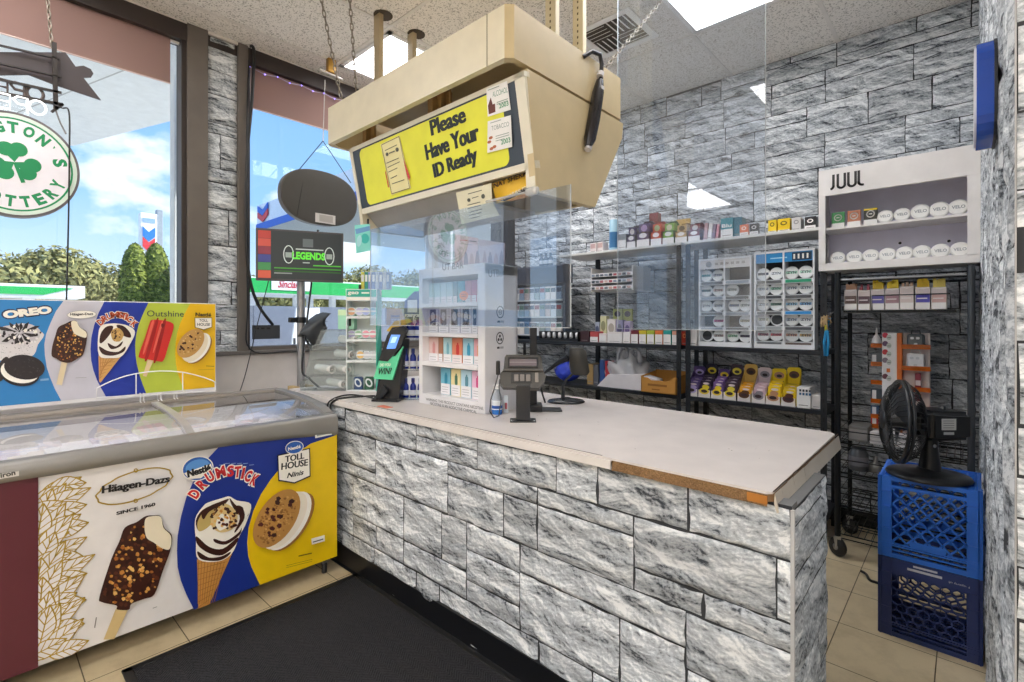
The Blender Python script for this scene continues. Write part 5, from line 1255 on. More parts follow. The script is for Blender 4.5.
m = MB(); fr = Fr((0, bD-.0065, 0), (1, 0, 0), (0, 0, 1)); m.fpoly(fr, [(U(3), U(88)), (U(13), U(88)), (U(13), U(101)), (U(3), U(101))], C('#e9eef5', .5), .0005); m.fpoly(fr, [(0, U(79)), (bw, U(79)), (bw, U(86)), (0, U(86))], CRM2, .0); m.text(fr, 'feel free', U(.5), U(80), U(19), U(5), C('#1e2c4a', .5), .0008, .02, shear=.3); part(br, 'header_print', m)
bR = Matrix.Rotation(ANG, 3, 'Z'); bl_ = Vector(p)
def bottle(loc, h, r, lab):
    m = MB(); B = C('#1c2f8a', .25)
    m.lathe([(r*.9, 0), (r, .004), (r, h*.55), (r*.85, h*.66), (r*.5, h*.74), (r*.45, h*.8)], B, loc, (0, 0, 1), 14)
    m.lathe([(r*.55, h*.78), (r*.58, h*.8), (r*.58, h*.98), (r*.45, h)], C('#16226a', .35), loc, (0, 0, 1), 12)
    m.lathe([(r*1.01, h*.14), (r*1.01, h*.40)], C('#dfe3ee', .4), loc, (0, 0, 1), 14)
    solo('shot_bottle', m, lab, 'bottle', tuple(loc), 'little blue bottles in the rack')
for z, xs, h, r, rn in ((0, (4, 11.5, 19), U(20), U(3.1), 'bottom'), (U(29), (4, 11.5, 19), U(21), U(3.1), 'middle'), (U(60), (9, 17), U(22), U(4.0), 'top')):
    for k, x in enumerate(xs):
        nm = ('left', 'middle', 'right')[k] if len(xs) == 3 else ('left', 'right')[k]
        bottle(bl_+bR @ Vector((U(x), .045, z+.006)), h, r, '%s little dark blue bottle on the %s shelf of the small rack' % (nm, rn))

# ---------------------------------------------------------------- big white vape display
ux0, uy0 = -2.216, 1.665; ux1 = -1.700; uy1 = 1.90; uz = CZ+.001
ud = thing('vape_display', 'tall white vape display with four shelves standing on the counter', 'display stand', ((ux0+ux1)/2, (uy0+uy1)/2, uz))
UZ = lambda v: ZY(486, v, uy0)
WH = C('#e9e7e9', .35); WD = C('#d9d5d8', .4)
zt_u = UZ(262.5); lev = [uz+.055, UZ(371.5), UZ(338.5), UZ(305.5)]; tops = [UZ(366.5), UZ(333.8), UZ(301.5), UZ(273)]
m = MB(); m.box((ux0, uy0, uz), (ux0+.03, uy1, zt_u), WH); part(ud, 'side_panel', m)
m = MB(); m.box((ux1-.05, uy0, uz), (ux1, uy1, zt_u), WH, .004); part(ud, 'side_panel', m)
m = MB(); m.box((ux0, uy1-.01, uz), (ux1, uy1, zt_u), WD); part(ud, 'back_panel', m)
m = MB(); m.box((ux0+.0302, uy0-.001, uz), (ux1-.0502, uy1-.012, lev[0]), WH); part(ud, 'plinth', m)
for a, b in zip(tops[:3], lev[1:]):
    m = MB(); m.box((ux0+.03, uy0-.003, a), (ux1-.05, uy1-.01, b), WH, .003); part(ud, 'shelf', m)
m = MB(); m.box((ux0, uy0-.002, tops[3]), (ux1, uy1, zt_u), WH); part(ud, 'header', m)
fr = Fr((0, uy0-.0025, 0), (1, 0, 0), (0, 0, 1)); m = MB(); a_ = Art(fr, m, 0.0003).crop(420, 210, 5.68)
a_.text('UT BAR', (128, 344), (248, 331), 36, C('#45464a', .5), .0); part(ud, 'header_lettering', m)
fr2 = Fr((0, uy0-.0015, 0), (1, 0, 0), (0, 0, 1)); m = MB(); a_ = Art(fr2, m, .0006).crop(420, 320, 5.68)
a_.text('WARNING: THIS PRODUCT CONTAINS NICOTINE.', (34, 456), (362, 512), 15, C('#4a4a4c', .5), .0); a_.text('NICOTINE IS AN ADDICTIVE CHEMICAL.', (58, 480), (326, 532), 15, C('#4a4a4c', .5), .0); part(ud, 'warning_text', m)
fr3 = Fr((ux1, 0, 0), (0, 1, 0), (0, 0, 1)); m = MB(); a_ = Art(fr3, m, .0006).crop(420, 210, 5.68)
a_.text('UTBar', (390, 382), (478, 376), 42, C('#3c3c40', .5), .0)
c1 = fr3.uv(420+455/5.68, 210+580/5.68); c2 = fr3.uv(420+453/5.68, 320+103/5.68)
for c_ in (c1, c2):
    m.line(fr3, m.ell(fr3, c_, .024, .028, None, ret=True, n=20), .005, C('#3c3c40', .5), .001, closed=True)
for dx, dy in ((0, .010), (-.009, -.007), (.009, -.007)): m.ell(fr3, (c2[0]+dx, c2[1]+dy), .0065, .0075, C('#3c3c40', .5), .001, n=12)
m.line(fr3, m.ell(fr3, c1, .010, .012, None, ret=True, n=14), .003, C('#3c3c40', .5), .001, closed=True); m.line(fr3, [(c1[0]-.008, c1[1]), (c1[0]+.008, c1[1])], .003, C('#3c3c40', .5), .001)
for c_ in (c1, c2): m.fpoly(fr3, [(c_[0]-.02, c_[1]-.052), (c_[0]-.002, c_[1]-.052), (c_[0]-.002, c_[1]-.042), (c_[0]-.02, c_[1]-.042)], C('#4a4a4e', .5), .001); m.fpoly(fr3, [(c_[0]+.001, c_[1]-.052), (c_[0]+.026, c_[1]-.052), (c_[0]+.026, c_[1]-.042), (c_[0]+.001, c_[1]-.042)], C('#b0b0b2', .5), .001)
part(ud, 'side_print', m)
m = MB(); a_ = Art(fr, m, .005).crop(420, 210, 5.68); a_.ellipse((253, 487), 25, 27, 0, C('#f0782a', .4)); a_.line([(238, 480), (268, 478)], .004, C('#7a2f10', .5)); a_.line([(238, 492), (268, 490)], .004, C('#7a2f10', .5)); part(ud, 'orange_sticker', m, 'round orange sticker')
for z in tops[:3]:
    pass
def vbox(x0, x1, z, h, col, lab, pic=None, d=.05, y=None, low='#f0eef0', grp='vape boxes in the white display', dark=None):
    y = y if y else uy0+.045; m = MB(); m.box((x0, y, z), (x1, y+d, z+h), C(col, .35), .0015); f_ = Fr((x0, y, z), (1, 0, 0), (0, 0, 1)); w_ = x1-x0
    m.fpoly(f_, [(.002, .002), (w_-.002, .002), (w_-.002, h*.42), (.002, h*.42)], C(low, .4), .0006)
    if dark: m.fpoly(f_, [(w_*.2, h*.4), (w_*.8, h*.4), (w_*.8, h*.95), (w_*.2, h*.95)], C(dark, .3), .0008); m.ell(f_, (w_*.5, h*.7), w_*.2, w_*.28, C('#c9c9cc', .3, .5), .0012)
    elif pic: m.fpoly(f_, rrect(w_*.42, w_*.72, h*.42, h*.78, w_*.1, 3), C(pic, .35), .0008); m.fpoly(f_, rrect(w_*.5, w_*.64, h*.76, h*.84, w_*.03, 2), C(pic, .35), .0008)
    for k in range(3): m.fpoly(f_, [(w_*.15, h*(.1+.09*k)), (w_*.8, h*(.1+.09*k)), (w_*.8, h*(.1+.09*k)+.003), (w_*.15, h*(.1+.09*k)+.003)], C('#b9b6ba', .5), .0009)
    solo('vape_box', m, lab, 'box', ((x0+x1)/2, y+d/2, z), grp)
yb = uy0+.045; XU = lambda a, oy=0: X(420+a/5.68, yb)
zof = lambda a, oy: ZY(420+200/5.68, oy+a/5.68, yb)
hrow = .115
def row(z, h, items, rn):
    for a, b, col, nm, kw in items:
        vbox(XU(a), XU(b)-.001, z+.001, h, col, '%s box on the %s shelf of the tall white vape display' % (nm, rn), **kw)
h4 = tops[3]-lev[3]; h3 = tops[2]-lev[2]; h2 = tops[1]-lev[1]; h1 = tops[0]-lev[0]
row(lev[3], h4*.84, [(44, 80, '#c4e2e0', 'far left pale teal', {}), (81, 115, '#bcdcdd', 'second pale teal', {}), (116, 150, '#c6dfe4', 'third pale teal', {}), (151, 186, '#b9d7dc', 'fourth pale teal', {}), (188, 212, '#5e8f9c', 'narrow slate', {}), (213, 254, '#4f9fb0', 'deep teal', {'low': '#4f9fb0'}), (256, 290, '#cf8a94', 'rose pink', {}), (291, 322, '#c66f85', 'deep pink', {}), (323, 356, '#dcc3c9', 'pale pink end', {})], 'top')
row(lev[2], h3*.86, [(46, 103, '#d9d5da', 'far left grey', {'dark': '#3b3a40'}), (106, 163, '#d4cfd6', 'second grey', {'dark': '#3b3a40'}), (166, 228, '#cfcad6', 'third grey', {'dark': '#34333a'}), (231, 293, '#d6d2d6', 'fourth grey', {'dark': '#4a3f3c'}), (296, 328, '#dad6da', 'fifth grey', {'dark': '#3b3a40'}), (329, 357, '#2a3038', 'black and white end', {'low': '#e8e8ea'})], 'second')
row(lev[1], h2*.84, [(50, 103, '#e6c9c6', 'pale pink left', {'pic': '#d99a98'}), (104, 130, '#a8765c', 'narrow brown', {}), (132, 180, '#b9dbe0', 'pale blue', {'pic': '#78b5c4'}), (182, 240, '#e08a6a', 'orange red', {'pic': '#cf3d33', 'low': '#eee4e0'}), (243, 304, '#a8d4e4', 'sky blue', {'pic': '#3f9cc0'}), (306, 357, '#e8b0b4', 'salmon pink', {'pic': '#e0a02e'})], 'third')
row(lev[0], h1*.80, [(118, 172, '#78bcd2', 'blue', {'pic': '#2f8fae'}), (176, 230, '#efe2a8', 'pale yellow', {'pic': '#4c7a5c'}), (232, 292, '#bfe0ee', 'pale sky blue', {'pic': '#5a8fa0'}), (295, 355, '#efc3dc', 'pale magenta', {'pic': '#d83e88'})], 'bottom')

# ---------------------------------------------------------------- card reader on a post
p = P(523, 421, z=CZ+.001); u1 = (p-EYEV).dot(Vector((-CS, CC, 0)))/FPX; U = lambda q: q*u1
cd = thing('card_reader', 'dark grey card payment terminal on a black post at the counter', 'card reader', tuple(p), rz=ANG)
CR = C('#3b3833', .35); CRD = C('#232221', .4)
m = MB(); m.box((U(-13), -.035, 0), (U(13), .045, .005), C('#222326', .35), .002)
for x in (-11, 11): m.lathe([(.004, .005), (.004, .009), (0, .0095)], CHROME, (U(x), -.026, 0), (0, 0, 1), 8)
part(cd, 'base_plate', m)
m = MB(); m.box((U(-7), -.02, .005), (U(7), .03, U(36)), C('#2a2b2e', .35), .004); part(cd, 'post', m)
TL = Matrix.Translation((0, -.01, U(34))) @ Matrix.Rotation(radians(-22), 4, 'X')
def tb(m, a, b, mat, bev=0): m.box(a, b, mat, bev, M=TL)
m = MB(); bm = bmesh.new()
out = [(-23, 4), (-20, 0), (16, -1), (22, 6), (23, 12), (20, 18), (19, 31), (17, 34), (-17, 34), (-18.5, 31), (-19.5, 18), (-23, 14)]
m.prism([TL @ Vector((U(x), 0, U(z))) for x, z in out], TL.to_3x3() @ Vector((0, .045, 0)), CR); part(cd, 'body', m)
m = MB(); tb(m, (U(-15), -.004, U(20)), (U(15.5), .002, U(31)), C('#1d1c1e', .25), .002); tb(m, (U(-13.5), -.005, U(22)), (U(14), -.0035, U(29)), C('#6f6468', .25)); tb(m, (U(-13.5), -.0055, U(25.5)), (U(14), -.005, U(26)), C('#9b8f94', .3)); part(cd, 'display', m)
m = MB(); tb(m, (U(-12), -.003, U(4)), (U(9), .001, U(15)), CRD, .002)
part(cd, 'keypad_recess', m)
for i in range(3):
    for j in range(1):
        m = MB(); tb(m, (U(-9+6*i), -.007, U(6)), (U(-4.5+6*i), -.002, U(13)), C('#837b76', .4), .002); part(cd, 'key', m)
m = MB(); tb(m, (U(12), -.006, U(5)), (U(15.5), .0, U(15)), C('#8d857e', .4), .002); tb(m, (U(-20), -.01, U(16)), (U(20), .0, U(18.5)), C('#4a4640', .35), .003); part(cd, 'swipe_slot', m)
m = MB(); m.box((U(-27), -.005, U(46)), (U(-23), .03, U(60)), CRD, .004); part(cd, 'stylus_holder', m)
m = MB(); m.tube([(U(-25), 0, U(46)), (U(-27), -.01, U(38)), (U(-32), -.015, U(22)), (U(-33), -.015, U(10)), (U(-29), -.015, U(4)), (U(-24), -.015, U(6)), (U(-22), -.015, U(20)), (U(-24), -.01, U(34)), (U(-23), -.005, U(42))], .0028, C('#3a3a3c', .4), 6); part(cd, 'cord', m)

# spray bottle
p = P(497, 414, z=CZ+.001); sp_ = thing('spray_bottle', 'small clear spray bottle of blue liquid beside the card reader', 'bottle', tuple(p), rz=ANG)
u1 = (p-EYEV).dot(Vector((-CS, CC, 0)))/FPX; U = lambda q: q*u1
m = MB(); m.lathe([(U(4.6), 0), (U(5.2), .004), (U(5.2), U(9))], C('#2a78d0', .2), n=16); part(sp_, 'liquid', m)
m = MB(); m.lathe([(U(5.3), U(9)), (U(5.3), U(16)), (U(4), U(20)), (U(2), U(23)), (U(1.8), U(25))], clear('bottle_plastic', '#eaf0f6', .8, .35, '#eef2f8'), n=16); part(sp_, 'bottle_body', m)
m = MB(); m.lathe([(U(5.35), U(5)), (U(5.35), U(14))], C('#e8ecf2', .4), n=16); m.lathe([(U(5.4), U(6)), (U(5.4), U(9))], C('#1f57a8', .4), n=16); part(sp_, 'label_wrap', m)
m = MB(); m.box((U(-2), -U(2), U(25)), (U(2), U(2), U(27)), WHITE, .003); m.box((U(-4), -U(1.5), U(27)), (U(3), U(1.5), U(29.5)), WHITE, .003); m.tube([(U(-3), 0, U(27)), (U(-4), 0, U(23))], U(.8), WHITE, 6); part(sp_, 'spray_trigger', m)
m = MB(); p = P(506, 413, z=CZ+.001); M = Matrix.Translation(p) @ Matrix.Rotation(ANG, 4, 'Z'); m.box((-.012, 0, 0), (.012, .012, .085), C('#dfe7ee', .35), .004, M=M); m.box((-.006, -.001, .02), (.006, 0, .05), C('#d0707c', .4), M=M); solo('sanitizer_tube', m, 'small pale tube standing right of the spray bottle', 'tube', tuple(p))

# register pole display behind, black stand and monitor base
p = P(546, 411, z=CZ+.001); t = thing('metal_stand', 'black steel pole stand with a flat foot behind the card reader', 'stand', tuple(p), rz=ANG)
u1 = (p-EYEV).dot(Vector((-CS, CC, 0)))/FPX; U = lambda q: q*u1
m = MB(); m.box((U(-16), -.03, 0), (U(-4), .06, .035), C('#1c1c1f', .4), .003); m.box((U(-6), -.02, 0), (U(16), .08, .006), C('#242427', .35), .002); part(t, 'foot', m)
m = MB(); m.box((U(-16), 0, .03), (U(-9), .03, U(88)), C('#1d1f24', .4), .003); part(t, 'pole', m)
m = MB(); m.tube([(U(-6), -.02, U(30)), (U(-4), -.025, U(18)), (U(-1), -.02, U(9))], .005, BLACK, 6); part(t, 'cable', m)
# bar code scanner on stand
p = P(566, 402, z=CZ+.001); sc = thing('barcode_scanner', 'black barcode scanner on an oval foot stand on the counter', 'scanner', tuple(p), rz=ANG)
u1 = (p-EYEV).dot(Vector((-CS, CC, 0)))/FPX; U = lambda q: q*u1
m = MB(); m.lathe([(U(18.5), 0), (U(19), .004), (U(17), .012), (U(8), .018), (U(4), .026)], C('#1e2024', .2), n=28, sy=.8); part(sc, 'foot', m)
m = MB(); m.tube([(U(-3), 0, .02), (U(-3), .005, U(16)), (U(0), 0, U(22)), (U(8), -.01, U(30)), (U(10), -.012, U(36))], [.012, .008, .007, .007, .007], C('#26282c', .3), 8); part(sc, 'stem', m)
m = MB(); m.lathe([(0, 0), (.010, .001), (.010, .006), (0, .007)], CHROME, (U(-3), 0, .02), (0, 0, 1), 10); part(sc, 'screw_collar', m)
m = MB(); vs = []
prof = [(U(2), .018, U(52)), (U(6), .032, U(54)), (U(12), .036, U(52)), (U(17), .036, U(42)), (U(20), .036, U(33)), (U(20), .03, U(29))]
bmv = []
hs = [(10, 54, 7, .022), (11, 51, 9, .03), (12, 44, 9.2, .034), (13, 36, 9.6, .036), (14, 30, 9.8, .034), (14.5, 27, 7, .024)]
n = 14
for hx, hz, rx, ry in hs: vs += [(U(hx)+U(rx)*cos(2*pi*k/n), ry*sin(2*pi*k/n), U(hz)+U(.35)*rx*.0) for k in range(n)]
m.add(vs, [(i*n+k, (i+1)*n+k, (i+1)*n+(k+1) % n, i*n+(k+1) % n) for i in range(len(hs)-1) for k in range(n)], C('#3d3a34', .3), True); m.add(vs[:n], [tuple(range(n))], C('#6b6558', .3)); m.add(vs[-n:], [tuple(range(n))[::-1]], C('#1c1c1e', .3)); part(sc, 'head', m)
m = MB(); m.tube([(U(2), .0, U(44)), (U(-6), .02, U(40)), (U(-22), .03, U(28)), (U(-36), .04, U(18))], [.018, .014, .006, .005], C('#1d1e22', .35), 8); part(sc, 'handle_cord', m)
# cables looping over the counter edge
def cable(pts, r, name, label, mat=None):
    pts = [Vector(q) for q in pts]; o = []
    for i in range(len(pts)-1):
        a, b, c_, d = pts[max(i-1, 0)], pts[i], pts[i+1], pts[min(i+2, len(pts)-1)]
        for j in range(6):
            t_ = j/6; o.append(.5*((2*b)+(c_-a)*t_+(2*a-5*b+4*c_-d)*t_*t_+(3*b-a-3*c_+d)*t_**3))
    o.append(pts[-1]); m = MB(); m.tube(o, r, mat or C('#1b1b1d', .4), 7)
    return solo(name, m, label, 'cable', tuple(pts[-1]), 'loose cables')
cable([P(375, 396, z=CZ+.012), P(352, 397, z=CZ+.012), P(338, 399, y=1.425), P(331, 404, y=1.412), P(331, 414, y=1.41), P(334, 420, y=1.41)], .006, 'power_cable', 'black cable draped over the counter edge from the lottery terminal, upper loop')
cable([P(377, 399, z=CZ+.02), P(356, 395, z=CZ+.012), P(341, 396, z=CZ+.012), P(329, 402, y=1.405), P(328, 412, y=1.40), P(331, 425, y=1.40)], .005, 'power_cable', 'black cable draped over the counter edge beside the freezer, outer loop')
# ================================================================== black shelving along the back wall
SY0, SY1 = 3.62, 3.99
ZT, ZM, ZL, ZF = 1.985, 1.207, .83, .16
SH = C('#25282e', .45, .3); SHW = C('#d9d8d6', .45)
def shelving(x0, x1, label, top_x0=None, mids=()):
    t = thing('shelving_unit', label, 'shelving unit', ((x0+x1)/2, (SY0+SY1)/2, 0), 'black shelving units on the back wall')
    for x in (x0, x1-.035):
        for y in (SY0, SY1-.035):
            m = MB(); m.prism([(x, y, .0), (x+.035, y, 0), (x+.035, y+.006, 0), (x+.006, y+.006, 0), (x+.006, y+.035, 0), (x, y+.035, 0)], (0, 0, ZT-.02), SH)
            for k in range(30): m.box((x+.014, y-.0006, .1+.06*k), (x+.021, y, .125+.06*k), C('#0d0e10', .8))
            part(t, 'post', m)
    for z, c_ in ((ZM, SH), (ZL, SH), (ZF, SH)):
        m = MB(); m.box((x0+.002, SY0+.001, z-.03), (x1-.002, SY1-.002, z), c_, .003); part(t, 'shelf', m)
    m = MB(); m.box((top_x0 if top_x0 is not None else x0, SY0-.02, ZT-.02), (x1+.01, SY1+.04, ZT), SHW, .003); part(t, 'top_shelf', m, 'off white top shelf')
    return t
XA0, XA1, XB0, XB1 = -3.46, -1.585, -1.55, -.642
shelving(XA0, XA1-.002, 'wider black shelving unit on the back wall behind the card reader', -2.72)
shelving(XB0, XB1, 'narrower black shelving unit behind the counter end, left of the wheeled rack')
m = MB(); m.box((-2.56, SY1-.036, ZF), (-2.525, SY1-.004, ZT-.021), SH); solo('steel_upright', m, 'black steel upright at the back of the wider shelving unit', 'upright', (-2.54, SY1, ZF))

FY_ = 3.66
def bx(u0, u1, v, z, name, col, lab, cat='box', grp=None, y=FY_, d=.09, top=None, band=None, white=.0, cap=None, mark=None, label2=None, bev=.002, lean=0.0, sub=None):
    """carton standing on a shelf: left and right pixel columns, pixel row of its top"""
    x0, x1 = X(u0, y), X(u1, y); h = ZY((u0+u1)/2, v, y)-z-.001; z0 = z+.001
    m = MB(); M = Matrix.Translation(((x0+x1)/2, y, z0)) @ Matrix.Rotation(lean, 4, 'Y'); w_ = x1-x0-.002
    m.box((-w_/2, 0, 0), (w_/2, d, h), C(col, .4), bev, M=M)
    o = M @ Vector((-w_/2, -.0004, 0)); fr = Fr(o, M.to_3x3() @ Vector((1, 0, 0)), M.to_3x3() @ Vector((0, 0, 1)))
    if white: m.fpoly(fr, [(.001, .001), (w_-.001, .001), (w_-.001, h*white), (.001, h*white)], C('#ece8e6', .45), .0004)
    if band: m.fpoly(fr, [(w_*.08, h*.45), (w_*.92, h*.45), (w_*.92, h*.9), (w_*.08, h*.9)], C(band, .4), .0006)
    if mark: m.ell(fr, (w_*.5, h*.66), w_*.28, h*.16, C(mark, .4), .001, n=16); m.ell(fr, (w_*.5, h*.66), w_*.17, h*.09, C(col, .4), .0014, n=12)
    if label2: m.text(fr, label2, w_*.5, h*.62, w_*.8, h*.18, C('#f4f0ee', .4), .0012, .02, center=True)
    if cap: m.box((-w_/2, 0, h), (w_/2, d, h*1.0+.02), C(cap, .4), .002, M=M)
    m.fpoly(fr, [(w_*.15, h*.12), (w_*.85, h*.12), (w_*.85, h*.16), (w_*.15, h*.16)], C('#8f8a88', .5), .0008)
    solo(name, m, lab, cat, ((x0+x1)/2, y+d/2, z0), grp); return x0, x1, z0, h

# ---- top shelf
g = 'packs along the off white top shelf'
def tube_pack(u0, u1, v, col, lab):
    x0, x1 = X(u0, FY_), X(u1, FY_); h = ZY(u0, v, FY_)-ZT; r = (x1-x0)/2; m = MB()
    m.lathe([(r, 0), (r, h*.97), (r*.8, h)], C(col, .35), ((x0+x1)/2, FY_+r, ZT+.001), (0, 0, 1), 16); m.lathe([(r*1.01, h*.1), (r*1.01, h*.6)], C('#3f77a8', .35), ((x0+x1)/2, FY_+r, ZT+.001), (0, 0, 1), 16); solo('tall_tube', m, lab, 'tube', ((x0+x1)/2, FY_+r, ZT+.001), g)
tube_pack(607.5, 615.5, 220, '#9cc3d8', 'tall pale blue tube standing at the left end of the top shelf')
bx(617.5, 626, 234, ZT, 'small_box', '#8e9297', 'small grey box beside the tall blue tube on the top shelf', grp=g, white=.6)
def shaped(u0, u1, v, base, face, lab, arch=True, white=.28, oval=None):
    """retail tray with an arched printed header"""
    x0, x1 = X(u0, FY_)+.001, X(u1, FY_)-.001; h = ZY((u0+u1)/2, v, FY_)-ZT; w_ = x1-x0; fr = Fr((x0, FY_, ZT+.001), (1, 0, 0), (0, 0, 1)); t = thing('cigar_tray', lab, 'retail tray', ((x0+x1)/2, FY_+.05, ZT+.001), g)
    m = MB(); m.box((x0, FY_, ZT+.001), (x1, FY_+.10, ZT+h*.55), C(base, .4), .002); m.fprism(fr, [(0, h*.5), (w_, h*.5), (w_, h*.86), (w_*.8, h*.99), (w_*.2, h*.99), (0, h*.86)], -.10, -.09, C(base, .4)); part(t, 'tray', m)
    m = MB(); m.fpoly(fr, [(.001, .001), (w_-.001, .001), (w_-.001, h*white), (.001, h*white)], C('#e9e4e2', .45), .0006); m.fpoly(fr, [(w_*.08, h*white), (w_*.92, h*white), (w_*.92, h*.5), (w_*.08, h*.5)], C(face, .4), .0008)
    m.ell(fr, (w_*.5, h*.42), w_*.3, h*.09, C('#efe9e6', .4), .0012, n=14); part(t, 'front_print', m)
    m = MB(); m.prism([(x0+w_*.1, FY_+.02, ZT+h*.5), (x0+w_*.9, FY_+.02, ZT+h*.5), (x0+w_*.9, FY_+.02, ZT+h*.86), (x0+w_*.1, FY_+.02, ZT+h*.86)], (0, .06, 0), C(face, .35)); m.ell(Fr((x0, FY_+.0195, ZT), (1, 0, 0), (0, 0, 1)), (w_*.5, h*.7), w_*.25, h*.12, C(oval or '#cfc6c2', .4), .0006, n=14); part(t, 'packets', m)
shaped(626.5, 635.5, 224, '#26222e', '#4b3f63', 'dark navy cigar tray on the top shelf, left of the purple one')
shaped(636.5, 649.5, 219.5, '#3a2a3e', '#5d4a6f', 'dark purple cigar tray on the top shelf', oval='#b59ac0')
bx(649, 658, 213, ZT, 'tall_box', '#7a2430', 'tall maroon box rising behind the trays on the top shelf', grp=g, y=FY_+.13, d=.06)
shaped(650.5, 661.5, 220, '#8e2a32', '#c8503e', 'maroon red cigar tray with a green window on the top shelf', oval='#a8b88a')
shaped(662.5, 674, 219.5, '#2f5a38', '#7fae55', 'green cigar tray on the top shelf', oval='#d8cdb8')
shaped(675, 687, 221.5, '#8a6a3f', '#c0a070', 'brown cigar tray on the top shelf', oval='#5b4a3a')
bx(676, 690, 219, ZT, 'upright_card', '#d8b06a', 'tan cardboard flap standing behind the brown tray on the top shelf', grp=g, y=FY_+.14, d=.02)
shaped(688, 700, 221, '#5a2a2e', '#7c3a3e', 'dark maroon cigar tray with a white oval on the top shelf')
for k, (u0, u1, col, nm, le) in enumerate(((703, 706.5, '#c9a5a8', 'dusty pink', .10), (707, 711, '#e4dcdc', 'white', .12), (711.5, 714.5, '#8f7f94', 'mauve', .12), (715, 718, '#d79aa8', 'rose', .13))):
    bx(u0, u1, 223+k*.4, ZT, 'leaning_pack', col, nm+' thin pack leaning in the group of four on the top shelf', 'pack', 'leaning packs on the top shelf', lean=le)
bx(720.5, 733, 218, ZT, 'shelf_box', '#2c8f9e', 'teal box with a white front label on the top shelf', grp=g, white=.45, label2='Blu')
bx(733.5, 742, 217, ZT, 'shelf_box', '#256f84', 'darker teal box to the right of the labelled teal box on the top shelf', grp=g)
bx(739.5, 748.5, 224.5, ZT, 'pod_box', '#e2744e', 'small orange pod box on the top shelf', grp=g, white=.3, mark='#f6e6de', y=FY_-.03, d=.025)
bx(749.5, 758.5, 223.5, ZT, 'pod_box', '#2b2a2c', 'small black pod box on the top shelf, right of the orange one', grp=g, white=.3, mark='#e8e4e2', y=FY_-.03, d=.03)
bx(768, 776.5, 220, ZT, 'carton', '#f0cf2a', 'left of the two yellow cartons on the top shelf', grp=g, white=.18, mark='#6a5a1a')
bx(777.5, 790, 218.5, ZT, 'carton', '#efca1e', 'right of the two yellow cartons on the top shelf', grp=g, white=.18, mark='#6a5a1a')
bx(791.5, 801, 217.5, ZT, 'carton', '#cfccca', 'pale grey carton on the top shelf beside the yellow ones', grp=g, mark='#8e8b8a')
bx(804.5, 816, 216.5, ZT, 'pod_box', '#2a2829', 'black pod box with orange side at the right end of the top shelf', grp=g, white=.3, mark='#efe9e4')
for k, u in enumerate((590, 597)): bx(u, u+6, 243-k, ZT, 'mini_box', '#e6dcda', '%s of two tiny white boxes at the far left of the top shelf' % ('left', 'right')[k], grp=g, y=FY_+.02, band='#c9a8a4')

# ---- cigarette rack at the far left with navy header
RY = 3.77
xa, xb = X(511, RY), X(564, RY); t = thing('cigarette_rack', 'dark navy topped cigarette rack seen through the acrylic, left of the shelving', 'rack', ((xa+xb)/2, RY+.06, ZM))
z1_, z0_ = ZY(537, 266, RY), ZY(537, 284, RY)
NAVY = C('#1c2c44', .45)
m = MB(); m.prism([(xa, RY, z0_), (xa, RY-.03, z1_-.02), (xa, RY+.02, z1_), (xa, RY+.14, z1_), (xa, RY+.14, z0_)], (xb-xa, 0, 0), NAVY); part(t, 'header', m)
m = MB()
for x in (xa, xb-.03): m.box((x, RY+.02, ZM+.001), (x+.03, RY+.10, z0_), C('#3a4656', .5))
m.box((xa, RY+.10, ZM+.001), (xb, RY+.115, z0_), C('#2f3c4c', .6)); part(t, 'frame', m)
zs_ = [z0_-.155, z0_-.32, ZM+.05]
for z in zs_: m = MB(); m.box((xa+.03, RY, z-.012), (xb-.03, RY+.1, z), C('#cfd3d6', .4)); part(t, 'shelf', m)
cols = ['#d9d4d0', '#a7b8c8', '#c8ced4', '#7f93a8', '#dfd8d2', '#93a5a8', '#b9a9a6']
for j, z in enumerate(zs_):
    n = 9; wid = (xb-xa-.07)/n
    for i in range(n):
        m = MB(); x = xa+.035+i*wid; c_ = cols[(i*3+j*2) % 7]; m.box((x+.003, RY+.01, z+.001), (x+wid-.003, RY+.05, z+.125), C(c_, .4), .002); m.box((x+.006, RY+.0092, z+.07), (x+wid-.006, RY+.0105, z+.11), C(['#2c3f5a', '#8a3036', '#3f6a58', '#565b66'][(i+j) % 4], .4))
        solo('cigarette_pack', m, '%s pack in the navy topped rack, %s shelf, number %s from the left' % (['cream', 'blue grey', 'silver', 'steel blue', 'ivory', 'grey green', 'pinkish'][(i*3+j*2) % 7], ('top', 'second', 'third', 'bottom')[j], ['one', 'two', 'three', 'four', 'five', 'six', 'seven', 'eight', 'nine'][i]), 'pack', (x+wid/2, RY+.03, z+.001), 'cigarette packs in the navy topped rack')
for k, u in enumerate((541.5, 546, 550.5)):
    x = X(u, RY+.06); m = MB(); m.lathe([(.022, 0), (.024, .01), (.024, .07), (.012, .09), (.011, .11), (.013, .112), (.013, .125), (0, .126)], C('#4f5866', .25), (x, RY+.06, z1_+.001), (0, 0, 1), 14); m.lathe([(.0245, .02), (.0245, .055)], C('#c4c8d0', .4), (x, RY+.06, z1_+.001), (0, 0, 1), 14)
    solo('small_bottle', m, '%s of three small grey bottles standing on the navy header' % ('left', 'middle', 'right')[k], 'bottle', (x, RY+.06, z1_+.001), 'bottles on the navy header')
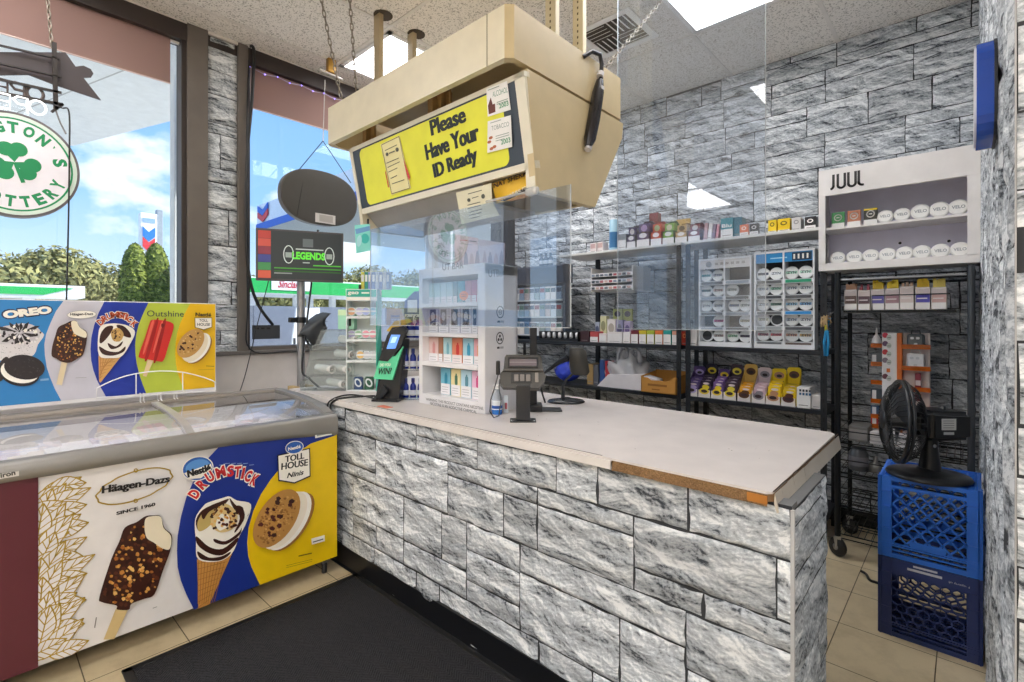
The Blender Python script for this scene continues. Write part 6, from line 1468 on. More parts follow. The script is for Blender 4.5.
# white tiered price strips on the wider unit
t = thing('tiered_rack', 'white three tier pack rack hanging under the top shelf of the wider unit', 'rack', (-2.2, 3.75, 1.60))
x0, x1 = X(592, 3.7), X(634, 3.7)
m = MB()
for k, v in enumerate((271, 277.5, 284)):
    z = ZY(612, v+5, 3.7); m.box((x0, 3.68-.0*k, z), (x1, 3.86, z+.008), WHITE); m.box((x0, 3.676, z-.004), (x1, 3.682, z+.028), C('#e9e7e8', .4))
for x in (x0, x1-.008): m.box((x, 3.68, ZY(612, 291, 3.7)), (x+.008, 3.86, ZY(612, 267, 3.7)), WHITE)
m.box((x0, 3.86, ZY(612, 291, 3.7)), (x1, 3.99, ZY(612, 267, 3.7)), C('#cfd1d6', .5)); part(t, 'tiers', m)
m = MB(); r_ = random.Random(5)
for k, v in enumerate((271, 277.5, 284)):
    z = ZY(612, v+5, 3.7)
    for i in range(9):
        xx = x0+.012+(x1-x0-.02)*i/9; m.box((xx, 3.6752, z), (xx+(x1-x0)/9*.7, 3.676, z+.02), C(r_.choice(['#3a3f4a', '#c9a8a0', '#5d6470', '#a4525a', '#8f98a8']), .5))
part(t, 'price_strips', m)
# hanging packs between tiers and the mid shelf
g2 = 'small packs on the middle shelf behind the acrylic'
def midpack(u0, u1, v0, v1, col, band, lab, y=3.78):
    x0, x1 = X(u0, y), X(u1, y); zt0 = ZY(u0, v1, y); h = ZY(u0, v0, y)-ZM-.001
    m = MB(); m.box((x0+.001, y, ZM+.001), (x1-.001, y+.05, ZM+.001+h), C(col, .4), .003); fr = Fr((x0, y-.0005, ZM), (1, 0, 0), (0, 0, 1)); w_ = x1-x0
    m.ell(fr, (w_/2, h*.62), w_*.36, h*.2, C(band, .4), .0005, n=14); m.fpoly(fr, [(w_*.1, h*.08), (w_*.9, h*.08), (w_*.9, h*.3), (w_*.1, h*.3)], C('#e9e4ea', .4), .0006)
    solo('snack_pack', m, lab, 'pack', ((x0+x1)/2, y, ZM+.001), g2)
for k, (u0, u1, v, col, band, nm) in enumerate(((600, 606.5, 316, '#d8d6a8', '#8d8f6a', 'pale yellow'), (607, 615.5, 319, '#e4e0dc', '#a89f94', 'cream'), (616, 623, 320, '#8d86a8', '#3a3554', 'violet'), (624, 630.5, 321, '#b9a5c0', '#5f4a7a', 'lilac'), (595, 599.5, 322, '#9fa8b8', '#56607a', 'blue grey'))): midpack(u0, u1, v, 330, col, band, nm+' snack pack standing at the back of the middle shelf')
y = 3.9
for k, (u0, u1, col, nm) in enumerate(((613, 622, '#c9cf8a', 'left olive'), (623, 632, '#c2c66f', 'right olive'))):
    x0, x1 = X(u0, y), X(u1, y); za, zb_ = ZY(u0, 319, y), ZY(u0, 309, y); m = MB(); m.box((x0, y, ZM+.001), (x1, y+.02, zb_), C(col, .4), .002); m.ell(Fr((x0, y-.0005, za), (1, 0, 0), (0, 0, 1)), ((x1-x0)/2, (zb_-za)*.5), (x1-x0)*.35, (zb_-za)*.3, C('#4f4a58', .4), .0005, n=14)
    solo('display_card', m, nm+' display card at the back of the middle shelf', 'card', ((x0+x1)/2, y, ZM+.001), 'olive cards')

# ---- middle shelf of the wider unit
y = FY_-.02
x0, x1 = X(539, y), X(578, y); t = thing('roll_tray', 'black tray holding a row of curved white cups on the middle shelf', 'tray', ((x0+x1)/2, y+.05, ZM+.001))
hz_ = ZY(560, 331.5, y)-ZM; m = MB(); m.box((x0, y, ZM+.001), (x1, y+.10, ZM+.02), C('#17181b', .5)); m.box((x0, y+.09, ZM), (x1, y+.10, ZM+hz_), C('#17181b', .5)); m.box((x0, y, ZM+.001), (x0+.004, y+.1, ZM+hz_), C('#17181b', .5)); m.box((x1-.004, y, ZM+.001), (x1, y+.1, ZM+hz_), C('#17181b', .5)); part(t, 'tray', m)
for k in range(7):
    xx = x0+.02+(x1-x0-.05)*k/6.2; m = MB(); m.lathe([(.026, -.012), (.030, -.004), (.030, .004), (.022, .012), (.014, .004), (.014, -.012)], C('#dcdce0', .35), (xx, y+.045, ZM+.052), (1, .55, 0), 14)
    solo('white_cup', m, ['first', 'second', 'third', 'fourth', 'fifth', 'sixth', 'seventh'][k]+' white curved cup from the left in the black tray', 'cup', (xx, y+.045, ZM+.022), 'white cups in the black tray')
g3 = 'white cartons along the middle shelf'
bx(580, 589, 331, ZM, 'dark_box', '#3a1b20', 'dark maroon box between the black tray and the white cartons', grp=g3)
for k, (u0, u1, v, col, nm, wh) in enumerate(((590, 598, 331.5, '#b84a4a', 'red topped', .5), (599, 606.5, 333.5, '#e9dcd8', 'plain off white', .8), (607.2, 622, 332, '#e4ddda', 'wide plain white', .85), (622.8, 630, 332, '#ece6e4', 'narrow plain white', .85), (630.8, 638, 330.5, '#7a2a34', 'maroon topped', .72), (638.8, 646, 330.5, '#cdb92e', 'yellow topped', .72), (646.8, 654, 330.5, '#aebb3a', 'lime topped', .72), (654.8, 662.5, 330.5, '#d9733a', 'orange topped', .72), (663.2, 671, 330.5, '#2fa5a0', 'teal topped', .72), (671.8, 677.5, 331, '#d8a08a', 'peach topped', .72))):
    bx(u0, u1, v, ZM, 'carton', col, nm+' carton in the row on the middle shelf of the wider unit', grp=g3, white=wh)
bx(662.5, 667, 277, 1.55, 'hanging_box', '#d6dade', 'left of two pale boxes hung beside the shelving post', grp='pale hung boxes', y=3.98, d=.04, bev=.001) if False else None
# ---- lower shelf of the wider unit: bag, books, open carton
t = thing('plastic_bag', 'crumpled white plastic bag on the lower shelf behind the counter', 'bag', (-2.35, 3.78, ZL+.001))
m = MB(); bmx = bmesh.new(); bmesh.ops.create_icosphere(bmx, subdivisions=4, radius=1)
xc = X(625, 3.75); wv = (X(648, 3.75)-X(605, 3.75))/2
for v in bmx.verts:
    q = v.co.copy(); n_ = noise.noise(q*2.1)*.35+noise.noise(q*5)*.16
    zz_ = max(0, q.z*.5+.5)
    v.co = Vector((xc+q.x*wv*(1.1-.35*zz_)*(1+n_*.5), 3.78+q.y*.12*(1+n_), ZL+.002+max(0.0, zz_*.285*(1+n_*.9))))
m.bm(bmx, clear('bag_film', '#f4f4f6', .9, .55, '#eeeef2', .15), True); part(t, 'bag_film', m)
m = MB()
for sx, h_ in ((-.02, .36), (.09, .34)):
    pts = [Vector((xc+sx-.05, 3.76, ZL+.22)), Vector((xc+sx-.035, 3.75, ZL+h_-.03)), Vector((xc+sx, 3.75, ZL+h_)), Vector((xc+sx+.035, 3.76, ZL+h_-.04)), Vector((xc+sx+.04, 3.77, ZL+.22))]
    m.tube(pts, [.022, .016, .012, .016, .022], clear('bag_film', '#f4f4f6', .9, .55, '#eeeef2', .15), 8)
part(t, 'handle', m)
x0, x1 = X(607, 3.72), X(663, 3.72)
m = MB(); m.prism([(x0-.05, 3.64, ZL+.002), (x1, 3.64, ZL+.002), (x1-.02, 3.64, ZL+.10), (X(640, 3.64), 3.64, ZL+.13), (x0+.06, 3.64, ZL+.11)], (0, .11, 0), C('#dedade', .6)); solo('paper_stack', m, 'stack of white papers below the plastic bag on the lower shelf', 'papers', (x0+.2, 3.7, ZL+.002))
for k, (u0, u1, v, col, nm) in enumerate(((605, 611, 361, '#b3323e', 'red'), (599.5, 604.5, 360, '#2d4f8c', 'blue'), (587, 593, 364, '#a98a5a', 'tan'), (593.2, 598.5, 365, '#5c5e66', 'grey'))): bx(u0, u1, v, ZL, 'binder', col, nm+' binder standing on the lower shelf left of the plastic bag', 'binder', 'binders on the lower shelf', y=3.70, d=.16)
# blue bag
x0 = X(560, 3.62); m = MB(); bmx = bmesh.new(); bmesh.ops.create_icosphere(bmx, subdivisions=3, radius=1)
for v in bmx.verts:
    q = v.co.copy(); n_ = noise.noise(q*2.6+Vector((5, 0, 0)))*.4
    v.co = Vector((x0+q.x*.12*(1+n_), 3.74+q.y*.09*(1+n_), ZL+.002+max(0, (q.z*.5+.5)*.18*(1+n_))))
m.bm(bmx, C('#2740c0', .4), True); solo('blue_bag', m, 'crumpled bright blue bag on the lower shelf behind the scanner', 'bag', (x0, 3.74, ZL+.002))
# open brown carton
x0, x1 = X(641, 3.60), X(676, 3.60); h = ZY(658, 377, 3.60)-ZL; t = thing('open_carton', 'open brown cardboard tray on the lower shelf behind the counter', 'cardboard box', ((x0+x1)/2, 3.75, ZL+.001)); KR = C('#c0893f', .8)
y0_, y1_ = 3.60, 3.86; m = MB(); m.box((x0, y0_, ZL+.001), (x1, y1_, ZL+.006), KR); m.box((x0, y1_-.004, ZL+.005), (x1, y1_, ZL+h*1.25), KR)
fr = Fr((x0, y0_, ZL+.001), (1, 0, 0), (0, 0, 1)); w_ = x1-x0; m.fprism(fr, [(0, 0), (w_, 0), (w_, h*1.05), (w_*.88, h*.98), (w_*.8, h*.78), (w_*.3, h*.76), (w_*.2, h*.9), (0, h*.94)], -.004, 0, KR)
for x in (x0, x1-.004): m.prism([(x, y0_, ZL+.001), (x, y1_, ZL+.001), (x, y1_, ZL+h*1.2), (x, y0_, ZL+h)], (.004, 0, 0), KR)
part(t, 'tray', m); m = MB(); m.fpoly(fr, [(w_*.2, h*.42), (w_*.75, h*.42), (w_*.75, h*.55), (w_*.2, h*.55)], C('#8f5f28', .8), .0006); m.fpoly(fr, [(w_*.32, h*.18), (w_*.55, h*.18), (w_*.55, h*.26), (w_*.32, h*.26)], C('#8f5f28', .8), .0006); part(t, 'printing', m)

# ---- middle shelf of the narrower unit
bx(681.5, 687.5, 331, ZM, 'red_box', '#b03a2c', 'small dark red box beside the left pouch rack', grp='boxes beside the pouch rack', mark='#e8a060'); bx(688.5, 697, 330, ZM, 'white_box', '#e6e2e0', 'small white box beside the left pouch rack', grp='boxes beside the pouch rack', white=.4)
def pouch_rack(u0, u1, v0, lab, header, RYY):
    x0, x1 = X(u0, RYY), X(u1, RYY); zt1 = ZY((u0+u1)/2, v0, RYY); t = thing('pouch_rack', lab, 'tin rack', ((x0+x1)/2, RYY+.05, ZM+.001), 'white tin racks')
    WR = C('#e8e9ec', .35); m = MB()
    for x in (x0, (x0+x1)/2-.005, x1-.012): m.box((x, RYY, ZM+.001), (x+.011, RYY+.11, zt1), WR, .002)
    m.box((x0, RYY+.1, ZM+.001), (x1, RYY+.112, zt1), C('#34383e', .5)); m.box((x0, RYY, ZM+.001), (x1, RYY+.11, ZM+.03), WR); m.box((x0, RYY, zt1-.012), (x1, RYY+.112, zt1), WR); part(t, 'frame', m)
    m = MB(); m.box((x0+.011, RYY+.006, zt1-.075), (x1-.012, RYY+.012, zt1-.012), C(header[0], .4)); fr = Fr((x0, RYY+.0055, zt1), (1, 0, 0), (0, 0, 1)); w_ = x1-x0
    if header[1]:
        for k in range(4): m.fpoly(fr, [(w_*(.66+.07*k), -.06), (w_*(.69+.07*k), -.06), (w_*(.69+.07*k), -.028), (w_*(.66+.07*k), -.028)], CRM2, .0006)
        m.fpoly(fr, [(w_*.64, -.07), (w_*.95, -.07), (w_*.95, -.018), (w_*.64, -.018)], C('#20364c', .4), .0003); m.fpoly(fr, [(w_*.28, -.05), (w_*.56, -.05), (w_*.56, -.042), (w_*.28, -.042)], C('#a8dcf0', .4), .0006)
    else:
        m.ell(fr, (w_*.2, -.042), .022, .022, C('#8f8d8c', .4), .0006, n=14)
        for k in range(6): m.fpoly(fr, [(w_*(.32+.1*k), -.05), (w_*(.38+.1*k), -.05), (w_*(.38+.1*k), -.032), (w_*(.32+.1*k), -.032)], C('#a9a4a0', .5), .0006)
    part(t, 'header', m)
    return t, x0, x1
RYY = 3.66
rk2, r0, r1 = pouch_rack(754, 814.8, 250.5, 'white round tin rack with a blue header on the middle shelf', ('#2b8fd0', True), RYY)
rk1, q0_, q1_ = pouch_rack(698.5, 751.5, 257.5, 'white round tin rack with a pale header, behind the acrylic edge', ('#d9d4d2', False), RYY)
rows2 = [(279, [(763, '#4a5568', 'slate'), (776, '#dfe3ea', 'white'), (791.5, '#a8d8c0', 'mint'), (805.5, '#b4dcc8', 'pale mint')], '#2e9f78'), (294.5, [(763, '#b9c8d8', 'pale blue'), (776, '#9fd0b4', 'green'), (791.5, '#d3d9e2', 'pale grey'), (805.5, '#ccd6dc', 'silver')], '#4a4e54'),
         (310.5, [(763, '#d9e4ee', 'icy'), (776, '#5f7f72', 'dark green'), (791.5, '#9fd0ea', 'sky blue'), (805.5, '#7fb8e6', 'blue')], '#2c8fd6'), (326, [(763, '#d6d9c0', 'cream'), (777, '#3a3d40', 'black'), (791.5, '#c9d3e2', 'ice grey'), (805.5, '#dcdfe4', 'off white')], '#9aa0a4'), (341.5, [(763, '#c98a94', 'wine red'), (776, '#c4646a', 'red'), (791.5, '#c89a84', 'copper'), (805.5, '#cfae74', 'bronze')], '#5a4a44')]
def fill_rack(t, rows, x0, x1, g_, rackname):
    for j, (vb, its, lc) in enumerate(rows):
        z = ZY((its[0][0]+its[-1][0])/2, vb, RYY); m = MB(); m.box((x0+.011, RYY+.002, z-.03), (x1-.012, RYY+.09, z-.001), C('#d5d7da', .4)); part(t, 'tier', m)
        m = MB(); xm_ = (x0+x1)/2; cc = [lc, '#55585c'] if j % 2 else ['#6a6d70', lc]
        for k, (a, b) in enumerate(((x0+.02, xm_-.012), (xm_+.012, x1-.02))): m.box((a, RYY+.0008, z-.025), (b, RYY+.002, z-.006), C(cc[k], .4))
        part(t, 'price_strip', m)
        for k, (u, col, nm) in enumerate(its):
            r = 6.1*.0057*1.0; x = X(u, RYY+.03)
            tin((x, RYY+.035, z), (0, -1, .12), .043, .02, '#eef0f0', '#eff1f0' if nm != 'black' else '#3a3d40', col, 'ZYN' if nm != 'black' else None, '%s labelled round tin in the %s, %s row' % (nm, rackname, ('top', 'second', 'third', 'fourth', 'bottom')[j]), g_)
fill_rack(rk2, rows2, r0, r1, 'tins in the blue headed rack', 'blue headed rack')
rows1 = [(281, [(706, '#4f9aa0', 'teal'), (717.5, '#b9bccb', 'lilac grey')], '#8e98a4'), (296, [(706, '#3f7a86', 'dark teal'), (718, '#d9b9b4', 'pale pink'), (732, '#b9c4c0', 'sage')], '#8e98a4'), (311.5, [(706, '#dfe4ea', 'white blue'), (718, '#c9d0d8', 'pale steel'), (734, '#3a5f8c', 'navy'), (745, '#c4ccc8', 'silver green')], '#8e98a4'), (327, [(718.5, '#d05fa0', 'magenta'), (745, '#c9bf9c', 'sand')], '#8e98a4'), (342, [(707, '#26282c', 'black'), (718.5, '#b9a9a4', 'taupe'), (732.5, '#9fcdb0', 'light green'), (745, '#4a3f52', 'plum')], '#8e98a4')]
fill_rack(rk1, rows1, q0_, q1_, 'tins in the pale headed rack', 'pale headed rack')

# ---- lower shelf of the narrower unit: candy trays
def candy(a0, a1, top, mid, base, face, mark, lab, card='#e9dfda'):
    y = 3.64; u = lambda a: 680+a/6.83; vv = lambda b: 360+b/6.83
    x0, x1 = X(u(a0), y)+.001, X(u(a1), y)-.001; w_ = x1-x0; z0 = ZL+.001; hh = ZY(u(a0), vv(top), 3.76)-ZL; hm = (ZY(u(a0), vv(mid), 3.70)-ZL); hf = .055
    t = thing('candy_tray', lab, 'retail tray', ((x0+x1)/2, y+.08, z0), 'open retail trays on the lower shelf')
    m = MB(); m.box((x0, y, z0), (x1, y+.16, z0+.005), C(card, .6)); m.box((x0, y, z0), (x1, y+.004, z0+hf), C(card, .6))
    for x in (x0, x1-.003): m.prism([(x, y, z0), (x, y+.16, z0), (x, y+.16, z0+hh*.9), (x, y+.05, z0+hf*1.6), (x, y, z0+hf)], (.003, 0, 0), C(base, .5))
    part(t, 'tray', m)
    fr = Fr((x0, y+.155, z0), (1, 0, 0), (0, 0, 1)); m = MB(); m.fprism(fr, [(0, 0), (w_, 0), (w_, hh), (w_*.85, hh*1.06), (w_*.15, hh*1.06), (0, hh)], -.004, .0, C(base, .45)); m.ell(fr, (w_*.5, hh*.84), w_*.36, hh*.11, C(mark, .4), .001, n=16); m.ell(fr, (w_*.5, hh*.82), w_*.2, hh*.05, C('#2c2024', .4), .0014, n=12); part(t, 'header_card', m)
    fr = Fr((x0, y-.0004, z0), (1, 0, 0), (0, 0, 1)); m = MB(); m.ell(fr, (w_*.5, hf*.85), w_*.4, hf*.42, C(mark, .4), .0006, n=16); m.ell(fr, (w_*.5, hf*.85), w_*.26, hf*.22, C('#3a2a30', .4), .001, n=14); m.fpoly(fr, [(.001, 0), (w_-.001, 0), (w_-.001, hf*.42), (.001, hf*.42)], C('#e8e2df', .5), .0012); part(t, 'front_print', m)
    for k in range(3):
        yy = y+.03+k*.035; m = MB(); hk = hm*(.78+.11*k); m.box((x0+.006, yy, z0+.006), (x1-.006, yy+.026, z0+hk), C(face, .35), .004); f_ = Fr((x0+.006, yy-.0005, z0), (1, 0, 0), (0, 0, 1)); ww = w_-.012
        m.ell(f_, (ww*.5, hk*.62), ww*.34, hk*.14, C(mark, .4), .0006, n=14); m.ell(f_, (ww*.55, hk*.84), ww*.3, hk*.07, C('#e9d9dc', .4), .0006, n=12)
        solo('snack_packet', m, '%s packet in the %s' % (('front', 'middle', 'rear')[k], lab.split(' on the')[0]), 'packet', ((x0+x1)/2, yy, z0+.006), 'packets in the open trays')
candy(36, 121, 50, 115, '#4f3a72', '#6f5a94', '#b9a8d8', 'leftmost purple tray on the lower shelf')
candy(123, 208, 36, 105, '#2e2436', '#3a2d44', '#e6cf3a', 'black and yellow tray on the lower shelf, beside the leftmost purple one')
candy(210, 292, 70, 112, '#5f4382', '#7a5a9a', '#eccf2e', 'light purple tray with yellow marks on the lower shelf')
candy(294, 385, 40, 115, '#3a2838', '#4a3848', '#e8d44a', 'dark plum tray on the lower shelf, left of the tan one')
candy(390, 484, 40, 150, '#d8b25a', '#e2a52c', '#5a3a20', 'tan and orange tray on the lower shelf')
candy(487, 582, 62, 150, '#dcc8cc', '#cfb0b8', '#8c848c', 'pale pink tray on the lower shelf')
candy(584, 686, 68, 142, '#efd01e', '#ecc81a', '#b98a6a', 'left of the two bright yellow trays on the lower shelf')
candy(688, 790, 62, 165, '#edcc1a', '#d9b81e', '#5a3530', 'right of the two bright yellow trays on the lower shelf')
bx(796.5, 810.5, 387.5, ZL, 'carton', '#eceae8', 'white carton printed with small blue squares on the lower shelf', grp='white cartons at the end of the lower shelf', y=3.63, d=.14); m = None
x0, x1 = X(797.5, 3.628), X(809, 3.628); m = MB()
for i in range(4):
    for j in range(2): m.box((x0+.01+i*.018, 3.6285, ZL+.085+j*.022), (x0+.022+i*.018, 3.629, ZL+.1+j*.022), C(['#2f5f8c', '#333a44'][j], .4))
o = part(bpy.data.objects[[n for n in bpy.data.objects.keys() if n.startswith('carton')][-1]], 'printing', m)
bx(811.5, 820.5, 395, ZL, 'carton', '#e8e5e3', 'plain white carton at the right end of the lower shelf behind the post', grp='white cartons at the end of the lower shelf', y=3.66, d=.14)

# ---- hanging key cord on the post
xk = X(826, 3.58); t = thing('key_lanyard', 'blue lanyard with a tan tassel and yellow clip hanging from the shelving post', 'lanyard', (xk, 3.6, 1.15))
m = MB(); zz_ = lambda v: ZY(826, v, 3.58)
m.tube([(xk+.02, 3.60, zz_(318)), (xk+.01, 3.59, zz_(322)), (xk, 3.585, zz_(330)), (xk-.01, 3.585, zz_(342)), (xk-.006, 3.585, zz_(356)), (xk+.006, 3.585, zz_(356)), (xk+.012, 3.585, zz_(342)), (xk+.006, 3.585, zz_(330))], .008, C('#2b9ad6', .5), 7); part(t, 'blue_loop', m)
m = MB(); r_ = random.Random(6)
for _ in range(22): a = r_.uniform(0, 6.28); m.tube([(xk, 3.585, zz_(318)), (xk+.022*cos(a), 3.585+.02*sin(a)-.005, zz_(318)+r_.uniform(-.03, .02)), (xk+.028*cos(a), 3.585+.02*sin(a), zz_(322)+r_.uniform(-.04, 0))], .004, C('#b59a72', .8), 4)
part(t, 'tassel', m); m = MB(); m.box((xk-.008, 3.578, zz_(331)), (xk+.008, 3.59, zz_(325)), C('#d6d02a', .4), .003); m.tube([(xk+.03, 3.63, zz_(312)), (xk, 3.585, zz_(318))], .003, C('#8a8a8a', .4), 5); part(t, 'clip', m)

# ================================================================== wheeled black wire rack
RX0, RX1, RY0, RY1 = -.582, .02, 3.48, 3.90
RT = 1.682
rk = thing('wire_rack', 'black wheeled wire rack in the corner carrying the white wall cabinet display', 'wire rack', ((RX0+RX1)/2, 3.7, 0))
BW = C('#1d1f22', .35, .4); PST = C('#4a4d52', .35, .5)
for k, (x, y) in enumerate(((RX0, RY0), (RX1-.02, RY0), (RX0, RY1), (RX1-.02, RY1))):
    m = MB(); m.tube([(x+.02, y, .12), (x+.02, y, RT)], .016 if y == RY0 else .013, BW if k != 1 else PST, 10); part(rk, 'post', m)
    m = MB(); m.lathe([(.006, -.016), (.05, -.016), (.055, -.008), (.055, .008), (.05, .016), (.006, .016)], C('#1b1b1d', .5), (x+.02, y, .055), (.6, .8, 0), 18); m.lathe([(0, -.018), (.018, -.018), (.018, .018), (0, .018)], C('#8e8e90', .3, .6), (x+.02, y, .055), (.6, .8, 0), 12)
    m.prism([(x+.0, y-.02, .12), (x+.04, y-.02, .12), (x+.03, y-.02, .05), (x+.012, y-.02, .05)], (0, .006, 0), C('#a9a7a2', .3, .7)); part(rk, 'caster', m)
def wire_shelf(z, lip=0.0, n=18, name='shelf'):
    m = MB(); a, b = RX0+.02, RX1; y0, y1 = RY0, RY1
    for zz in (z, z-.025): m.tube([(a, y0, zz), (b, y0, zz), (b, y1, zz), (a, y1, zz)], .004, BW, 6, closed=True)
    for i in range(1, n): x = a+(b-a)*i/n; m.tube([(x, y0, z), (x, y1, z)], .002, BW, 4)
    for yy in (y0+.14, y0+.28): m.tube([(a, yy, z-.004), (b, yy, z-.004)], .003, BW, 5)
    if lip:
        m.tube([(a, y0, z+lip), (b, y0, z+lip), (b, y1, z+lip), (a, y1, z+lip)], .0035, BW, 6, closed=True)
        for x in (a, b): m.tube([(x, y0, z), (x, y0, z+lip)], .003, BW, 5)
    part(rk, name, m)
for z, l in ((.135, .06), (.30, .075), (.50, .075), (.675, .07), (RT-.03, 0)): wire_shelf(z, l)
z0 = ZY(895, 310, RY0); xb0, xb1 = X(843, RY0), X(956, RY0)
m = MB(); m.box((xb0, RY0+.003, z0-.012), (xb1, RY1-.04, z0), BW)
lip = ZY(895, 295, RY0)-z0
m.tube([(X(872, RY0), RY0-.002, z0), (X(872, RY0), RY0-.002, z0+lip), (X(950, RY0), RY0-.002, z0+lip), (X(951, RY0), RY0-.002, z0)], .004, BW, 6)
m.tube([(xb0, RY0, z0+.0), (xb0, RY0, z0+lip*.3)], .004, BW, 6); part(rk, 'basket_shelf', m)
m = MB()
for i in range(9):
    z = .75+i*.12; pts = [(RX1+.0, RY0+.03, z), (RX1+.012, RY0+.05, z+.03), (RX1+.015, RY0+.07, z+.06), (RX1+.01, RY0+.09, z+.09), (RX1, RY0+.1, z+.115)]
    m.tube(pts, .005, C('#56585c', .4, .4), 5)
part(rk, 'side_hooks', m, kind='stuff')
m = MB(); m.tube([(RX0+.03, RY0, RT-.045), (RX1-.02, RY0, RT-.045)], .007, C('#9fa3a8', .3, .6), 6); part(rk, 'top_rail', m)
# cigarillo boxes in the basket
g4 = 'open cigarillo boxes in the basket'
yb_ = RY0+.03
for k, (a, b, top, col, tip, nm) in enumerate(((34, 134, 232, '#5a4844', '#d8a888', 'brown box with salmon tips'), (142, 238, 236, '#57404a', '#c05a68', 'plum box with few tips'), (244, 350, 228, '#5f5ba6', '#e8c52a', 'violet box with yellow tips'), (356, 468, 222, '#a9848c', '#f0d02c', 'mauve box with tall yellow tips'), (472, 582, 206, '#d6c6c2', '#c9a890', 'cream box'), (594, 712, 212, '#4a46a8', '#eec624', 'deep violet box with tall yellow tips'), (720, 842, 212, '#cfa9a6', '#f2da6a', 'dusty rose box with yellow tips'))):
    ua, ub = 840+a/7.877, 840+b/7.877; x0, x1 = X(ua, yb_), X(ub, yb_); w_ = x1-x0; h = ZY(ua, 260+top/7.877, yb_)-z0-.002
    t = thing('cigarillo_box', nm+' in the basket under the white cabinet display', 'box', ((x0+x1)/2, yb_+.04, z0+.001), g4)
    m = MB(); m.box((x0, yb_, z0+.001), (x1, yb_+.08, z0+h), C('#ddd6d2', .45), .002); f_ = Fr((x0, yb_-.0005, z0), (1, 0, 0), (0, 0, 1)); m.fpoly(f_, [(.002, h*.33), (w_-.002, h*.33), (w_-.002, h*.70), (.002, h*.70)], C(col, .4), .0006); m.fpoly(f_, [(.002, h*.72), (w_-.002, h*.72), (w_-.002, h*.96), (w_*.5, h*.9), (.002, h*.96)], C('#c9bdbb', .4), .0006); m.fpoly(f_, [(w_*.1, h*.48), (w_*.8, h*.48), (w_*.8, h*.53), (w_*.1, h*.53)], C('#e6dede', .4), .001)
    m.fpoly(f_, [(.003, .004), (w_-.003, .004), (w_-.003, h*.3), (.003, h*.3)], C('#efecea', .4), .0008); part(t, 'carton', m)
    m = MB(); r_ = random.Random(k); nt_ = {1: 2, 4: 3}.get(k, 7)
    for i in range(nt_):
        xx = x0+.012+(w_-.024)*i/max(1, nt_-1)
        for yy in (yb_+.02, yb_+.05): hh_ = h+r_.uniform(.02, .055)*(1 if k not in (0, 1, 4) else .7); m.box((xx-.006, yy-.006, z0+h*.9), (xx+.006, yy+.006, z0+hh_), C(tip, .4), .002)
    part(t, 'packet_tips', m, kind='stuff')

# ---- white cabinet display on top of the rack
JX0, JX1, JY0, JY1 = -.657, .055, 3.46, 3.72
JZ0, JZ1 = RT+.012, 2.298
jb = thing('cabinet_display', 'white two shelf cabinet display with black lettering standing on the wire rack', 'cabinet', ((JX0+JX1)/2, 3.6, JZ0))
JW = C('#ece8e6', .4); zs1 = ZY(880, 222.5, JY0+.02); zin1 = ZY(975, 174.5, JY0)
m = MB(); m.box((JX0, JY0, JZ0), (JX1, JY0+.02, JZ0+.045), JW, .002); m.box((JX0, JY0, zin1), (JX1, JY0+.02, JZ1), JW, .002); m.box((JX0, JY0, JZ0+.04), (JX0+.035, JY0+.02, zin1), JW); m.box((JX1-.05, JY0, JZ0+.04), (JX1, JY0+.02, zin1), JW); part(jb, 'front_frame', m)
m = MB(); m.box((JX0, JY0+.02, JZ0), (JX0+.012, JY1, JZ1), JW); m.box((JX1-.012, JY0+.02, JZ0), (JX1, JY1, JZ1), JW); m.box((JX0, JY0+.02, JZ1-.012), (JX1, JY1, JZ1), JW); m.box((JX0, JY0+.02, JZ0), (JX1, JY1, JZ0+.035), JW); part(jb, 'carcass', m)
m = MB(); m.box((JX0+.012, JY1-.008, JZ0+.03), (JX1-.012, JY1, JZ1-.012), C('#dddaec', .5)); part(jb, 'back_panel', m, 'lilac grey back panel')
m = MB(); m.box((JX0+.012, JY0+.02, zs1-.012), (JX1-.012, JY1-.008, zs1), JW); part(jb, 'shelf', m)
fr = Fr((0, JY0-.0005, 0), (1, 0, 0), (0, 0, 1)); a = fr.uv(826.5, 190); b = fr.uv(868, 171.5); m = MB()
u0, v0 = a; wj = (b[0]-a[0]); hj = .082; st = .013; K = C('#2a2728', .4)
def arcpts(cx_, cy_, r, a0, a1, n=10): return [(cx_+r*cos(radians(a0+(a1-a0)*i/n)), cy_+r*sin(radians(a0+(a1-a0)*i/n))) for i in range(n+1)]
cw = wj/4.2; r = cw*.36
zb_ = v0
L0 = u0+cw*.30
m.line(fr, [(L0+r*1.2, zb_+hj)]+[(L0+r*1.2, zb_+r)]+arcpts(L0+.2*r, zb_+r, r, 0, -75), st, K, .0006)
for k in (1, 2): ox = u0+cw*(k*1.08)+.005; m.line(fr, [(ox, zb_+hj), (ox, zb_+r)]+arcpts(ox+r, zb_+r, r, 180, 360)+[(ox+2*r, zb_+hj)], st, K, .0006)
ox = u0+cw*3.3; m.line(fr, [(ox, zb_+hj), (ox, zb_+r)]+arcpts(ox+r, zb_+r, r, 180, 285), st, K, .0006)
part(jb, 'lettering', m); 
m = MB()
for p_ in ((900, 243), (949, 241)): x, z = P(*p_, y=JY1-.01).x, P(*p_, y=JY1-.01).z; m.lathe([(.008, 0), (.006, .003), (0, .0035)], BLACK, (x, JY1-.008, z), (0, -1, 0), 10)
part(jb, 'screw_caps', m)
gj = 'round white tins in the white cabinet'
yj = JY0+.06
for k, u in enumerate((885, 902, 920.5, 939.5, 958.5)): tin((X(u, yj), yj, zs1+.001), (0, -1, .22), .043 if k > 1 else .038, .012, '#e4e3e0', '#f2f1ee', None, 'VELO', ['first', 'second', 'third', 'fourth', 'fifth'][k]+' round white tin from the left on the upper cabinet shelf', gj, '#8a8f96')
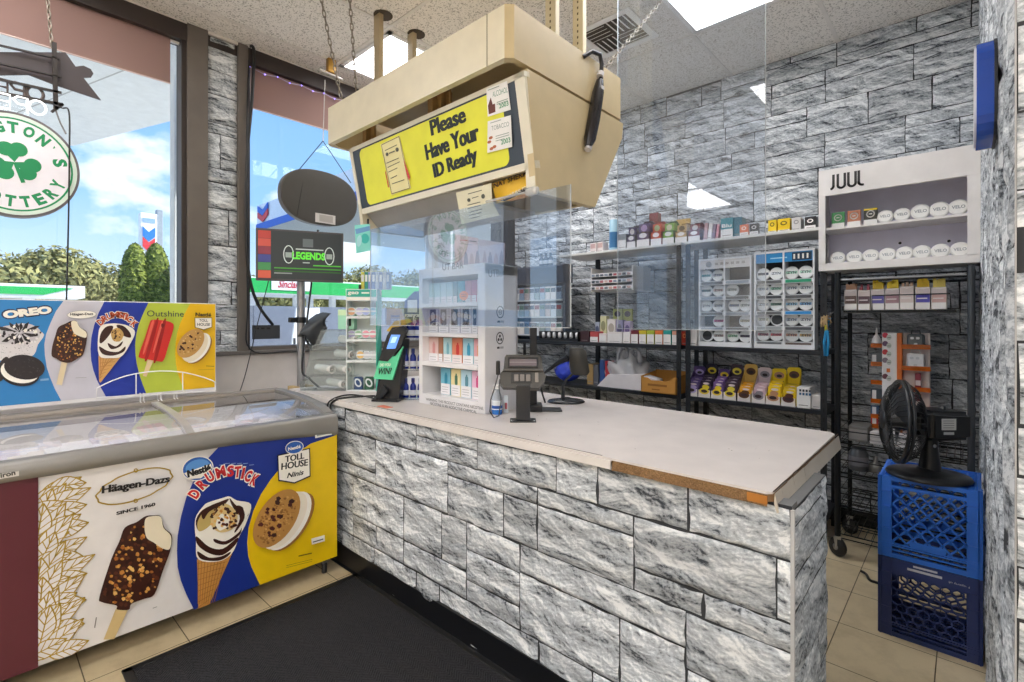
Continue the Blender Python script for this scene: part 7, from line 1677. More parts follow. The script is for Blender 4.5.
for k, u in enumerate((837.5, 854, 870.5, 887.5, 904.5, 922, 940.5, 960)): tin((X(u, yj), yj, JZ0+.037), (0, -1, .22), .041, .012, '#e4e3e0', '#efeeeb', None, 'VELO', ['first', 'second', 'third', 'fourth', 'fifth', 'sixth', 'seventh', 'eighth'][k]+' round white tin from the left on the lower cabinet shelf', gj, '#a0a5ab')
for k, (u, col, nm) in enumerate(((838, '#3f8f50', 'green'), (854, '#c07858', 'copper'), (870.5, '#2c2b26', 'black and yellow'))):
    x = X(u, yj); t = thing('pod_box', nm+' pod box on the upper shelf of the white cabinet', 'box', (x, yj, zs1+.001), 'pod boxes in the white cabinet'); m = MB()
    m.box((x-.033, yj, zs1+.001), (x+.033, yj+.02, zs1+.095), C(col, .4), .003); m.box((x-.032, yj-.001, zs1+.002), (x+.032, yj+.001, zs1+.03), C('#efedea', .4)); part(t, 'carton', m)
    fr_ = Fr((x, yj-.001, zs1+.062), (1, 0, 0), (0, 0, 1)); m = MB(); m.line(fr_, m.ell(fr_, (0, 0), .018, .018, None, ret=True, n=16), .006, C('#e6e2dc', .4), .0004, closed=True); m.fpoly(fr_, [(-.008, -.003), (.008, -.003), (.008, .003), (-.008, .003)], C('#e6e2dc', .4), .0004)
    if k == 2: m.fpoly(fr_, [(-.032, .022), (.032, .022), (.032, .032), (-.032, .032)], C('#e2c71e', .4), .0003)
    part(t, 'emblem', m)

# ---- orange vape tower on the rack
y = 3.68; zb_ = .755
t = thing('vape_tower', 'white and orange vape accessory tower standing on the wire rack behind the fan', 'display stand', (X(903, y), y+.05, .68))
ux = lambda a: X(860+a/6.825, y); uz_ = lambda b: ZY(900, 320+b/6.825, y)
x0, x1 = ux(150), ux(475); zt_t = uz_(88); z0_ = .68
m = MB(); m.box((x0, y, z0_), (ux(252), y+.10, zt_t), C('#efecec', .4), .003); m.box((ux(285), y+.06, z0_), (x1, y+.10, zt_t), C('#e6dcd8', .4), .003); part(t, 'tower', m)
m = MB(); m.box((ux(252), y-.004, z0_), (ux(286), y+.10, zt_t), C('#d8702a', .4), .003); part(t, 'orange_stripe', m)
m = MB(); fr = Fr((0, y-.0008, 0), (1, 0, 0), (0, 0, 1)); A = Art(fr, m, .0).crop(860, 320, 6.825)
for cy_, col in ((108, '#c8324a'), (165, '#5a3a5c'), (222, '#d04048'), (278, '#8a7a84'), (388, '#6a3a44')): A.ellipse((172, cy_-4), 20, 18, 0, C(col, .4)); A.ellipse((198, cy_+10), 17, 18, 0, C('#c8cdc6', .4)); A.line([(188, cy_+12), (208, cy_+12)], .004, C('#777', .5))
A.poly([(182, 330), (206, 330), (206, 356), (182, 356)], C('#d8702a', .4)); part(t, 'printed_faces', m)
OR = C('#e07a28', .35)
for lv in (190, 335, 475, 615):
    m = MB(); m.box((ux(285), y-.01, uz_(lv)-.004), (x1+.005, y+.06, uz_(lv)), OR); m.box((ux(285), y-.012, uz_(lv)), (x1+.005, y-.008, uz_(lv)+.022), clear('orange_acrylic', '#e8923c', .8, .5, '#e07a28')); part(t, 'orange_shelf', m)
m = MB()
for lv in (190, 320, 450, 582, 690, 760): m = MB(); m.box((ux(68), y+.03, uz_(lv)-.004), (x0, y+.09, uz_(lv)), OR); m.box((ux(68), y+.028, uz_(lv)), (x0, y+.031, uz_(lv)+.022), clear('orange_acrylic', '#e8923c', .8, .5, '#e07a28')); part(t, 'side_shelf', m)
for a0, a1, b0, b1, col, lab in ((318, 442, 95, 186, '#5a6268', 'dark grey cased device on the top orange shelf of the vape tower'), (316, 440, 225, 332, '#e4e6ea', 'white cased device on the second orange shelf of the vape tower')):
    xx0, xx1, z0d, z1d = ux(a0), ux(a1), uz_(b1)+.001, uz_(b0); th = thing('device_case', lab, 'device', ((xx0+xx1)/2, y+.02, z0d), 'cased devices on the vape tower'); m = MB(); m.box((xx0, y+.003, z0d), (xx1, y+.045, z1d), C(col, .3), .012); part(th, 'case', m)
    fr_ = Fr((xx0, y+.0025, z0d), (1, 0, 0), (0, 0, 1)); w_, h_ = xx1-xx0, z1d-z0d; m = MB()
    for q in ((.3, .7), (.62, .7), (.5, .25)): m.fpoly(fr_, rrect(w_*q[0]-.008, w_*q[0]+.008, h_*q[1]-.007, h_*q[1]+.007, .003, 2), C('#dfe3e6' if col[1] == '5' else '#c8ccd2', .3), .0006)
    part(th, 'buttons', m); m = MB(); m.tube([((xx0+xx1)/2+dx, y+.02, z1d+dz) for dx, dz in ((-.02, -.002), (-.018, .018), (.018, .018), (.02, -.002))], .004, C('#44474a' if col[1] == '5' else '#dfe1e4', .4), 6); part(th, 'handle', m)
for k, (lv, col, nm) in enumerate(((475, '#8a3040', 'dark red'), (615, '#7a2c38', 'maroon'))):
    m = MB(); xx = ux(395); m.box((xx-.014, y+.01, uz_(lv)+.001), (xx+.014, y+.04, uz_(lv)+.10), C(col, .35), .003); m.box((xx-.012, y+.0092, uz_(lv)+.03), (xx+.012, y+.0102, uz_(lv)+.06), C('#e6d6d4', .4)); solo('vape_pack', m, nm+' slim pack on a lower orange shelf of the vape tower', 'pack', (xx, y+.02, uz_(lv)+.001), 'slim packs on the vape tower')
for k, (lv, col, nm, h_) in enumerate(((190, '#e6e6e8', 'white pointed', .10), (320, '#6a7078', 'grey', .07), (582, '#3a4654', 'dark and white', .08), (690, '#3f5a78', 'blue and white', .07), (760, '#b8323a', 'red and white', .07))):
    xx = ux(104); m = MB(); zz0 = uz_(lv)+.001
    if k == 0: m.lathe([(.024, 0), (.026, .03), (.018, .055), (.006, .075), (.004, .115), (0, .116)], C(col, .35), (xx, y+.06, zz0), (0, 0, 1), 14)
    else: m.box((xx-.028, y+.045, zz0), (xx+.028, y+.075, zz0+h_), C(col, .35), .003); m.box((xx-.020, y+.044, zz0+.006), (xx+.0, y+.0455, zz0+h_-.008), C('#e6e6ea', .4))
    solo('side_item', m, nm+' item on a side shelf of the vape tower', 'item', (xx, y+.06, zz0), 'items on the side shelves of the vape tower')
# things on the lower rack shelves
def disc(u, v, r, z, n, lab):
    p = P(u, v, y=3.66); m = MB()
    for k in range(n): m.lathe([(r*.7, 0), (r, .006), (r*1.0, .009), (r*.7, .003)], C(['#eceae8', '#d8d5d2'][k % 2], .45), (p.x+.004*(k % 3), 3.69, z+k*.008), (0, 0, 1), 28)
    solo('plate_stack', m, lab, 'plates', (p.x, 3.69, z))
disc(902, 452, .17, .681, 6, 'stack of white round lids on the wire shelf behind the fan') if False else None
m = MB(); xx0, xx1 = X(870, 3.54), X(930, 3.54)
for k in range(6): m.prism([(xx0, 3.535-.004*(k % 2), .682+k*.012), (xx1, 3.535, .682+k*.012-.0), (xx1-.02, 3.62, .682+k*.012), (xx0+.02, 3.62, .682+k*.012)], (0, 0, .010), C(['#e9e7e8', '#c9c7ca'][k % 2], .5))
solo('paper_pad_stack', m, 'stack of white curved pads on the wire shelf behind the fan', 'papers', ((xx0+xx1)/2, 3.57, .682))
m = MB(); xx0, xx1 = X(848, 3.55), X(868, 3.55); m.box((xx0, 3.56, .677), (xx1, 3.75, .677+.09), C('#6a6866', .6), .004); m.box((xx0+.005, 3.5595, .69), (xx1-.005, 3.5605, .75), C('#8d8a88', .6)); solo('grey_box', m, 'grey box on the wire shelf left of the white pads', 'box', ((xx0+xx1)/2, 3.65, .677))
p = P(858, 484, y=3.58); m = MB(); m.lathe([(.045, 0), (.05, .01), (.05, .1), (.04, .115), (.04, .13), (0, .131)], C('#4a4c50', .35), (p.x, 3.6, .502), (0, 0, 1), 18); m.lathe([(.0505, .03), (.0505, .085)], C('#77757c', .4), (p.x, 3.6, .502), (0, 0, 1), 18); solo('grey_jar', m, 'grey plastic jar on the lower wire shelf of the wheeled rack', 'jar', (p.x, 3.6, .502))
p = P(875, 486, y=3.6); m = MB(); m.lathe([(.03, 0), (.035, .02), (.03, .05), (.012, .06), (.01, .09), (0, .092)], C('#8a8884', .3, .5), (p.x, 3.62, .502), (0, 0, 1), 16); solo('metal_pot', m, 'small metal pot beside the grey jar on the wheeled rack', 'pot', (p.x, 3.62, .502))

# ================================================================== milk crates and fan
cr = (-.289, 2.76); CA = 0.0; CW, CD = .336, .34
def crate(z0, h, col, hexa, lab, inner):
    t = thing('milk_crate', lab, 'milk crate', (cr[0], cr[1], z0), 'stacked milk crates', rz=CA)
    B = C(col, .4); k = .012; sides = [Fr((0, 0, 0), (1, 0, 0), (0, 0, 1)), Fr((CW, CD, 0), (-1, 0, 0), (0, 0, 1)), Fr((0, CD, 0), (0, -1, 0), (0, 0, 1)), Fr((CW, 0, 0), (0, 1, 0), (0, 0, 1))]
    for si, fr in enumerate(sides):
        w_ = CW if si < 2 else CD; m = MB()
        c = .045; zb0, zb1 = h*.17, h*.86
        for u0, u1, v0, v1 in ((0, w_, 0, .014), (0, w_, h-.018, h), (0, c, .014, h-.018), (w_-c, w_, .014, h-.018), (c, w_-c, .014, zb0*.35), (c, w_-c, zb1, zb1+.014)): m.fprism(fr, [(u0, v0), (u1, v0), (u1, v1), (u0, v1)], -.010, 0, B)
        for v in (zb0*.55, zb0*.85, zb0): m.fprism(fr, [(0, v), (w_, v), (w_, v+.006), (0, v+.006)], -.010, .002, B)
        for v in (h*.35, h*.62, h*.8): m.fprism(fr, [(0, v), (c, v), (c, v+.005), (0, v+.005)], -.004, .004, B); m.fprism(fr, [(w_-c, v), (w_, v), (w_, v+.005), (w_-c, v+.005)], -.004, .004, B)
        for u in (.002, c-.004, w_-c, w_-.006): m.fprism(fr, [(u, 0), (u+.005, 0), (u+.005, h), (u, h)], -.008, .004, B)
        u0, u1, v0, v1 = c, w_-c, zb0, zb1
        if not hexa:
            step = .048
            def seg(a, b):
                a = Vector(a); b = Vector(b); d = (b-a).normalized(); n_ = Vector((-d.y, d.x))*.0035; m.fprism(fr, [a-n_, b-n_, b+n_, a+n_], -.009, .001, B)
            q = u0-(v1-v0)
            while q < u1:
                for sg in (1, -1):
                    a0, a1 = (q, v0), (q+(v1-v0)*.86, v1)
                    if sg < 0: a0, a1 = (a0[0], v1), (a1[0], v0)
                    pts = [a0, a1]
                    # clip to the window
                    (xa, ya), (xb, yb2) = pts
                    if xb <= u0 or xa >= u1: continue
                    def at(x): return ya+(yb2-ya)*(x-xa)/(xb-xa)
                    A_ = (u0, at(u0)) if xa < u0 else (xa, ya); B_ = (u1, at(u1)) if xb > u1 else (xb, yb2); seg(A_, B_)
                q += step
            m.fprism(fr, rrect(w_*.32, w_*.68, v0+.004, v0+.03, .012, 4), -.009, .002, B)
        else:
            R = .021; yy = v0+.012; row_ = 0
            while yy < v1+.01:
                xx = u0+(R*.87 if row_ % 2 else 0)
                while xx < u1+.005:
                    pts = [(xx+R*sin(pi/3*i), yy+R*cos(pi/3*i)) for i in range(6)]
                    for i in range(6):
                        a, b = Vector(pts[i]), Vector(pts[(i+1) % 6])
                        if min(a.x, b.x) < u0-.004 or max(a.x, b.x) > u1+.004 or min(a.y, b.y) < v0-.004 or max(a.y, b.y) > v1+.004: continue
                        if i > 2: continue
                        d = (b-a).normalized(); n_ = Vector((-d.y, d.x))*.003; m.fprism(fr, [a-n_, b-n_, b+n_, a+n_], -.009, .001, B)
                    xx += R*1.74
                yy += R*1.5; row_ += 1
        part(t, 'side_panel', m)
    # bottom (or upturned bottom) grid
    m = MB(); zf = h-.012 if not hexa else .004
    for i in range(13):
        x = .01+(CW-.03)*i/12; m.box((x, .01, zf), (x+.007, CD-.01, zf+.008), B); y_ = .01+(CD-.03)*i/12; m.box((.01, y_, zf), (CW-.01, y_+.007, zf+.008), B)
    for i in range(1, 6):
        q = CD*i/6; d = Vector((CW, CD, 0)).normalized()
    part(t, 'grid', m)
    return t
HB = .345
crate(0, HB, '#2a3c78', True, 'dark navy lower milk crate on the floor with a hexagon lattice', None)
top_c = crate(HB+.002, .358, '#3278e4', False, 'bright blue upper milk crate with a diamond lattice carrying the fan', None)
low_c = [o for o in bpy.data.objects if o.name == 'milk_crate'][0]
m = MB(); fr = Fr((0, -.0005, 0), (1, 0, 0), (0, 0, 1)); WT = C('#cfd4e2', .5)
m.fprism(fr, [(.045, HB*.80), (CW-.045, HB*.80), (CW-.045, HB*.985), (.045, HB*.985)], -.008, .0005, C('#2a3c78', .4))
m.text(fr, 'Property of:', .235, HB*.875, .065, .011, WT, .002, .0, rot=pi)
m.fpoly(fr, [(.10, HB*.90), (.215, HB*.90), (.215, HB*.93), (.10, HB*.93)], WT, .002); m.fpoly(fr, [(.12, HB*.95), (.2, HB*.95), (.2, HB*.975), (.12, HB*.975)], WT, .002); part(low_c, 'printing', m)
# fan
FZ = HB+.002+.358+.001
fb = Vector((-.125, 2.87, FZ)); fan = thing('desk_fan', 'black desk fan with a wire cage standing on the blue milk crate', 'fan', tuple(fb), rz=ANG)
u1 = (fb-EYEV).dot(Vector((-CS, CC, 0)))/FPX; U = lambda q: q*u1
FB = C('#1f2023', .3)
m = MB(); m.lathe([(U(34), 0), (U(35), .006), (U(34), .014), (U(22), .024), (U(10), .032), (U(8), .04)], FB, n=40, sy=.95); part(fan, 'base', m)
m = MB(); m.lathe([(U(9.5), .03), (U(8), U(18)), (U(6.5), U(30)), (U(6.8), U(34)), (U(6.2), U(42))], FB, (U(2), 0, 0), (0, 0, 1), 20); m.lathe([(0, -.005), (.008, -.005), (.008, 0)], CHROME, (U(1), -U(7), U(32)), (0, -1, 0), 10); part(fan, 'stem', m)
m = MB(); bmx = bmesh.new(); bmesh.ops.create_cube(bmx, size=1)
for v in bmx.verts: v.co = Vector((v.co.x*U(41)+U(10), v.co.y*U(34), v.co.z*(U(30) if v.co.x < 0 else U(27))+U(53)))
bmesh.ops.bevel(bmx, geom=list(bmx.edges), offset=U(4), segments=3, affect='EDGES'); m.bm(bmx, FB); m.box((U(4), -U(5), U(40)), (U(14), U(5), U(46)), FB, .004); m.lathe([(U(2.4), 0), (U(2.4), U(4)), (0, U(4.5))], FB, (U(15), 0, U(66)), (0, 0, 1), 12); part(fan, 'motor_housing', m)
m = MB(); fr = Fr((U(2), -U(17.1), U(50)), (1, 0, 0), (0, 0, 1)); m.fprism(fr, [(-U(3), 0), (U(11), 0), (U(11), U(11)), (-U(3), U(11))], 0, .0006, C('#c9c9c8', .5))
for k in range(4): m.fpoly(fr, [(-U(1.5), U(2+2.2*k)), (U(9), U(2+2.2*k)), (U(9), U(2.6+2.2*k)), (-U(1.5), U(2.6+2.2*k))], C('#77787a', .5), .001)
m.fprism(fr, [(-U(1), -U(4.5)), (U(9), -U(4.5)), (U(9), -U(2)), (-U(1), -U(2))], 0, .0006, C('#b9b9ba', .5)); part(fan, 'rating_label', m)
# cage: axis points to the left and a little forward of the viewer line
ax = Vector((-.90, .42, .05)).normalized(); hc = Vector((-U(28), -.0, U(55))); R = U(40)
e1 = ax.cross(Vector((0, 0, 1))).normalized(); e2 = e1.cross(ax)
def ringpts(r, h, n=40): return [hc+ax*h+(e1*cos(2*pi*k/n)+e2*sin(2*pi*k/n))*r for k in range(n)]
m = MB(); m.tube(ringpts(R, .008), .008, FB, 8, closed=True); m.tube(ringpts(R, -.008), .007, FB, 8, closed=True); part(fan, 'cage_rim', m)
for nm, sgn, dep_ in (('front_grill', 1, .06), ('rear_grill', -1, .075)):
    m = MB()
    for k in range(44):
        a = 2*pi*k/44; d = e1*cos(a)+e2*sin(a); d2 = e1*cos(a+.22)+e2*sin(a+.22)
        m.tube([hc+d2*R*.22+ax*sgn*dep_, hc+(d2*.5+d*.5)*R*.55+ax*sgn*dep_*.95, hc+d*R*.86+ax*sgn*dep_*.62, hc+d*R+ax*sgn*.01], .0019, FB, 4)
    m.tube(ringpts(R*.62, sgn*dep_*.9), .002, FB, 5, closed=True)
    m.lathe([(R*.24, 0), (R*.22, .006), (R*.1, .01), (0, .011)], FB, hc+ax*sgn*dep_, ax*sgn, 24); part(fan, nm, m)
m = MB(); m.lathe([(R*.2, -.03), (R*.2, .03), (R*.12, .045), (0, .048)], C('#2b2d31', .35), hc, ax, 20); part(fan, 'hub', m)
for b_ in range(3):
    m = MB(); vs = []; n = 8
    for i in range(n+1):
        a = 2*pi*b_/3+i/n*1.5
        for r_ in (R*.18, R*.55, R*.88): vs.append(hc+(e1*cos(a)+e2*sin(a))*r_+ax*(.022-.044*i/n))
    m.add(vs, [(i*3+k, (i+1)*3+k, (i+1)*3+k+1, i*3+k+1) for i in range(n) for k in (0, 1)], C('#3c3e42', .3), True); part(fan, 'blade', m)
m = MB(); m.tube([hc-ax*.075, Vector((-U(6), 0, U(53)))], U(7), FB, 12); part(fan, 'neck', m)
# cord on the floor and blue disc on the wall
cable([P(861, 571, z=.008), P(866, 574, z=.008), P(870, 580, z=.008), P(878, 583, z=.008), (-.22, 3.22, .008)], .007, 'floor_cable', 'black cable lying on the floor tiles beside the milk crates')
yy = [P(975, 100, x=XR-.05).y, P(994, 100, x=XR-.012).y]
zt2, zb2 = ZX(988, 47, XR-.02), ZX(984, 150, XR-.02)
ws = thing('wall_disc', 'round blue framed sign seen edge on, fixed to the stone partition', 'wall sign', (XR-.015, 1.95, 2.3))
cyd = P(985, 98, x=XR-.03); m = MB()
hz2 = 46/FPX*(cyd-EYEV).dot(Vector((-CS, CC, 0))); c0 = Vector((XR-.0105, cyd.y, cyd.z))
oct_ = []
for sx, sz in ((1, 1), (-1, 1), (-1, -1), (1, -1)):
    for k in range(6):
        a = {(1, 1): 0, (-1, 1): 90, (-1, -1): 180, (1, -1): 270}[(sx, sz)]+90*k/5
        oct_.append((sx*(hz2*.95-.06)+.06*cos(radians(a)), sz*(hz2-.06)+.06*sin(radians(a))))
m.prism([c0+Vector((0, a, b)) for a, b in oct_], (-.036, 0, 0), C('#1f4fb4', .25)); part(ws, 'rim', m)
m = MB(); m.prism([c0+Vector((-.036, a*.94, b*.94)) for a, b in oct_], (-.004, 0, 0), C('#e9e9ee', .3)); part(ws, 'face', m)
m = MB(); m.prism([c0+Vector((.0, a*1.02, b*1.02)) for a, b in oct_], (-.006, 0, 0), C('#23262c', .4)); part(ws, 'back_edge', m)

# ================================================================== hanging signs and television by the window
# round lottery sign
LX = -3.6; LFx = Fr((LX, 0, 0), (0, 1, 0), (0, 0, 1)); c_ = LFx.uv(14.5, 165); rr_ = LFx.uv(80, 180)[0]-c_[0]; rz_ = (LFx.uv(14, 112)[1]-LFx.uv(14, 217)[1])/2
cz2 = (LFx.uv(14, 112)[1]+LFx.uv(14, 217)[1])/2; c_ = (c_[0], cz2)
ls = thing('lottery_sign', 'round white lottery sign with a green clover hanging in the window', 'hanging sign', (LX, c_[0], c_[1]-rz_))
m = MB()
def ovprism(m, a, b, d0, d1, mat): m.fprism(LFx, m.ell(LFx, c_, a, b, None, ret=True, n=56), d0, d1, mat)
ovprism(m, rr_, rz_, -.045, 0, C('#6f6b6e', .4)); part(ls, 'rim', m)
m = MB(); ovprism(m, rr_*.955, rz_*.955, -.002, .003, C('#dff0e6', .4)); m.line(LFx, m.ell(LFx, c_, rr_*.87, rz_*.87, None, ret=True, n=56), .008, C('#159a63', .4), .0036, closed=True); m.ell(LFx, c_, rr_*.85, rz_*.85, C('#f4f1fb', .4), .0034, n=56); part(ls, 'face', m)
m = MB(); GN = C('#11915a', .4)
for k in range(3):
    a = radians(90+120*k+8); cc = (c_[0]+.052*cos(a), c_[1]+.055*sin(a)+.012)
    for sgn in (1, -1): m.ell(LFx, (cc[0]+.026*cos(a+sgn*1.15), cc[1]+.026*sin(a+sgn*1.15)), .034, .036, GN, .004+.0002*(sgn+1)+.0004*k, n=18)
    m.fpoly(LFx, [(c_[0], c_[1]+.012), (cc[0]+.045*cos(a+1.35), cc[1]+.045*sin(a+1.35)), (cc[0]+.045*cos(a-1.35), cc[1]+.045*sin(a-1.35))], GN, .0045+.0004*k)
m.fpoly(LFx, [(c_[0]-.006, c_[1]+.01), (c_[0]+.008, c_[1]+.01), (c_[0]+.04, c_[1]-.085), (c_[0]+.024, c_[1]-.09)], GN, .006); part(ls, 'clover', m, 'green clover')
m = MB()
for k, ch in enumerate("WASHINGTON'S"):
    a = radians(92-19.4*(k-7)) if k > 6 else radians(92+17.4*(7-k)); q = (c_[0]+rr_*.70*cos(a), c_[1]+rz_*.70*sin(a))
    if ch == "'": m.fpoly(LFx, [(q[0]-.004, q[1]+.012), (q[0]+.006, q[1]+.018), (q[0]+.002, q[1]+.03)], GN, .004); continue
    m.text(LFx, ch, q[0], q[1], .018 if ch == 'I' else .042, .058, GN, .004, .05, rot=a-pi/2, center=True)
for k, ch in enumerate("LOTTERY"):
    a = radians(229+18.1*k); q = (c_[0]+rr_*.70*cos(a), c_[1]+rz_*.70*sin(a)); m.text(LFx, ch, q[0], q[1], .040, .058, GN, .004, .05, rot=a+pi/2, center=True)
part(ls, 'lettering', m)
# neon open sign seen from behind with its dark arrow shaped back
OX = -3.62; OF = Fr((OX, 0, 0), (0, 1, 0), (0, 0, 1)); os_ = thing('open_sign', 'dark neon OPEN sign seen from behind, hanging from a chain in the window', 'neon sign', tuple(P(50, 105, x=OX)))
m = MB(); A = Art(OF, m, 0).crop(0, 0, 5.245); DK = C('#4a4346', .5)
bp = A.q([(-160, 268), (345, 270), (398, 345), (440, 340), (478, 358), (492, 382), (480, 402), (440, 404), (532, 522), (285, 440), (150, 388), (-160, 392)]); m.fprism(OF, bp, -.02, -.012, DK); part(os_, 'back_board', m)
m = MB(); BR = C('#35302f', .4)
def bar(a, b, w_): 
    a = Vector(A.q([a])[0]); b = Vector(A.q([b])[0]); d = (b-a).normalized(); n_ = Vector((-d.y, d.x))*w_/2; m.fprism(OF, [a-n_, b-n_, b+n_, a+n_], 0, .014, BR)
bar((283, 225), (292, 575), .02); bar((-160, 300), (322, 408), .008); bar((-160, 205), (310, 312), .008); bar((-160, 385), (322, 490), .012); bar((-160, 460), (330, 552), .016); bar((270, 590), (330, 548), .012)
part(os_, 'frame', m)
m = MB(); 
for k, ch in enumerate('OPEN'):
    a = A.q([(185-92*k, 490-20*k)])[0]; fr_ = Fr(OF.p(a[0], a[1], -.004), (0, -1, 0), (0, 0, 1))
    vs, fs, x0, x1, y0, y1 = glyphs(ch, .0)
    if ch == 'O': pts = [(.032*cos(t), .036*sin(t)) for t in [2*pi*i/14 for i in range(14)]]; cl = True
    elif ch == 'P': pts = [(-.026, -.036), (-.026, .036), (.01, .036), (.026, .02), (.01, .0), (-.026, .0)]; cl = False
    elif ch == 'E': pts = [(.026, .036), (-.026, .036), (-.026, 0), (.018, 0), (-.026, 0), (-.026, -.036), (.026, -.036)]; cl = False
    else: pts = [(-.026, -.036), (-.026, .036), (.026, -.036), (.026, .036)]; cl = False
    m.tube([fr_.p(*q) for q in pts], .0075, C('#5b4f4c', .4), 6, closed=cl); m.tube([fr_.p(q[0]-.008, q[1]-.030, -.03) for q in [(q_[0], q_[1]-.05) for q_ in pts]], .005, emit('#ffffff', .8), 6, closed=cl)
part(os_, 'neon_letters', m)
pt_ = P(52, 47, x=OX+.01); chain(P(46, -18, x=OX+.01), pt_, 'rusty chain holding up the neon sign frame', .03)
cable([P(54, 105, x=OX+.02), P(62, 108, x=OX+.03), P(69, 112, x=OX+.03), P(69.5, 150, x=OX+.04), P(68.5, 220, x=OX+.04), P(66.5, 300, x=OX+.04)], .004, 'dangling_cord', 'thin black cord dangling past the lottery sign down to the poster')
cable([P(55, 108, x=OX+.01), P(60, 122, x=OX+.01), P(66, 134, x=LX+.005)], .004, 'sign_wire', 'short wire from the neon frame to the lottery sign', C('#8d8a88', .4, .5))
# black oval sign seen from behind
VX = -3.5; VF = Fr((VX, 0, 0), (0, 1, 0), (0, 0, 1)); cv = VF.uv(321, 197); rv = VF.uv(357, 198)[0]-VF.uv(280.5, 192)[0]; hv = VF.uv(315, 169.5)[1]-VF.uv(320, 225)[1]; cv = ((VF.uv(357, 198)[0]+VF.uv(280.5, 192)[0])/2, (VF.uv(315, 169.5)[1]+VF.uv(320, 225)[1])/2)
vs_ = thing('oval_sign', 'dark oval sign seen from its back, hanging on two thin wires in the second window', 'hanging sign', (VX, cv[0], cv[1]-hv/2))
ov = lambda k: [(cv[0]+rv/2*k*(abs(cos(t))**.85)*(1 if cos(t) > 0 else -1), cv[1]+hv/2*k*(abs(sin(t))**.85)*(1 if sin(t) > 0 else -1)) for t in [2*pi*i/52 for i in range(52)]]
m = MB(); m.fprism(VF, ov(1.0), -.05, 0, C('#5d5a58', .35)); part(vs_, 'rim', m)
m = MB(); m.fprism(VF, ov(.965), 0, .004, C('#4b4947', .45)); part(vs_, 'back_board', m)
m = MB(); a, b = VF.uv(315, 222), VF.uv(335, 216); m.fprism(VF, [(a[0], a[1]), (b[0], a[1]), (b[0], b[1]), (a[0], b[1])], .004, .006, C('#d8d5d2', .5)); m.fpoly(VF, [(a[0]+.03, a[1]+.01), (b[0]-.02, a[1]+.01), (b[0]-.02, b[1]-.008), (a[0]+.03, b[1]-.008)], C('#b5b0ac', .5), .0064); part(vs_, 'paper_label', m, 'white paper label')
m = MB(); top = P(324, 140, x=VX); hk = P(324, 76, x=VX+.02)
m.tube([P(298, 171, x=VX), P(323, 141, x=VX)], .003, BLACK, 5); m.tube([P(351, 183, x=VX), P(323, 141, x=VX)], .003, BLACK, 5); m.tube([P(323, 141, x=VX), P(325, 80, x=VX)], .0035, C('#c9c4c0', .5), 5); m.tube([P(305, 170, x=VX), P(297, 216, x=VX+.008)], .0022, BLACK, 5); part(vs_, 'hanging_wires', m)
m = MB(); p = P(331, 69, z=H); q = P(331, 69, x=-3.5)
m.box((q.x-.02, q.y-.03, q.z-.03), (q.x+.02, q.y+.03, H-.001), C('#b58a3e', .35, .5), .004); m.tube([(q.x, q.y-.09, q.z-.035), (q.x, q.y+.09, q.z-.045)], .008, C('#d8d4d0', .4), 6); solo('brass_hook', m, 'brass ceiling hook with a white bar above the oval sign', 'hook', tuple(q))
# television on a pole
tv_c = P(301, 256, x=-3.42); tv = thing('television', 'small black television showing a green LEGENDS advert on a metal pole', 'television', (tv_c.x, tv_c.y, tv_c.z-.19), rz=radians(66))
dep_ = (tv_c-EYEV).dot(Vector((-CS, CC, 0))); u1 = dep_/FPX; tw, th_ = 74*u1/cos(radians(66)-YAW), 51*u1; zc = .19
m = MB(); m.box((-tw/2, 0, zc-th_/2), (tw/2, .03, zc+th_/2), C('#4b4748', .35), .004); part(tv, 'bezel', m)
TF = Fr((-tw/2, -.0005, zc-th_/2), (1, 0, 0), (0, 0, 1)); m = MB()
m.fpoly(TF, [(.012, .014), (tw-.012, .014), (tw-.012, th_-.012), (.012, th_-.012)], emit('#2a2f31', .32), .0004)
for k, col in enumerate(('#a33a34', '#b04a3e', '#7a2f3c', '#3a3f78', '#3c7a48', '#b5503c')): m.fpoly(TF, [(.014, th_-.016-.054*(k+1)+.002), (.092, th_-.016-.054*(k+1)+.002), (.092, th_-.016-.054*k), (.014, th_-.016-.054*k)], emit(col, .32), .0008)
m.text(TF, 'LEGENDS', tw*.40, th_*.43, tw*.38, th_*.15, emit('#5fd23a', .32), .001, .05)
for cx_ in (.36, .83): m.line(TF, [(tw*cx_+tw*.055*cos(t), th_*.52+th_*.17*sin(t)) for t in [2*pi*i/16 for i in range(16)]], .006, emit('#b9c4c0', .32), .001, closed=True); m.fpoly(TF, [(tw*cx_-.02, th_*.46), (tw*cx_+.02, th_*.46), (tw*cx_+.02, th_*.56), (tw*cx_-.02, th_*.56)], emit('#8a948f', .32), .001)
m.fpoly(TF, [(tw*.52, th_*.68), (tw*.64, th_*.68), (tw*.64, th_*.84), (tw*.52, th_*.84)], emit('#565e60', .32), .001)
for v, a, b, col in ((.36, .52, .6, '#9aa4a0'), (.62, .44, .76, '#aab4b0'), (.24, .2, .97, '#3f8a2c'), (.18, .2, .97, '#2c5a24'), (.31, .64, .97, '#4fae34'), (.14, .2, .4, '#7f8885')): m.fpoly(TF, [(tw*a, th_*v), (tw*b, th_*v), (tw*b, th_*v+.008), (tw*a, th_*v+.008)], emit(col, .32), .001)
part(tv, 'screen', m, 'lit screen')
m = MB(); m.box((-.05, .03, zc-.08), (.05, .05, zc+.08), C('#6a6a6c', .4, .4)); part(tv, 'mount_plate', m)
pp = P(303, 330, y=tv_c.y+.02); pole = thing('metal_pole', 'grey metal pole rising behind the counter end to the television', 'pole', (pp.x, pp.y, .9)); px0 = Vector((tv_c.x-.088, tv_c.y+.04, 0)); 
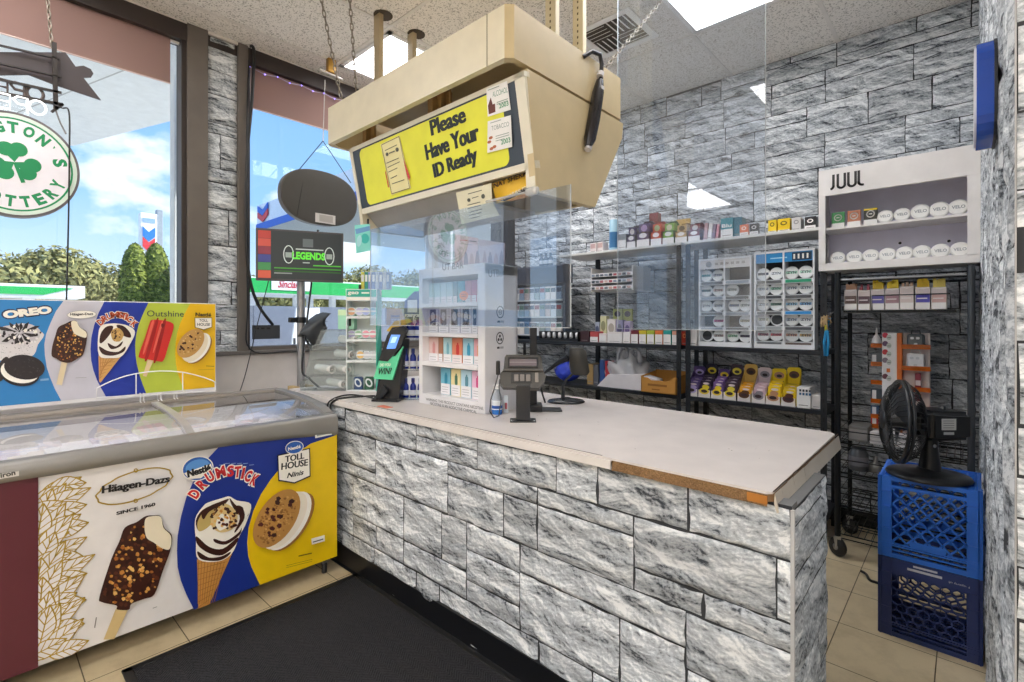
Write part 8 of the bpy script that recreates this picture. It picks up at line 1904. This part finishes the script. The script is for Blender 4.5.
m = MB(); m.tube([(px0.x, px0.y, .02), (px0.x, px0.y, tv_c.z+.08)], .027, C('#a5a5a8', .3, .6), 14); part(pole, 'tube', m)
zc_ = P(298, 320, x=px0.x).z; m = MB(); m.lathe([(.035, -.02), (.035, .02)], BLACK, (px0.x, px0.y, zc_), (0, 0, 1), 14); m.box((px0.x-.02, px0.y-.085, zc_-.018), (px0.x+.01, px0.y-.03, zc_+.018), BLACK, .006); part(pole, 'clamp', m)
m = MB(); zz2 = ZX(297, 386, px0.x); m.box((px0.x-.06, px0.y-.07, zz2-.10), (px0.x+.05, px0.y-.03, zz2), C('#b39a6a', .7), .003); m.box((px0.x-.06, px0.y+.03, zz2-.1), (px0.x+.05, px0.y+.07, zz2), C('#a8905f', .7), .003); m.box((px0.x-.07, px0.y-.08, .0), (px0.x+.06, px0.y+.08, .02), C('#9a9a9c', .4, .5)); part(pole, 'wooden_cleat', m, 'wooden cleats at the pole foot')
# cables on the second window and wall
XWc = WX+.06
cable([P(250, 46, x=XWc), P(254, 52, x=XWc), P(252, 100, x=XWc), P(247, 160, x=XWc), P(246.5, 240, x=XWc), P(250, 280, x=XWc), P(259, 306, x=XWc), P(273, 325, x=XWc)], .011, 'thick_cable', 'thick black cable hanging down the left side of the second window')
cable([P(249, 60, x=WX+.045), P(246.5, 150, x=WX+.045), P(247.5, 300, x=WX+.045), P(250, 349, x=WX+.045), P(290, 351, x=WX+.045), P(330, 350, x=WX+.045)], .005, 'thin_cable', 'thin black cable running down beside the pier and along the sill')
cable([P(272, 268, x=-3.55), P(258, 322, x=-3.6), P(246, 372, x=-3.6), P(239, 394, x=-3.33)], .003, 'sagging_wire', 'thin black wire slanting from the television down to the freezer back')
cable([P(318, 230, x=-3.5), P(307, 320, x=-3.4), P(302, 368, x=-3.35), P(309, 378, x=-3.3), P(322, 390, x=-3.2)], .007, 'power_cable', 'black power cable running beside the metal pole to the dispenser')
# sign and posters behind the vape display
SX = -4.25; q = Fr((SX, 0, 0), (0, 1, 0), (0, 0, 1)); m = MB(); A = Art(q, m, .003).crop(420, 210, 5.68)
cs = thing('cart_return_sign', 'white sign asking to return carts standing outside the second window', 'sign', tuple(P(440, 262, x=SX)))
a = A.q([(34, 300), (185, 300), (185, 40), (110, 40), (70, 90), (40, 150)]); m.fprism(q, [(a[0][0]-.0, a[0][1]-.5), (a[1][0], a[1][1]-.5)]+a[2:], -.03, 0, C('#f4f3f4', .5)); part(cs, 'panel', m)
m = MB(); A.m = m; A.text('Please', (58, 172), (130, 160), 30, C('#55565a', .5), .0, shear=.3); A.text('RETURN', (54, 228), (138, 216), 34, C('#55565a', .5), .0); A.text('CARTS HERE', (38, 276), (160, 262), 34, C('#55565a', .5), .0)
for k in range(4): A.poly([(66+k*24, 112-k*4), (74+k*24, 110-k*4), (78+k*24, 118-k*4), (70+k*24, 122-k*4)], C('#55565a', .5))
part(cs, 'lettering', m); m = MB(); b0 = q.p(a[0][0]+.05, 0); 
for yy in (a[0][0]+.08, a[1][0]-.08): m.box((SX-.05, yy-.02, -.02), (SX-.02, yy+.02, a[0][1]-.45), C('#d6d6d8', .5))
part(cs, 'legs', m)
PX2 = WX+.05; q = Fr((PX2, 0, 0), (0, 1, 0), (0, 0, 1)); A = Art(q, None, .003).crop(420, 210, 5.68)
for nm, pts, col, lab in (('l', [(196, 330), (330, 330), (330, 160), (196, 138)], '#cfb6b8', 'left pale pink poster on the glass behind the white vape display'), ('r', [(334, 330), (484, 330), (484, 188), (334, 166)], '#bfb2ba', 'right greyish pink poster on the glass behind the white vape display')):
    m = MB(); w_ = A.q(pts); m.fprism(q, w_, 0, .003, C(col, .5)); A.m = m; A.d = .0034
    if nm == 'l': A.line([(228, 170), (268, 174)], .012, C('#b5504c', .5)); A.line([(280, 176), (320, 180)], .012, C('#6a5a5e', .5)); A.line([(258, 196), (292, 198)], .006, C('#9a8a8a', .5)); base_ = 300
    for k in range(4):
        xx = pts[0][0]+18+k*32; A.smooth([(xx, 320), (xx+6, 260-10*(k % 2)), (xx+14, 230+8*(k % 3)), (xx+22, 262), (xx+26, 320)], C(['#a58f94', '#8c7f8a', '#b59a98', '#97868e'][k], .5), 3)
    cxx = sum((q.p(*p_) for p_ in w_), Vector())/len(w_); solo('window_poster', m, lab, 'poster', tuple(cxx), 'posters on the glass')
m = MB(); m.box((WX+.03, 3.96, SILL), (WX+.09, YB-.02, H-.002), C('#2a2b30', .5)); struct('trim_corner', m)
